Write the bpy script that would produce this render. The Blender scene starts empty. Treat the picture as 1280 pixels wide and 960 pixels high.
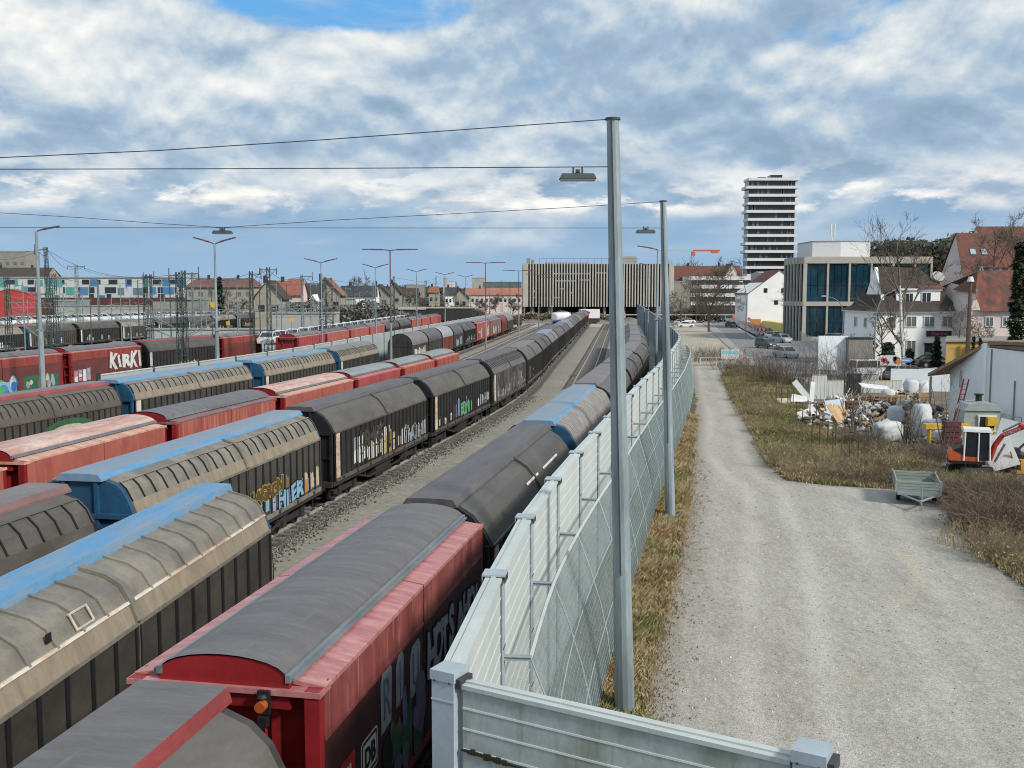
import bpy, bmesh, math, random
from mathutils import Vector, Matrix, Euler
R = math.radians
sc = bpy.context.scene
col = sc.collection
random.seed(7)

# ---------------- camera ----------------
F = 1250.0; H = 8.9; VH = 366.0
P = math.atan((480 - VH) / F)
cam = bpy.data.cameras.new('camera'); cam.sensor_width = 36; cam.sensor_fit = 'HORIZONTAL'
cam.lens = 36 * F / 1280; cam.clip_start = .1; cam.clip_end = 6000
co = bpy.data.objects.new('camera', cam); col.objects.link(co)
co.location = (0, 0, H); co.rotation_euler = (R(90) - P, 0, 0)
sc.camera = co

# ---------------- sky + sun ----------------
SUN_AZ, SUN_EL = 130.0, 36.0
w = bpy.data.worlds.new('World'); sc.world = w; w.use_nodes = True
nt = w.node_tree; N = nt.nodes; Lk = nt.links
for n in list(N): N.remove(n)
def nd(t, **k):
    n = N.new(t)
    for a, b in k.items(): setattr(n, a, b)
    return n
def mth(op, a, b=None, c=None, clamp=False):
    n = nd('ShaderNodeMath', operation=op, use_clamp=clamp)
    for i, x in enumerate((a, b, c)):
        if x is None: continue
        if isinstance(x, (int, float)): n.inputs[i].default_value = x
        else: Lk.new(x, n.inputs[i])
    return n.outputs[0]
def smooth(x, a, b):
    n = nd('ShaderNodeMapRange', interpolation_type='SMOOTHSTEP')
    Lk.new(x, n.inputs[0]); n.inputs[1].default_value = a; n.inputs[2].default_value = b
    return n.outputs[0]
def mixc(f, a, b):
    n = nd('ShaderNodeMix', data_type='RGBA')
    Lk.new(f, n.inputs[0])
    for i, x in ((6, a), (7, b)):
        if isinstance(x, tuple): n.inputs[i].default_value = (*x, 1)
        else: Lk.new(x, n.inputs[i])
    return n.outputs[2]
def noise(vec, scale, detail=7, rough=.55, dist=0):
    n = nd('ShaderNodeTexNoise'); Lk.new(vec, n.inputs['Vector'])
    n.inputs['Scale'].default_value = scale; n.inputs['Detail'].default_value = detail
    n.inputs['Roughness'].default_value = rough; n.inputs['Distortion'].default_value = dist
    return n.outputs[0]
sky = nd('ShaderNodeTexSky', sky_type='NISHITA', sun_disc=False)
sky.sun_elevation = R(SUN_EL); sky.sun_rotation = R(SUN_AZ); sky.air_density = 1.0; sky.dust_density = .6
bg1 = nd('ShaderNodeBackground'); Lk.new(sky.outputs[0], bg1.inputs[0]); bg1.inputs[1].default_value = .10
tc = nd('ShaderNodeTexCoord'); sep = nd('ShaderNodeSeparateXYZ'); Lk.new(tc.outputs['Generated'], sep.inputs[0])
X, Y, Z = sep.outputs
el = mth('MAXIMUM', Z, 0.0)
def comb(a, b, c=0.0):
    n = nd('ShaderNodeCombineXYZ')
    for i, x in enumerate((a, b, c)):
        if isinstance(x, (int, float)): n.inputs[i].default_value = x
        else: Lk.new(x, n.inputs[i])
    return n.outputs[0]
den = mth('ADD', el, .16)
az = mth('ARCTAN2', X, Y)
px_, py_ = mth('DIVIDE', X, den), mth('DIVIDE', Y, den)
def cl(dz, sc_, seed, det=8, ro=.56, sq=1.3):
    # cloud relief in a sky plane seen at a slant, so that clouds flatten towards the horizon
    e_ = mth('ADD', el, dz)
    k = mth('POWER', e_, .62)
    return noise(comb(mth('MULTIPLY', az, 1.0), mth('MULTIPLY', k, sq), seed), sc_, det, ro, .15)
big = cl(0, 3.2, 5.3, 3, .5); big2 = cl(.03, 3.2, 5.3, 3, .5)
mid = cl(0, 7.4, 11.6, 9, .53); mid2 = cl(.014, 7.4, 11.6, 9, .53)
fin = cl(0, 21, 9.1, 6, .6)
def gauss(a0, e0, sa, se):
    da = mth('DIVIDE', mth('SUBTRACT', az, a0), sa); de = mth('DIVIDE', mth('SUBTRACT', el, e0), se)
    return mth('POWER', 2.718, mth('MULTIPLY', -1.0, mth('ADD', mth('MULTIPLY', da, da), mth('MULTIPLY', de, de))))
hole = gauss(-.20, .262, .13, .022)
h = mth('ADD', mth('MULTIPLY', big, .40), mth('SUBTRACT', mth('ADD', mth('MULTIPLY', mid, .55), mth('MULTIPLY', fin, .14)), mth('MULTIPLY', hole, .33)))
cov = smooth(h, .34, .46)
lit = mth('MULTIPLY', mth('SUBTRACT', mid, mid2), 2.7)
body = smooth(h, .46, .62)
t1 = mth('ADD', mth('ADD', lit, .52), mth('MULTIPLY', mth('SUBTRACT', big, .5), .8), clamp=True)
t1 = mth('SUBTRACT', t1, mth('MULTIPLY', mth('SUBTRACT', 1.0, smooth(el, .07, .15)), .16), clamp=True)
t1 = mth('ADD', t1, mth('MULTIPLY', mth('SUBTRACT', fin, .5), .14), clamp=True)
r = nd('ShaderNodeValToRGB'); ee = r.color_ramp.elements
ee[0].position = .12; ee[0].color = (.26, .375, .505, 1); ee[1].position = .98; ee[1].color = (.92, .91, .87, 1)
k_ = ee.new(.36); k_.color = (.345, .47, .61, 1); k_ = ee.new(.64); k_.color = (.60, .67, .72, 1)
Lk.new(t1, r.inputs[0]); colA = r.outputs[0]
# bank of small bright topped cumulus low down
cum = noise(comb(az, mth('MULTIPLY', el, 2.6), 4.4), 8.0, 9, .58, .1); cum2 = noise(comb(az, mth('MULTIPLY', mth('ADD', el, .010), 2.6), 4.4), 8.0, 9, .58, .1)
low = mth('MULTIPLY', smooth(el, .066, .086), mth('SUBTRACT', 1.0, smooth(el, .085, .14)))
covB = mth('MULTIPLY', smooth(mth('ADD', cum, mth('MULTIPLY', smooth(az, -.1, .3), .05)), .47, .54), low)
tB = mth('ADD', mth('MULTIPLY', mth('SUBTRACT', cum, cum2), 4.5), .55, clamp=True)
colB = mixc(tB, (.33, .44, .57), (.95, .93, .88))
cA = mth('MULTIPLY', cov, smooth(mth('ADD', el, mth('MULTIPLY', mth('SUBTRACT', big, .5), .16)), .045, .125))
base = mixc(smooth(el, .16, .26), mixc(smooth(el, .0, .11), (.31, .47, .65), (.235, .39, .58)), (.14, .40, .76))
st = smooth(noise(comb(az, mth('MULTIPLY', el, 7.0), 6.6), 4.5, 7, .6, .2), .46, .70)
base = mixc(mth('MULTIPLY', mth('MULTIPLY', st, .75), smooth(el, .02, .06)), base, (.43, .54, .66))
c1 = mixc(cA, base, colA)
c2 = mixc(covB, c1, colB)
bg2 = nd('ShaderNodeBackground'); Lk.new(c2, bg2.inputs[0]); bg2.inputs[1].default_value = 1.0
allcov = mth('MAXIMUM', mth('MAXIMUM', cA, covB), mth('SUBTRACT', 1.0, smooth(el, .28, .36)))
mx = nd('ShaderNodeMixShader'); Lk.new(allcov, mx.inputs[0]); Lk.new(bg1.outputs[0], mx.inputs[1]); Lk.new(bg2.outputs[0], mx.inputs[2])
wo = nd('ShaderNodeOutputWorld'); Lk.new(mx.outputs[0], wo.inputs[0])
sl = bpy.data.lights.new('sun', 'SUN'); sl.energy = 3.3; sl.angle = R(9); sl.color = (1, .93, .82)
so = bpy.data.objects.new('sun', sl); col.objects.link(so)
sd = Vector((math.sin(R(SUN_AZ)) * math.cos(R(SUN_EL)), math.cos(R(SUN_AZ)) * math.cos(R(SUN_EL)), math.sin(R(SUN_EL))))
so.rotation_euler = sd.to_track_quat('Z', 'Y').to_euler()
so.location = (30, -30, 60)
sc.view_settings.view_transform = 'Standard'; sc.view_settings.look = 'None'
sc.view_settings.exposure = 0.12; sc.view_settings.gamma = 1
sc.render.film_transparent = False
try:
    sc.cycles.use_denoising = True; sc.cycles.max_bounces = 6; sc.cycles.caustics_reflective = False
    sc.cycles.use_adaptive_sampling = True; sc.cycles.adaptive_threshold = .008
    sc.cycles.denoising_input_passes = 'RGB_ALBEDO_NORMAL'; sc.cycles.denoising_prefilter = 'ACCURATE'; sc.cycles.filter_width = 1.05
except Exception: pass

# ---------------- measuring: where a sight line meets a level / a depth ----------------
def pz(u, v, z=0.0):
    a = (480 - v) / F; b = (u - 640) / F
    fy = math.cos(P) + a * math.sin(P); dz = -math.sin(P) + a * math.cos(P)
    t = (z - H) / dz
    return (b * t, fy * t)
def py(u, v, Yd):
    a = (480 - v) / F; b = (u - 640) / F
    fy = math.cos(P) + a * math.sin(P); dz = -math.sin(P) + a * math.cos(P)
    t = Yd / fy
    return (b * t, Yd, H + dz * t)

# ---------------- materials ----------------
MATS = {}
def mat(name, c, c2=None, scale=3.0, stretch=(1, 1, 1), rough=.6, bump=0.0, bscale=None, metallic=0.0, detail=6,
        c3=None, lo=.35, hi=.65, rand=0.0, spec=.5, coord='Object', fine=0.0, grit=0.0, streak=None, attr=None, emit=None):
    if name in MATS: return MATS[name]
    m = bpy.data.materials.new(name); m.use_nodes = True; MATS[name] = m
    t = m.node_tree; b = t.nodes['Principled BSDF']
    b.inputs['Roughness'].default_value = rough; b.inputs['Metallic'].default_value = metallic
    b.inputs['Specular IOR Level'].default_value = spec
    m.diffuse_color = (*c, 1)
    if emit:
        b.inputs['Emission Color'].default_value = (*emit[:3], 1); b.inputs['Emission Strength'].default_value = emit[3]
    if c2 is None: c2 = tuple(x * .82 for x in c)
    tc = t.nodes.new('ShaderNodeTexCoord'); mp = t.nodes.new('ShaderNodeMapping')
    mp.inputs['Scale'].default_value = stretch
    t.links.new(tc.outputs[coord], mp.inputs[0])
    vec = mp.outputs[0]
    oi = t.nodes.new('ShaderNodeObjectInfo')
    va = t.nodes.new('ShaderNodeVectorMath'); va.operation = 'ADD'
    vm = t.nodes.new('ShaderNodeVectorMath'); vm.operation = 'SCALE'; vm.inputs['Scale'].default_value = 37.0
    cx = t.nodes.new('ShaderNodeCombineXYZ')
    for i in range(3): t.links.new(oi.outputs['Random'], cx.inputs[i])
    t.links.new(cx.outputs[0], vm.inputs[0]); t.links.new(vec, va.inputs[0]); t.links.new(vm.outputs[0], va.inputs[1])
    n = t.nodes.new('ShaderNodeTexNoise'); n.inputs['Scale'].default_value = scale; n.inputs['Detail'].default_value = detail
    n.inputs['Roughness'].default_value = .62
    t.links.new(va.outputs[0], n.inputs['Vector'])
    r = t.nodes.new('ShaderNodeValToRGB'); e = r.color_ramp.elements
    e[0].position = lo; e[0].color = (*c2, 1); e[1].position = hi; e[1].color = (*c, 1)
    if c3:
        k = e.new((lo + hi) / 2 + .12); k.color = (*c3, 1)
    t.links.new(n.outputs[0], r.inputs[0])
    out = r.outputs[0]
    if fine:
        nf = t.nodes.new('ShaderNodeTexNoise'); nf.inputs['Scale'].default_value = scale * 14; nf.inputs['Detail'].default_value = 4
        t.links.new(va.outputs[0], nf.inputs['Vector'])
        mr = t.nodes.new('ShaderNodeMapRange'); mr.inputs[1].default_value = .3; mr.inputs[2].default_value = .7
        mr.inputs[3].default_value = 1 - fine; mr.inputs[4].default_value = 1 + fine
        t.links.new(nf.outputs[0], mr.inputs[0])
        vs = t.nodes.new('ShaderNodeVectorMath'); vs.operation = 'SCALE'
        t.links.new(out, vs.inputs[0]); t.links.new(mr.outputs[0], vs.inputs['Scale']); out = vs.outputs[0]
    for st_ in (streak or ()):      # runs of dirt or dust with a direction of their own: (colour, stretch, amount, threshold)
        c_, s3, am, th_ = st_
        m2 = t.nodes.new('ShaderNodeMapping'); m2.inputs['Scale'].default_value = s3; t.links.new(tc.outputs[coord], m2.inputs[0])
        v2 = t.nodes.new('ShaderNodeVectorMath'); v2.operation = 'ADD'; t.links.new(m2.outputs[0], v2.inputs[0]); t.links.new(vm.outputs[0], v2.inputs[1])
        ns = t.nodes.new('ShaderNodeTexNoise'); ns.inputs['Scale'].default_value = 1; ns.inputs['Detail'].default_value = 8; ns.inputs['Roughness'].default_value = .68
        t.links.new(v2.outputs[0], ns.inputs['Vector'])
        mr = t.nodes.new('ShaderNodeMapRange'); mr.inputs[1].default_value = th_; mr.inputs[2].default_value = th_ + .16; mr.inputs[4].default_value = am
        t.links.new(ns.outputs[0], mr.inputs[0]); mm_ = t.nodes.new('ShaderNodeMix'); mm_.data_type = 'RGBA'
        t.links.new(mr.outputs[0], mm_.inputs[0]); t.links.new(out, mm_.inputs[6]); mm_.inputs[7].default_value = (*c_, 1); out = mm_.outputs[2]
    for an_, c_, am in (attr or ()):
        at = t.nodes.new('ShaderNodeAttribute'); at.attribute_name = an_
        mu = t.nodes.new('ShaderNodeMath'); mu.operation = 'MULTIPLY'; mu.use_clamp = True; t.links.new(at.outputs['Fac'], mu.inputs[0])
        m3 = t.nodes.new('ShaderNodeMapRange'); m3.inputs[1].default_value = .35; m3.inputs[2].default_value = .6; m3.inputs[3].default_value = am * .35; m3.inputs[4].default_value = am; t.links.new(n.outputs[0], m3.inputs[0]); t.links.new(m3.outputs[0], mu.inputs[1])
        mm_ = t.nodes.new('ShaderNodeMix'); mm_.data_type = 'RGBA'; t.links.new(mu.outputs[0], mm_.inputs[0]); t.links.new(out, mm_.inputs[6]); mm_.inputs[7].default_value = (*c_, 1); out = mm_.outputs[2]
    if grit:
        nf = t.nodes.new('ShaderNodeTexVoronoi'); nf.inputs['Scale'].default_value = 26; nf.inputs['Randomness'].default_value = 1
        t.links.new(tc.outputs[coord], nf.inputs['Vector'])
        sp = t.nodes.new('ShaderNodeSeparateColor'); t.links.new(nf.outputs['Color'], sp.inputs[0])
        mr = t.nodes.new('ShaderNodeMapRange'); mr.inputs[3].default_value = 1 - grit; mr.inputs[4].default_value = 1 + grit
        t.links.new(sp.outputs[0], mr.inputs[0])
        vs = t.nodes.new('ShaderNodeVectorMath'); vs.operation = 'SCALE'
        t.links.new(out, vs.inputs[0]); t.links.new(mr.outputs[0], vs.inputs['Scale']); out = vs.outputs[0]
    if rand:
        hs = t.nodes.new('ShaderNodeHueSaturation')
        mr = t.nodes.new('ShaderNodeMapRange'); mr.inputs[3].default_value = 1 - rand; mr.inputs[4].default_value = 1 + rand
        t.links.new(oi.outputs['Random'], mr.inputs[0]); t.links.new(mr.outputs[0], hs.inputs['Value'])
        t.links.new(out, hs.inputs['Color']); out = hs.outputs[0]
    t.links.new(out, b.inputs['Base Color'])
    if bump:
        bn = t.nodes.new('ShaderNodeTexNoise'); bn.inputs['Scale'].default_value = bscale or scale * 6; bn.inputs['Detail'].default_value = 6
        t.links.new(va.outputs[0], bn.inputs['Vector'])
        bp = t.nodes.new('ShaderNodeBump'); bp.inputs['Strength'].default_value = min(1, bump); bp.inputs['Distance'].default_value = .05 * max(1, bump)
        t.links.new(bn.outputs[0], bp.inputs['Height']); t.links.new(bp.outputs[0], b.inputs['Normal'])
    return m

# ---------------- mesh building ----------------
class MB:
    def __init__(s): s.v = []; s.f = []; s.m = []; s.cur = 0
    def poly(s, pts, mi=None):
        k = len(s.v); s.v += [tuple(p) for p in pts]; s.f.append(tuple(range(k, k + len(pts)))); s.m.append(s.cur if mi is None else mi)
    def box(s, c, d, rz=0.0, rx=0.0, ry=0.0, mi=None, taper=1.0):
        h = [x / 2 for x in d]
        M = Euler((rx, ry, rz)).to_matrix() if (rz or rx or ry) else None
        k = len(s.v)
        for sz in (-1, 1):
            q = taper if sz > 0 else 1
            for sx, sy in ((-1, -1), (1, -1), (1, 1), (-1, 1)):
                p = Vector((sx * h[0] * q, sy * h[1] * q, sz * h[2]))
                if M: p = M @ p
                s.v.append((p.x + c[0], p.y + c[1], p.z + c[2]))
        for f in ((3, 2, 1, 0), (4, 5, 6, 7), (0, 1, 5, 4), (1, 2, 6, 5), (2, 3, 7, 6), (3, 0, 4, 7)):
            s.f.append(tuple(k + i for i in f)); s.m.append(s.cur if mi is None else mi)
    def b2(s, x0, x1, y0, y1, z0, z1, mi=None):
        s.box(((x0 + x1) / 2, (y0 + y1) / 2, (z0 + z1) / 2), (abs(x1 - x0), abs(y1 - y0), abs(z1 - z0)), mi=mi)
    def tube(s, a, b, r0, r1=None, n=6, cap=True, mi=None):
        r1 = r0 if r1 is None else r1
        a = Vector(a); b = Vector(b); d = b - a
        if d.length < 1e-6: return
        d.normalize(); u = d.orthogonal().normalized(); w_ = d.cross(u)
        k = len(s.v)
        for p, r in ((a, r0), (b, r1)):
            for i in range(n):
                t = 2 * math.pi * i / n; q = p + (u * math.cos(t) + w_ * math.sin(t)) * r
                s.v.append(tuple(q))
        mi = s.cur if mi is None else mi
        for i in range(n):
            j = (i + 1) % n; s.f.append((k + i, k + j, k + n + j, k + n + i)); s.m.append(mi)
        if cap:
            s.f.append(tuple(k + i for i in range(n - 1, -1, -1))); s.m.append(mi)
            s.f.append(tuple(k + n + i for i in range(n))); s.m.append(mi)
    def path(s, pts, r, n=5, mi=None, r1=None):
        for i in range(len(pts) - 1):
            ra = r if r1 is None else r + (r1 - r) * i / (len(pts) - 1)
            rb = r if r1 is None else r + (r1 - r) * (i + 1) / (len(pts) - 1)
            s.tube(pts[i], pts[i + 1], ra, rb, n, True, mi)
    def loft(s, prof, y0, y1, axis='y', mi=None, close=False, n=1, caps=False):
        """sheet (or closed prism) of the (x,z) profile swept along y"""
        mi = s.cur if mi is None else mi
        k = len(s.v); m = len(prof)
        for j in range(n + 1):
            yy = y0 + (y1 - y0) * j / n
            for (x, z) in prof: s.v.append((x, yy, z) if axis == 'y' else (yy, x, z))
        for j in range(n):
            for i in range(m if close else m - 1):
                i2 = (i + 1) % m; a = k + j * m
                s.f.append((a + i, a + i2, a + m + i2, a + m + i)); s.m.append(mi)
        if caps:
            s.f.append(tuple(k + i for i in range(m))); s.m.append(mi)
            s.f.append(tuple(k + n * m + i for i in range(m - 1, -1, -1))); s.m.append(mi)
    def prism(s, pts2, z0, z1, mi=None):
        """polygon in xy extruded in z"""
        mi = s.cur if mi is None else mi
        k = len(s.v); m = len(pts2)
        for z in (z0, z1):
            for x, y in pts2: s.v.append((x, y, z))
        for i in range(m):
            j = (i + 1) % m; s.f.append((k + i, k + j, k + m + j, k + m + i)); s.m.append(mi)
        s.f.append(tuple(k + i for i in range(m - 1, -1, -1))); s.m.append(mi)
        s.f.append(tuple(k + m + i for i in range(m))); s.m.append(mi)
    def mesh(s, name, mats, smooth_=False, fix=True):
        me = bpy.data.meshes.new(name); me.from_pydata(s.v, [], s.f)
        if not isinstance(mats, (list, tuple)): mats = [mats]
        for m in mats: me.materials.append(m)
        if len(mats) > 1: me.polygons.foreach_set('material_index', s.m)
        if fix:
            bm = bmesh.new(); bm.from_mesh(me); bmesh.ops.recalc_face_normals(bm, faces=bm.faces); bm.to_mesh(me); bm.free()
        if smooth_: me.polygons.foreach_set('use_smooth', [True] * len(me.polygons))
        me.update(); return me
    def build(s, name, mats, parent=None, smooth_=False, fix=True, **k):
        return link(name, s.mesh(name, mats, smooth_, fix), parent, **k)
def link(name, data, parent=None, loc=None, rz=None, label=None):
    o = bpy.data.objects.new(name, data); col.objects.link(o)
    if parent: o.parent = parent
    if loc: o.location = loc
    if rz is not None: o.rotation_euler = (0, 0, rz)
    if label: o['label'] = label
    return o
def tag(o, label=None, cat=None, group=None, kind=None):
    if label: o['label'] = label
    if cat: o['category'] = cat
    if group: o['group'] = group
    if kind: o['kind'] = kind
    return o
def thing(name, label, cat, loc=(0, 0, 0), rz=0.0, group=None, s=None):
    o = bpy.data.objects.new(name, None); col.objects.link(o); o.location = loc; o.rotation_euler = (0, 0, rz)
    o.empty_display_size = .3
    if s: o.scale = s
    return tag(o, label, cat, group)
def kids(o): return list(o.children)
def dup(root, loc, rz=None, label=None, group=None, scale=None, rot=None):
    r = root.copy(); col.objects.link(r); r.location = loc
    if rz is not None: r.rotation_euler = (0, 0, rz)
    if rot: r.rotation_euler = rot
    if scale: r.scale = scale if isinstance(scale, tuple) else (scale,) * 3
    if label: r['label'] = label
    if group: r['group'] = group
    for ch in kids(root):
        c = ch.copy(); col.objects.link(c); c.parent = r
        for g in kids(ch):
            d = g.copy(); col.objects.link(d); d.parent = c
    return r
def struct(name, pts, m, z, thick=None):
    mb = MB()
    if thick: mb.prism(pts, z - thick, z)
    else: mb.poly([(x, y, z) for x, y in pts])
    o = mb.build(name, m, fix=bool(thick))
    if not thick and o.data.polygons[0].normal.z < 0: o.data.flip_normals()
    return tag(o, kind='structure')
def text_mesh(s, size, m, parent, loc, rot, name='lettering', bold=0.0, ext=.004, sx=1.0, center=True):
    cu = bpy.data.curves.new(name, 'FONT'); cu.body = s; cu.size = size; cu.extrude = ext; cu.offset = bold
    cu.resolution_u = 3
    if center: cu.align_x = 'CENTER'
    o = bpy.data.objects.new(name, cu); col.objects.link(o)
    bpy.context.view_layer.update()
    me = bpy.data.meshes.new_from_object(o.evaluated_get(bpy.context.evaluated_depsgraph_get()))
    bpy.data.objects.remove(o); bpy.data.curves.remove(cu)
    me.materials.clear(); me.materials.append(m)
    q = link(name, me, parent, loc); q.rotation_euler = rot; q.scale = (sx, 1, 1)
    return q
def spline(pts, y):
    """smooth x(y) through points sorted by y"""
    if y <= pts[0][0]: i = 0; 
    elif y >= pts[-1][0]: i = len(pts) - 2
    else:
        i = max(k for k in range(len(pts) - 1) if pts[k][0] <= y)
    def sl_(k):
        if k <= 0: return (pts[1][1] - pts[0][1]) / (pts[1][0] - pts[0][0])
        if k >= len(pts) - 1: return (pts[-1][1] - pts[-2][1]) / (pts[-1][0] - pts[-2][0])
        return (pts[k + 1][1] - pts[k - 1][1]) / (pts[k + 1][0] - pts[k - 1][0])
    h = pts[i + 1][0] - pts[i][0]; t = (y - pts[i][0]) / h
    if t < 0: return pts[i][1] + sl_(i) * (y - pts[i][0])
    if t > 1: return pts[i + 1][1] + sl_(i + 1) * (y - pts[i + 1][0])
    m0, m1 = sl_(i) * h, sl_(i + 1) * h
    return (2 * t**3 - 3 * t * t + 1) * pts[i][1] + (t**3 - 2 * t * t + t) * m0 + (-2 * t**3 + 3 * t * t) * pts[i + 1][1] + (t**3 - t * t) * m1

# ======================= GROUND =======================
T3P = [(-5, -16.2), (24, -11.3), (39.3, -8.85), (54, -5.9), (69.5, -2.75), (84.5, -.15), (99, 1.6), (113, 2.95), (130, 4.7), (157, 7.6), (200, 12.0), (284, 20.8), (340, 26.6)]
T2P = [(34, .6), (45, 1.5), (60, 2.9), (75, 4.4), (89.65, 5.9), (130, 10.4), (200, 18.0), (300, 29)]
T1P = [(-5, -6.9), (11.8, -3.85), (22.2, -1.85), (36.6, 1.05), (51.8, 3.9), (65, 6.3), (80, 9.0), (95, 11.6), (120, 14.7), (146, 17.6), (200, 23.4), (262, 30)]
T7BP = [(80, -28.5), (112, -25.5), (146, -22.6), (161, -21.6), (252, -15.3), (331, -6.6), (400, 1.5)]
T7AP = [(40, -47), (75.5, -40), (95, -36.7), (120.8, -31.8), (160, -28), (300, -17)]
T9P = [(90, -78), (139, -70), (228, -61.4), (330, -52)]
fT3 = lambda y: spline(T3P, y)
fT4 = lambda y: fT3(y) - 5.4
fT4b = lambda y: fT3(y) - 10.4
fT5 = lambda y: fT3(y) - 15.4
fT2 = lambda y: spline(T2P, y)
fT1 = lambda y: spline(T1P, y)
fN = lambda y: -8.45 + .095 * (y - 11)
fT7b = lambda y: spline(T7BP, y)
fT7a = lambda y: spline(T7AP, y)
fT8 = lambda y: spline(T7BP, y) - 4.6
fT9 = lambda y: spline(T9P, y)

M_earth = mat('yard_earth', (.25, .235, .205), (.16, .15, .135), scale=.12, detail=10, bump=.4, bscale=6, fine=.18, c3=(.205, .195, .17))
M_gravel = mat('path_gravel', (.42, .40, .36), (.32, .302, .27), scale=.30, stretch=(1.6, .55, 1), detail=14, rough=.97, bump=.5, bscale=30, fine=.13, c3=(.375, .358, .325), lo=.3, hi=.7, grit=.24, streak=[((.24, .215, .18), (.8, .22, 1), .6, .55), ((.47, .455, .425), (1.1, .22, 1), .45, .56)], attr=[('wear', (.50, .48, .44), .7), ('stain', (.47, .41, .29), .8), ('edge', (.20, .175, .14), .7)])
M_sand = mat('sandy_gravel', (.42, .38, .31), (.33, .30, .24), scale=.3, detail=10, rough=.95, fine=.15)
M_asph = mat('asphalt', (.23, .23, .235), (.17, .17, .175), scale=.3, detail=8, rough=.9, fine=.1)
M_pave = mat('paving', (.34, .33, .31), (.26, .25, .24), scale=.5, rough=.9, fine=.1)
M_walk = mat('yard_walkway', (.33, .31, .25), (.24, .225, .18), scale=.25, detail=10, rough=.95, bump=.4, bscale=9, fine=.2, c3=(.255, .245, .215))
M_ballast = mat('track_ballast', (.125, .112, .105), (.045, .04, .038), scale=5, detail=10, rough=.95, bump=1.0, bscale=9, fine=.4)
M_sleeper = mat('concrete_sleeper', (.23, .215, .20), (.14, .13, .12), scale=2, rough=.9)
M_rail = mat('rail_steel', (.50, .46, .44), (.38, .34, .32), scale=2, rough=.4, metallic=.2)
M_grassb = mat('grass_soil', (.135, .125, .06), (.075, .065, .035), scale=.7, detail=10, rough=1, bump=1.2, bscale=5, fine=.3, c3=(.12, .13, .05))

struct('ground', [(-3000, -200), (3000, -200), (3000, 5000), (-3000, 5000)], M_earth, -.03)

# --- gravel path and its neighbours (traced on the ground plane) ---
pathL = [pz(*p) for p in [(802, 893), (826, 790), (850, 690), (862, 620), (866, 560), (871, 500), (866, 475), (862, 457)]]
pathR = [pz(*p) for p in [(907, 457), (903, 475), (916, 500), (938, 540), (958, 580), (985, 601), (1040, 607), (1105, 611), (1165, 616), (1192, 640), (1205, 672), (1240, 702), (1285, 738), (1340, 790)]]
near = [(24, 18), (30, 6), (30, -12), (-.2, -12), (0.6, 9.5), (1.6, 14)]
PL = sorted([(y, x) for x, y in pathL]); PR = sorted([(y, x) for x, y in pathR] + [(12.0, 19.0), (0.0, 24.0)])
def lin(pts, y):
    if y <= pts[0][0]: return pts[0][1]
    for (a, xa), (b_, xb) in zip(pts, pts[1:]):
        if y <= b_: return xa + (xb - xa) * (y - a) / max(1e-6, b_ - a)
    return pts[-1][1]
def pxl(y): return lin([(-12, -.2), (9.5, .6), (14, 1.6)] + PL, y)
def pxr(y): return lin(PR, y)
arc = [pz(*p) for p in ((1105, 685), (1130, 694), (1145, 710), (1148, 728), (1135, 745), (1112, 762))]
arc2 = [pz(*p) for p in ((1055, 835), (1075, 850), (1100, 856))]
def seg_d(p, pl_):
    best = 9
    for (x0, y0), (x1, y1) in zip(pl_, pl_[1:]):
        dx, dy = x1 - x0, y1 - y0; t_ = max(0, min(1, ((p[0] - x0) * dx + (p[1] - y0) * dy) / (dx * dx + dy * dy))); best = min(best, math.hypot(p[0] - x0 - t_ * dx, p[1] - y0 - t_ * dy))
    return best
ys_ = [-12, -4, 2]; y = 6.0
while y < 118: ys_.append(y); y += .22 if y < 30 else (.3 if y < 50 else .8)
yend = min(pathL[-1][1], pathR[0][1]); ys_ = [v for v in ys_ if v < yend] + [yend]
vv, ff, wear, stain, edge_ = [], [], [], [], []; nc = 64; rnd = random.Random(31)
for j, y in enumerate(ys_):
    xl_, xr_ = pxl(y), pxr(y); jl, jr = rnd.gauss(0, .10), rnd.gauss(0, .16)
    mid_ = xl_ + 3.3 + max(0, (y - 45) * 0) if y < 46 else (xl_ + xr_) / 2
    if 36 < y < 56: q_ = (y - 36) / 20; mid_ = (pxl(y) + 3.3) * (1 - q_) + (pxl(y) + min(3.3, (pxr(y) - pxl(y)) / 2)) * q_
    for i in range(nc + 1):
        x = xl_ + jl + (xr_ + jr - xl_ - jl) * i / nc; vv.append((x, y, 0.0))
        wv = 0
        for o_ in (-.85, .85, 3.2, 4.9): wv = max(wv, math.exp(-((x - mid_ - o_ - .15 * math.sin(y * .21 + o_)) / .34) ** 2) * (1 if abs(o_) < 1 else .55))
        wear.append(wv); ds = seg_d((x, y), arc) if 17 < y < 40 else 9; d2 = seg_d((x, y), arc2) if 15 < y < 30 else 9
        stain.append(max(math.exp(-(ds / .16) ** 2), .6 * math.exp(-(d2 / .15) ** 2)))
        edge_.append(max(math.exp(-((x - xl_) / .7) ** 2), math.exp(-((x - xr_) / .9) ** 2)))
for j in range(len(ys_) - 1):
    for i in range(nc): k = j * (nc + 1) + i; ff.append((k, k + 1, k + nc + 2, k + nc + 1))
me = bpy.data.meshes.new('path'); me.from_pydata(vv, [], ff); me.materials.append(M_gravel)
for nm_, da in (('wear', wear), ('stain', stain), ('edge', edge_)):
    at_ = me.attributes.new(nm_, 'FLOAT', 'POINT'); at_.data.foreach_set('value', da)
tag(link('path', me), kind='structure')
vergeR = pathL
struct('grass_verge_soil', [(0.2, 9.5), (.9, 14)] + [(x - .0, y) for x, y in pathL[:-1]] + [(x - 3.2, y) for x, y in pathL[:-1]][::-1], M_grassb, -.015)
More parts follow.
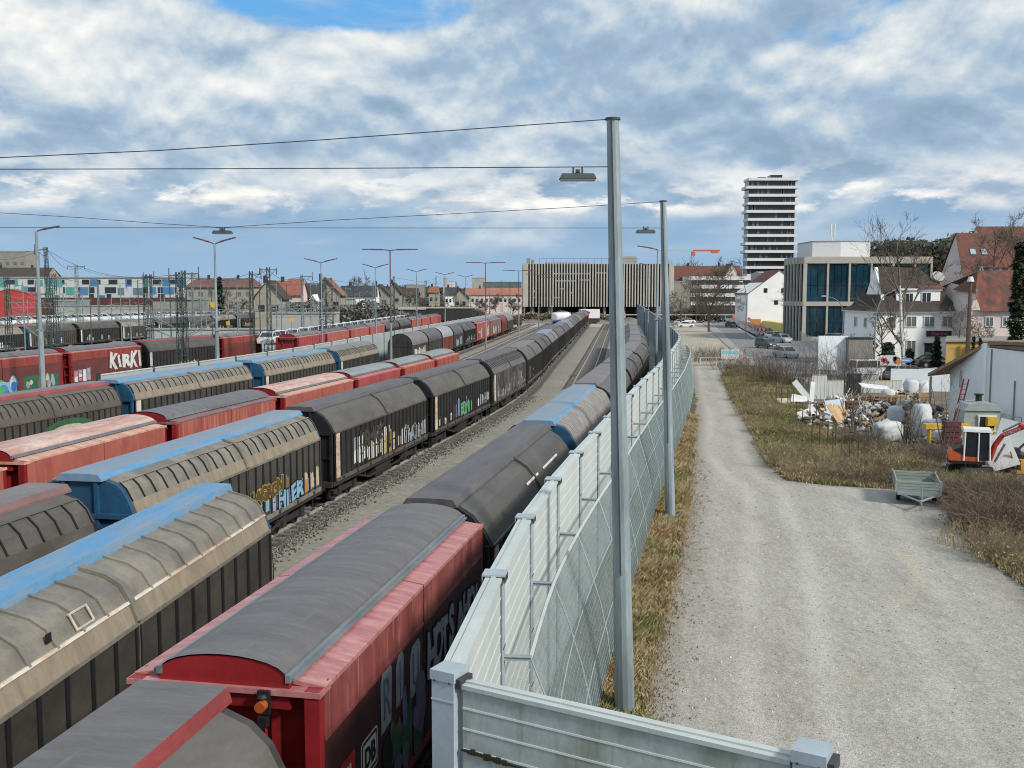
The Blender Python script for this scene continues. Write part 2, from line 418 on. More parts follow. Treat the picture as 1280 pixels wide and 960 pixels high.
bank = pathR + [pz(*p) for p in [(1560, 800), (1560, 690), (1400, 620), (1190, 590), (1120, 560), (1010, 520), (1000, 480), (960, 462)]]
struct('grass_bank_soil', bank, M_grassb, -.012)
struct('gravel_lot', [pz(*p) for p in [(858, 456), (960, 456), (950, 440), (905, 408), (842, 399), (846, 430)]], M_sand, -.008)
struct('road', [pz(*p) for p in [(958, 462), (928, 440), (905, 418), (884, 398), (870, 388), (915, 388), (945, 398), (1010, 425), (1060, 446), (1130, 458), (1290, 466), (1500, 470), (1500, 500), (1290, 488), (1100, 482), (1010, 478)]], M_asph, -.004)
struct('pavement', [pz(*p) for p in [(950, 399), (975, 399), (1060, 430), (1160, 447), (1290, 452), (1290, 464), (1130, 457), (1060, 445), (1010, 424)]], M_pave, .10, thick=.12)
struct('pavement', [pz(*p) for p in [(884, 399), (905, 419), (926, 439), (918, 441), (896, 421), (874, 400)]], M_pave, .10, thick=.12)
M_paint = mat('road_paint', (.75, .75, .72), (.6, .6, .58), scale=3)
mb = MB()
for a, b in (((918, 408), (925, 412)), ((933, 417), (942, 422)), ((950, 427), (960, 432)), ((972, 439), (986, 446))):
    x0, y0 = pz(*a); x1, y1 = pz(*b)
    mb.poly([(x0, y0, .0), (x0 + .35, y0, .0), (x1 + .35, y1, .0), (x1, y1, .0)])
tag(mb.build('lane_marking', M_paint, fix=False), kind='structure')
struct('yard_lot', [pz(*p) for p in [(985, 495), (1010, 480), (1200, 476), (1290, 500), (1420, 560), (1420, 640), (1200, 600), (1110, 555), (1010, 530)]], mat('trodden_soil', (.17, .145, .115), (.10, .085, .065), scale=.5, detail=10, rough=1, fine=.3, bump=.6, bscale=5), -.006)

# --- yard walkways between the tracks ---
def ribbon(name, fa, fb, y0, y1, m, z, step=4.0, kind='structure', parent=None, label=None):
    mb = MB(); n = max(1, int((y1 - y0) / step)); pr = None
    for i in range(n + 1):
        y = y0 + (y1 - y0) * i / n; c = (fa(y), fb(y), y)
        if pr: mb.poly([(pr[0], pr[2], z), (pr[1], pr[2], z), (c[1], y, z), (c[0], y, z)])
        pr = c
    o = mb.build(name, m, parent, fix=False)
    if kind and not parent: o['kind'] = kind
    return o
ribbon('walkway', lambda y: fT3(y) + 1.75, lambda y: fT2(y) - 1.5 if y > 46 else fT1(y) - 1.7, 28, 272, M_walk, -.012)
ribbon('walkway', lambda y: fT2(y) + 1.7, lambda y: fT1(y) - 1.6, 75, 250, M_walk, -.012)
ribbon('walkway', lambda y: fT5(y) + 1.7, lambda y: fT4b(y) - 1.7, 60, 280, M_walk, -.012)

TRACKS = 0
def track(f, y0, y1, label, sleepers=True, step=3.0):
    t = thing('railway_track', label, 'railway track', (f(y0), y0, 0)); ox, oy = f(y0), y0
    n = int((y1 - y0) / step)
    ys = [y0 + (y1 - y0) * i / n for i in range(n + 1)]
    mb = MB()
    for a, b in zip(ys, ys[1:]):
        for (p, q, z0, z1) in ((-1.6, -1.3, -.02, .045), (-1.3, 1.3, .045, .045), (1.3, 1.6, .045, -.02)):
            mb.poly([(f(a) + p - ox, a - oy, z0), (f(a) + q - ox, a - oy, z1), (f(b) + q - ox, b - oy, z1), (f(b) + p - ox, b - oy, z0)])
    mb.build('ballast_bed', M_ballast, t, fix=False)
    for s in (-.75, .75):
        mb = MB()
        for a, b in zip(ys, ys[1:]):
            for (w_, z0, z1) in ((.036, .135, .165), (.012, .08, .135), (.07, .055, .08)):
                xa, xb = f(a) + s - ox, f(b) + s - ox
                A = [(xa - w_, a - oy), (xa + w_, a - oy), (xb + w_, b - oy), (xb - w_, b - oy)]
                mb.prism(A, z0, z1)
        mb.build('rail', M_rail, t)
    if sleepers:
        mb = MB(); y = y0 + .3
        while y < min(y1, y0 + 200):
            h = math.atan2(f(y + 1) - f(y), 1)
            mb.box((f(y) - ox, y - oy, .05), (2.5, .26, .05), rz=-h); y += .62
        q = mb.build('sleepers', M_sleeper, t, fix=False); q['kind'] = 'stuff'
    return t
track(fT1, 2, 262, 'railway track nearest the noise barrier, under the red wagon')
track(fT2, 36, 287, 'empty railway track running up to the slatted station building')
track(fN, 2, 26, 'short railway track under the near grey wagon with a blue roof')
track(fT3, 5, 300, 'railway track under the long train of black wagons')
track(fT4, 10, 290, 'railway track under the row of pinkish red wagons')
track(fT4b, 20, 290, 'empty railway track left of the row of pinkish red wagons')
track(fT5, 25, 285, 'railway track beside the grey noise wall in the yard')
for f_, a, b, l in ((fT7a, 50, 300, 'railway track under the dark and red wagons behind the wall'), (fT7b, 90, 380, 'railway track under the red wagons beyond the noise wall'),
                    (fT8, 70, 380, 'railway track under the car transporter train'), (fT9, 95, 320, 'railway track under the far left brown wagons')):
    track(f_, a, b, l, sleepers=False, step=8)

# ======================= WAGONS =======================
def dirt(name, c, c2=None, **k):
    k.setdefault('scale', 1.2); k.setdefault('stretch', (1, .5, 1)); k.setdefault('rough', .55); k.setdefault('fine', .08)
    return mat(name, c, c2, **k)
M_blue = dirt('roof_blue_paint', (.07, .27, .52), (.10, .25, .42), rough=.5, lo=.3, hi=.6, streak=[((.24, .27, .30), (2.5, .5, 2), .75, .43), ((.05, .10, .15), (5, 2, 4), .5, .60)])
M_bluegrey = dirt('roof_blue_dusty', (.17, .26, .37), (.24, .265, .30), rough=.55, lo=.3, hi=.6, stretch=(1.5, .25, 1), streak=[((.27, .26, .25), (3, .4, 2), .6, .48), ((.10, .11, .12), (1, 6, 1), .35, .58)])
M_blueend = dirt('end_blue_paint', (.02, .10, .20), (.015, .06, .12), rough=.5)
M_roofdk = dirt('roof_dark_sheet', (.11, .10, .101), (.075, .068, .07), rough=.5, stretch=(2.2, .3, 1), bump=.15, bscale=3, streak=[((.19, .17, .165), (.7, 5, 1), .35, .55), ((.05, .045, .045), (3, .7, 1), .4, .58)])
M_roofgr = dirt('roof_grey_sheet', (.135, .127, .128), (.10, .093, .096), rough=.45, stretch=(.6, 2.4, 1), bump=1.3, bscale=1.1, streak=[((.22, .205, .20), (.8, 6, 1), .45, .54), ((.075, .068, .068), (1.6, 3.5, 1), .45, .57), ((.27, .25, .23), (6, .4, 3), .4, .60)])
M_roofpk = dirt('roof_faded_pink', (.56, .36, .31), (.40, .19, .15), rough=.7, stretch=(3, .5, 1), c3=(.50, .38, .33), streak=[((.66, .52, .47), (2.5, .8, 1), .7, .50), ((.34, .11, .08), (2, 2, 1), .6, .60)])
M_roofpale = dirt('roof_pale_grey_green', (.26, .29, .28), (.19, .22, .23), rough=.6)
M_slope = dirt('slope_beige_grey', (.235, .215, .18), (.145, .135, .12), rough=.6, scale=1.6, stretch=(.7, .9, 1), lo=.38, hi=.62, streak=[((.15, .13, .11), (.6, 7, .8), .55, .54), ((.29, .24, .18), (1, 2, 1), .4, .56)])
M_slopelow = dirt('slope_beige_low', (.30, .25, .185), (.22, .18, .135), rough=.7, scale=2.2, stretch=(.4, 1.6, .5), streak=[((.17, .13, .09), (.5, 9, .7), .6, .56), ((.30, .17, .08), (2, 5, 2), .4, .66)])
M_slopedk = dirt('slope_dark_sheet', (.095, .087, .077), (.057, .052, .047), rough=.5, stretch=(1, .4, 1), streak=[((.15, .13, .115), (.7, 8, .8), .4, .57), ((.20, .18, .16), (1.4, .35, 3), .35, .62)])
M_walldk = dirt('wall_dark_brown', (.065, .058, .05), (.036, .033, .03), rough=.6, streak=[((.13, .10, .075), (2, 8, .6), .45, .58)])
M_wallbk = dirt('wall_black', (.036, .033, .032), (.018, .017, .017), rough=.6, streak=[((.10, .085, .07), (2, 8, .6), .45, .57)])
M_wallgr = dirt('wall_brown_grey', (.075, .07, .062), (.045, .043, .038), rough=.6, lo=.3, hi=.7, streak=[((.14, .12, .10), (2, 8, .6), .5, .55)])
M_black = dirt('end_black', (.016, .016, .02), (.010, .010, .013), rough=.55)
M_frame = dirt('underframe_dark', (.035, .033, .032), (.02, .018, .018), rough=.8)
M_wheel = dirt('wheel_steel_brown', (.05, .042, .038), (.03, .026, .024), rough=.6, metallic=.4)
M_pil = dirt('pillar_white_rusty', (.62, .58, .50), (.42, .26, .17), rough=.7, scale=1.4, lo=.36, hi=.56)
M_redend = dirt('end_red_paint', (.30, .018, .022), (.20, .012, .016), rough=.45)
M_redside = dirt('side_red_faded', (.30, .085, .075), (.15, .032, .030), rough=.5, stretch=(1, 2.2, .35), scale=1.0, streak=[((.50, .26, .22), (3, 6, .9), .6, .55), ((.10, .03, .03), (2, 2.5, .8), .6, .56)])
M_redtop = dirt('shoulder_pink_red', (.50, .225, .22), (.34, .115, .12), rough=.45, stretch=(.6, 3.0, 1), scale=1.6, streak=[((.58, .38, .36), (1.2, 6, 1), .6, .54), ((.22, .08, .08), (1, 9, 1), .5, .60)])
M_redlow = dirt('side_red_dark_low', (.085, .024, .024), (.04, .014, .015), rough=.45, stretch=(1, 1.2, .4), streak=[((.17, .05, .045), (3, 7, .7), .6, .56), ((.02, .014, .016), (1, 1.5, .8), .7, .50)])  # near-black red for the lower part of the side
M_redbr = dirt('side_red_brown', (.20, .05, .035), (.12, .03, .022), rough=.6, stretch=(1, 1.5, .4))
M_peach = dirt('shoulder_peach', (.62, .40, .31), (.48, .24, .18), rough=.6, stretch=(.6, 2.0, 1))
M_capred = dirt('roof_edge_red', (.33, .07, .07), (.22, .04, .04), rough=.4)
M_yel = mat('paint_yellow', (.48, .33, .05), (.36, .22, .04), scale=3)
M_wht = mat('paint_white', (.70, .70, .68), (.55, .56, .56), scale=3)
M_lbl = mat('paint_light_blue', (.26, .46, .60), (.17, .36, .52), scale=3)
M_grn = mat('paint_green', (.10, .42, .14), (.06, .30, .10), scale=3)
M_dgrn = mat('paint_dark_green', (.04, .14, .07), (.03, .09, .05), scale=3)
M_org = mat('paint_orange', (.62, .24, .06), (.5, .16, .05), scale=3)
M_vio = mat('paint_violet', (.22, .16, .34), (.12, .10, .22), scale=3)
M_crm = mat('paint_cream', (.58, .50, .36), (.42, .34, .24), scale=3)
M_pnk = mat('paint_pink', (.62, .22, .28), (.5, .14, .2), scale=3)
M_blk = mat('paint_black', (.012, .012, .016), (.01, .01, .012), scale=3)
M_silver = mat('paint_silver', (.34, .38, .42), (.22, .26, .31), scale=3)
M_silvdk = mat('paint_silver_shade', (.16, .18, .22), (.10, .12, .15), scale=3)
M_red = mat('paint_red', (.50, .03, .03), (.4, .02, .02), scale=3)
M_orgl = mat('lamp_orange_glass', (.42, .10, .02), rough=.15)
M_gal = mat('galvanised_steel', (.36, .42, .45), (.27, .32, .35), scale=1.2, rough=.45, metallic=.25, fine=.05)

MC = {}
def cached(key, fn):
    if key not in MC: MC[key] = fn()
    return MC[key]
PROF = {  # sloping upper part of the sliding wall, from the eave up to the roof slab
    'knee': [(1.42, 3.22), (1.30, 3.55), (1.13, 3.86), (.96, 4.02), (.56, 4.15)],
    'flat': [(1.42, 3.22), (1.22, 3.58), (.96, 3.90), (.56, 4.14)],
    'dull': [(1.42, 3.12), (1.36, 3.42), (1.20, 3.74), (.96, 3.97), (.54, 4.14)],
    'wide': [(1.42, 3.22), (1.30, 3.56), (1.12, 3.86), (.86, 4.02), (.36, 4.15)]}
HL = 14.0
def h_panel(prof, rib, half, wallm, slopem, lowm, pale=False):
    """one sliding wall (right side), far half or near half"""
    mb = MB(); pr = PROF[prof]
    y0, y1 = (.05, HL / 2 - .30) if half > 0 else (-HL / 2 + .30, -.05)
    th = .05
    inner = [(x - th, z - th) for x, z in pr]
    mb.loft(pr + inner[::-1], y0, y1, close=True, caps=True, mi=1)
    if lowm: # dustier lower strip of the slope
        a, b = pr[0], pr[1]
        mb.loft([(a[0] + .006, a[1] + .004), (b[0] + .006, b[1] + .004)], y0 + .01, y1 - .01, mi=2)
    mb.b2(1.36, 1.41, y0, y1, 1.22, pr[0][1], mi=0)
    mb.b2(1.405, 1.45, y0, y1, pr[0][1] - .05, pr[0][1] + .02, mi=1)
    mb.b2(1.40, 1.46, y0, y1, 1.18, 1.34, mi=1)
    nr = {'big': 9, 'mid': 11, 'fine': 15, 'none': 11, 'tight': 20}[rib]
    for i in range(nr + 1):
        y = y0 + (y1 - y0) * i / nr
        wv = .045 if rib != 'tight' else .03
        mb.b2(1.405, 1.435, max(y0, y - wv), min(y1, y + wv), 1.34, pr[0][1] - .05, mi=4); mb.b2(1.405, 1.45, max(y0, y + wv), min(y1, y + wv + .05), 1.34, pr[0][1] - .05, mi=0)
        if rib in ('big', 'mid', 'fine', 'tight'):
            st = 1 if rib != 'tight' else 0; dk = rib in ('mid', 'fine')
            wr = {'big': .032, 'mid': .022, 'fine': .02, 'tight': .035}[rib]
            hgt = {'big': .045, 'mid': .035, 'fine': .03, 'tight': .05}[rib]
            seg = pr[st:4] if dk else pr[st:]
            ya, yb = max(y0, y - wr), min(y1, y + wr)
            out = []
            for (x, z) in seg: out.append((x + hgt * .62, z + hgt * .75))
            mb.loft([(x - .01, z - .01) for x, z in seg] + out[::-1], ya, yb, close=True, caps=True, mi=4 if dk else 1)  # thin slope ribs coloured black to stand for their shaded sides
            if dk: mb.loft([(x - .01, z - .01) for x, z in seg] + out[::-1], yb, yb + .03, close=True, caps=True, mi=1)
            if rib in ('big', 'tight'): mb.loft([(x - .01, z - .01) for x, z in seg] + [(x + .012, z + .014) for x, z in seg][::-1], yb, yb + .025, close=True, caps=True, mi=4)
    if rib == 'big':
        a = pr[1]; mb.loft([(a[0] - .02, a[1] + .0), (a[0] + .035, a[1] + .015), (a[0] + .01, a[1] + .06), (a[0] - .04, a[1] + .05)], y0, y1, close=True, caps=True, mi=3)
    if rib in ('mid', 'fine'):
        a = pr[-2]; mb.loft([(a[0] - .02, a[1] + .0), (a[0] + .03, a[1] + .02), (a[0], a[1] + .05), (a[0] - .05, a[1] + .03)], y0, y1, close=True, caps=True, mi=1)
    return mb.mesh('sliding_wall', [wallm, slopem, lowm or slopem, M_pil if pale else slopem, M_blk])
def h_body(endm, prof, framem):
    mb = MB(); pr = PROF[prof]; e = HL / 2
    poly = [(1.34, 1.1)] + [(x - .06, z - .05) for x, z in pr] + [(.28, 4.12)]
    poly = poly + [(-x, z) for x, z in poly[::-1]]
    for s in (-1, 1):
        mb.loft(poly, s * (e - .20), s * (e - .12), close=True, caps=True, mi=0)
        # framing on the end wall
        for x in (-1.30, -.45, .45, 1.30): mb.b2(x - .05, x + .05, s * (e - .12), s * (e - .03), 1.1, 3.2 if abs(x) > 1 else 4.1, mi=0)
        mb.b2(-1.36, 1.36, s * (e - .12), s * e, 3.14, 3.26, mi=0); mb.b2(-1.36, 1.36, s * (e - .12), s * (e - .04), 2.15, 2.23, mi=0)
        mb.b2(-1.36, 1.36, s * (e - .12), s * (e + .06), 1.0, 1.22, mi=1)
        # rim that frames the slope
        rim = [(x - .015, z - .015) for x, z in pr]; rin = [(x - .06, z - .06) for x, z in pr]
        for m_ in (1, -1):
            mb.loft([(m_ * x, z) for x, z in rim + rin[::-1]], s * (e - .29), s * (e - .14), close=True, caps=True, mi=0)
    for m_ in (1, -1): mb.b2(m_ * 1.30, m_ * 1.40, -e + .1, e - .1, 1.02, 1.19, mi=1)
    mb.b2(-1.35, 1.35, -e + .1, e - .1, 1.04, 1.12, mi=1)
    return mb.mesh('body', [endm, framem])
def h_roof(topm, edgem, w_=.80, over=0.0):
    bv = .05 if w_ < .63 else .11
    mb = MB(); e = HL / 2 + over
    top = [(w_ - bv, 4.285), (0, 4.30), (-w_ + bv, 4.285)]
    mb.loft(top, -e, e, mi=0)
    for m_ in (1, -1):
        mb.loft([(m_ * w_, 4.10), (m_ * (w_ - .01), 4.15), (m_ * (w_ - bv), 4.285)], -e, e, mi=1)
        mb.loft([(m_ * w_, 4.10), (m_ * (w_ - .10), 4.08)], -e, e, mi=1)
    ring = [(w_, 4.10), (w_ - .01, 4.15), (w_ - bv, 4.285), (0, 4.30), (-w_ + bv, 4.285), (-w_ + .01, 4.15), (-w_, 4.10)]
    for s in (-1, 1): mb.poly([(x, s * e, z) for x, z in ring], mi=1)
    mb.poly([(x, y, 4.10) for x, y in ((w_, -e), (w_, e), (-w_, e), (-w_, -e))], mi=1)
    return mb.mesh('roof', [topm, edgem])
def m_under(L=14.0):
    mb = MB()
    mb.b2(-.25, .25, -L / 2 + .5, L / 2 - .5, .75, 1.03)
    for y in (-2.6, -1.0, 1.4, 2.9): mb.b2(-1.2, 1.2, y, y + .12, .72, 1.0)
    mb.b2(.55, 1.20, -1.1, 1.1, .45, .95); mb.b2(-1.1, -.5, -.7, 1.6, .5, .95)
    mb.tube((-.3, 1.9, .7), (.9, 1.9, .7), .16, n=8); mb.tube((.2, -3.3, .72), (.2, -2.0, .72), .15, n=8)
    for s in (-1, 1):      # trussed side sill
        pts = [(s * 1.25, -4.0, 1.02), (s * 1.25, -2.2, .62), (s * 1.25, 2.2, .62), (s * 1.25, 4.0, 1.02)]
        for a, b in zip(pts, pts[1:]): mb.tube(a, b, .05, n=4)
        for y in (-L / 2 + .9, L / 2 - .9):
            mb.tube((s * 1.32, y, .55), (s * 1.32, y, 1.1), .025, n=4); mb.box((s * 1.32, y, .55), (.05, .4, .04))
    return mb.mesh('underframe', M_frame)
def m_bogie(two=True):
    mb = MB(); wb = .9 if two else 0
    for s in (-1, 1):
        mb.box((s * 1.0, 0, .62), (.12, 2.6 if two else 1.5, .24), taper=.8)
        for y in ((-wb, wb) if two else (0,)):
            mb.box((s * 1.05, y, .60), (.2, .34, .36)); mb.box((s * 1.0, y + .3, .80), (.14, .5, .12))
    mb.b2(-.95, .95, -.2, .2, .55, .95)
    return mb.mesh('bogie', M_frame)
def m_wheels():
    mb = MB()
    for s in (-.75, .75):
        mb.tube((s - .065, 0, .625), (s + .065, 0, .625), .46, n=20); mb.tube((s - .085, 0, .625), (s - .06, 0, .625), .49 if s > 0 else .30, n=20)
        mb.tube((s + .06, 0, .625), (s + .085, 0, .625), .30 if s > 0 else .49, n=20)
    mb.tube((-.85, 0, .625), (.85, 0, .625), .09, n=8)
    return mb.mesh('wheelset', M_wheel)
def m_buffer():
    mb = MB(); mb.tube((0, 0, 0), (0, .42, 0), .10, n=10); mb.tube((0, .42, 0), (0, .50, 0), .22, n=14); mb.box((0, .02, 0), (.4, .06, .4))
    return mb.mesh('buffer', M_frame)
def m_hook():
    mb = MB(); mb.box((0, .18, 1.05), (.10, .36, .16)); mb.tube((0, .34, 1.05), (0, .45, .85), .035, n=6); mb.tube((0, .45, .85), (0, .40, .62), .035, n=6)
    mb.path([(-.4, .1, 1.0), (-.42, .3, .75), (-.4, .2, .5)], .03, 5)
    return mb.mesh('coupling', M_frame)
def running_gear(t, L, lod, bog=True):
    link('underframe', cached(('uf', round(L)), lambda: m_under(L)), t)
    if lod > 1: return
    pos = L / 2 - 2.4 if bog else L / 2 - 1.9
    for s in (-1, 1):
        link('bogie', cached(('bog', bog), lambda: m_bogie(bog)), t, (0, s * pos, 0))
        for d in ((-.9, .9) if bog else (0,)): link('wheelset', cached('ws', m_wheels), t, (0, s * pos + d, 0))
        if lod < 1:
            for x in (-.87, .87): link('buffer', cached('buf', m_buffer), t, (x, s * (L / 2 + .02), 1.06), 0 if s > 0 else math.pi)
            link('coupling', cached('hook', m_hook), t, (0, s * (L / 2), 0), 0 if s > 0 else math.pi)
def place(f, y0, y1, L, half_gap=.0):
    x0, x1 = f(y0), f(y1); d = math.hypot(x1 - x0, y1 - y0)
    return ((x0 + x1) / 2, (y0 + y1) / 2, 0), -math.atan2(x1 - x0, y1 - y0), d / L
def h_wagon(f, y0, y1, label, top=M_roofdk, edge=None, slope=M_slopedk, low=None, wall=M_wallbk, end=M_black, prof='flat', rib='none', lod=0, pillar=None, group=None, over=0.0, pale=False, w_=.64):
    loc, rz, s = place(f, y0, y1, HL)
    t = thing('freight_wagon', label, 'freight wagon', loc, rz, group, (1, s, 1))
    edge = edge or top
    link('body', cached(('hb', end.name, prof, slope.name), lambda: h_body(end, prof, M_frame)), t)
    link('roof', cached(('hr', top.name, edge.name, over, w_), lambda: h_roof(top, edge, w_, over)), t)
    for half in (1, -1):
        me = cached(('hp', prof, rib, half, wall.name, slope.name, low and low.name, pale), lambda: h_panel(prof, rib, half, wall, slope, low, pale))
        link('sliding_wall', me, t); link('sliding_wall', me, t, rz=math.pi)
    if lod < 2:
        mb = MB(); mb.b2(1.38, 1.43, -.05, .05, 1.2, 3.2)
        pr = PROF[prof]; mb.loft([(x + .01, z + .01) for x, z in pr] + [(x + .05, z + .055) for x, z in pr][::-1], -.07, .07, close=True, caps=True)
        link('centre_post', cached(('cp', prof, slope.name), lambda: mb.mesh('centre_post', slope)), t)
    if pillar:
        def mk():
            q = MB(); q.b2(1.42, 1.452, -HL / 2 + .30, -HL / 2 + .72, 1.34, 3.16)
            for z in (1.6, 1.95, 2.3, 2.65): q.tube((1.45, -HL / 2 + .5, z), (1.47, -HL / 2 + .5, z), .03, n=6)
            return q.mesh('end_panel', pillar)
        link('end_panel', cached(('pil', pillar.name), mk), t)
    if lod < 1:
        def fit():
            q = MB(); e = HL / 2
            for s in (-1, 1):
                for k in range(8):
                    y = -e + 1.1 + k * (HL - 2.2) / 7; q.box((s * 1.46, y, 1.26), (.05, .16, .10)); q.tube((s * 1.47, y, 1.2), (s * 1.47, y + .14, 1.36), .012, n=4)
                for ee in (-1, 1):
                    q.path([(s * 1.30, ee * (e + .02), 1.5), (s * 1.36, ee * (e + .08), 1.55), (s * 1.36, ee * (e + .08), 2.3), (s * 1.30, ee * (e + .02), 2.35)], .014, 4)
                    for z in (.55, .85): q.box((s * 1.28, ee * (e - .25), z), (.22, .30, .02))
                    q.tube((s * 1.18, ee * (e - .10), .5), (s * 1.18, ee * (e - .10), 1.1), .016, n=4)
                q.box((s * 1.46, .28, 2.0), (.03, .05, .7)); q.box((s * 1.47, .28, 1.7), (.05, .10, .16))
            return q.mesh('fittings', M_frame)
        link('fittings', cached('fit', fit), t)['kind'] = 'stuff'
    running_gear(t, HL, lod)
    return t

RL = 9.6
def r_side(sidem, topm, lowm, ribbed, half):
    mb = MB(); y0, y1 = (.03, RL / 2 - .16) if half > 0 else (-RL / 2 + .16, -.03)
    if lowm is not sidem:
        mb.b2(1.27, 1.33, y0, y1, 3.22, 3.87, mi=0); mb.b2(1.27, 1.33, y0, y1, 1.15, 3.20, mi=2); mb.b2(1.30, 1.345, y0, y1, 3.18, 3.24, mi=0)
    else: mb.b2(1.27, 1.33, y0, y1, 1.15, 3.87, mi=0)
    mb.loft([(1.335, 3.83), (1.335, 3.89), (.84, 3.97), (.84, 3.91)], y0, y1, close=True, caps=True, mi=1)
    if ribbed:
        n = 8
        for i in range(n + 1):
            y = y0 + (y1 - y0) * i / n; mb.b2(1.325, 1.37, max(y0, y - .07), min(y1, y + .07), 1.3, 3.83, mi=0)
    return mb.mesh('side_door', [sidem, topm, lowm])
def r_body(endm, postm):
    mb = MB(); e = RL / 2
    arch = [(.90, 4.0)] + [(.88 * math.cos(a), 4.0 + .25 * math.sin(a)) for a in [math.pi * k / 10 for k in range(1, 10)]] + [(-.90, 4.0)]
    for s in (-1, 1):
        mb.b2(-1.30, 1.30, s * (e - .42), s * (e - .36), 1.1, 3.9)
        mb.loft(arch + [(-.90, 3.6), (.90, 3.6)], s * (e - .40), s * (e - .05), close=True, caps=True)
        for x in (-1.22, 1.22): mb.b2(x - .10, x + .10, s * (e - .40), s * (e - .0), 1.1, 3.88)
        for x in (-.62, .62): mb.b2(x - .05, x + .05, s * (e - .40), s * (e - .22), 1.1, 3.7)
        for z in (1.15, 1.9, 2.6): mb.b2(-1.32, 1.32, s * (e - .40), s * (e - .06), z, z + .12)
        mb.b2(-1.34, 1.34, s * (e - .36), s * (e + .02), 3.80, 3.875, mi=1)
        mb.tube((.75, s * (e + .0), 1.3), (.55, s * (e - .04), 3.6), .02, n=5)
        mb.b2(-1.34, 1.34, s * (e - .1), s * (e + .10), 1.0, 1.22)
    for m_ in (1, -1): mb.b2(m_ * 1.26, m_ * 1.34, -e + .1, e - .1, 1.0, 1.14)
    mb.b2(-1.3, 1.3, -e + .1, e - .1, 1.0, 1.10)
    return mb.mesh('body', [endm, postm])
def r_roof(m, railm):
    mb = MB(); e = RL / 2
    prof = [(.88 * math.cos(a), 4.02 + .26 * math.sin(a)) for a in [math.pi * k / 12 for k in range(13)]]
    mb.loft(prof, -e + .02, e - .02, mi=0, n=1)
    for m_ in (1, -1):
        mb.b2(m_ * .86, m_ * .93, -e + .02, e - .02, 3.96, 4.06, mi=1)
        mb.b2(m_ * .93, m_ * .98, -e + .05, e - .05, 3.98, 4.02, mi=1)
    return mb.mesh('roof', [m, railm], fix=True)
M_railg = dirt('roof_rail_grey', (.20, .23, .25), (.13, .15, .17), rough=.5)
def r_wagon(f, y0, y1, label, roof=M_roofgr, side=M_redside, top=M_redtop, low=None, end=M_redend, ribbed=False, lod=0, group=None):
    loc, rz, s = place(f, y0, y1, RL)
    t = thing('freight_wagon', label, 'freight wagon', loc, rz, group, (1, s, 1))
    link('body', cached(('rb', end.name, top.name), lambda: r_body(end, top)), t)
    link('roof', cached(('rr', roof.name), lambda: r_roof(roof, M_railg)), t)
    low = low or side
    for half in (1, -1):
        me = cached(('rs', side.name, top.name, low.name, ribbed, half), lambda: r_side(side, top, low, ribbed, half))
        link('side_door', me, t); link('side_door', me, t, rz=math.pi)
    running_gear(t, RL, lod, False)
    return t

def strips(t, y0, y1, z0, z1, mats, seed, n, xs=1.418, dens=.8, jag=.35, name='graffiti'):
    """painted strips between the ribs, thin sheets standing 3 mm proud of the wall"""
    rnd = random.Random(seed); mb = MB(); st = (y1 - y0) / n
    for i in range(n):
        if rnd.random() > dens: continue
        a, b = y0 + st * i + .05, y0 + st * (i + 1) - .05
        zt = z1 - rnd.random() * jag * (z1 - z0); zb = z0 + rnd.random() * .15 * (z1 - z0)
        k = rnd.randint(1, 3); zz = [zb + (zt - zb) * j / k for j in range(k + 1)]
        for j in range(k):
            m_ = rnd.randrange(len(mats)); q = 6
            pts = [(xs, a, zz[j])] + [(xs, b, zz[j])]
            topl = [(xs, b - (b - a) * u / q, zz[j + 1] + rnd.uniform(-.10, .06)) for u in range(q + 1)]
            mb.poly(pts + topl, mi=m_)
    return mb.build(name, mats, t, fix=False)
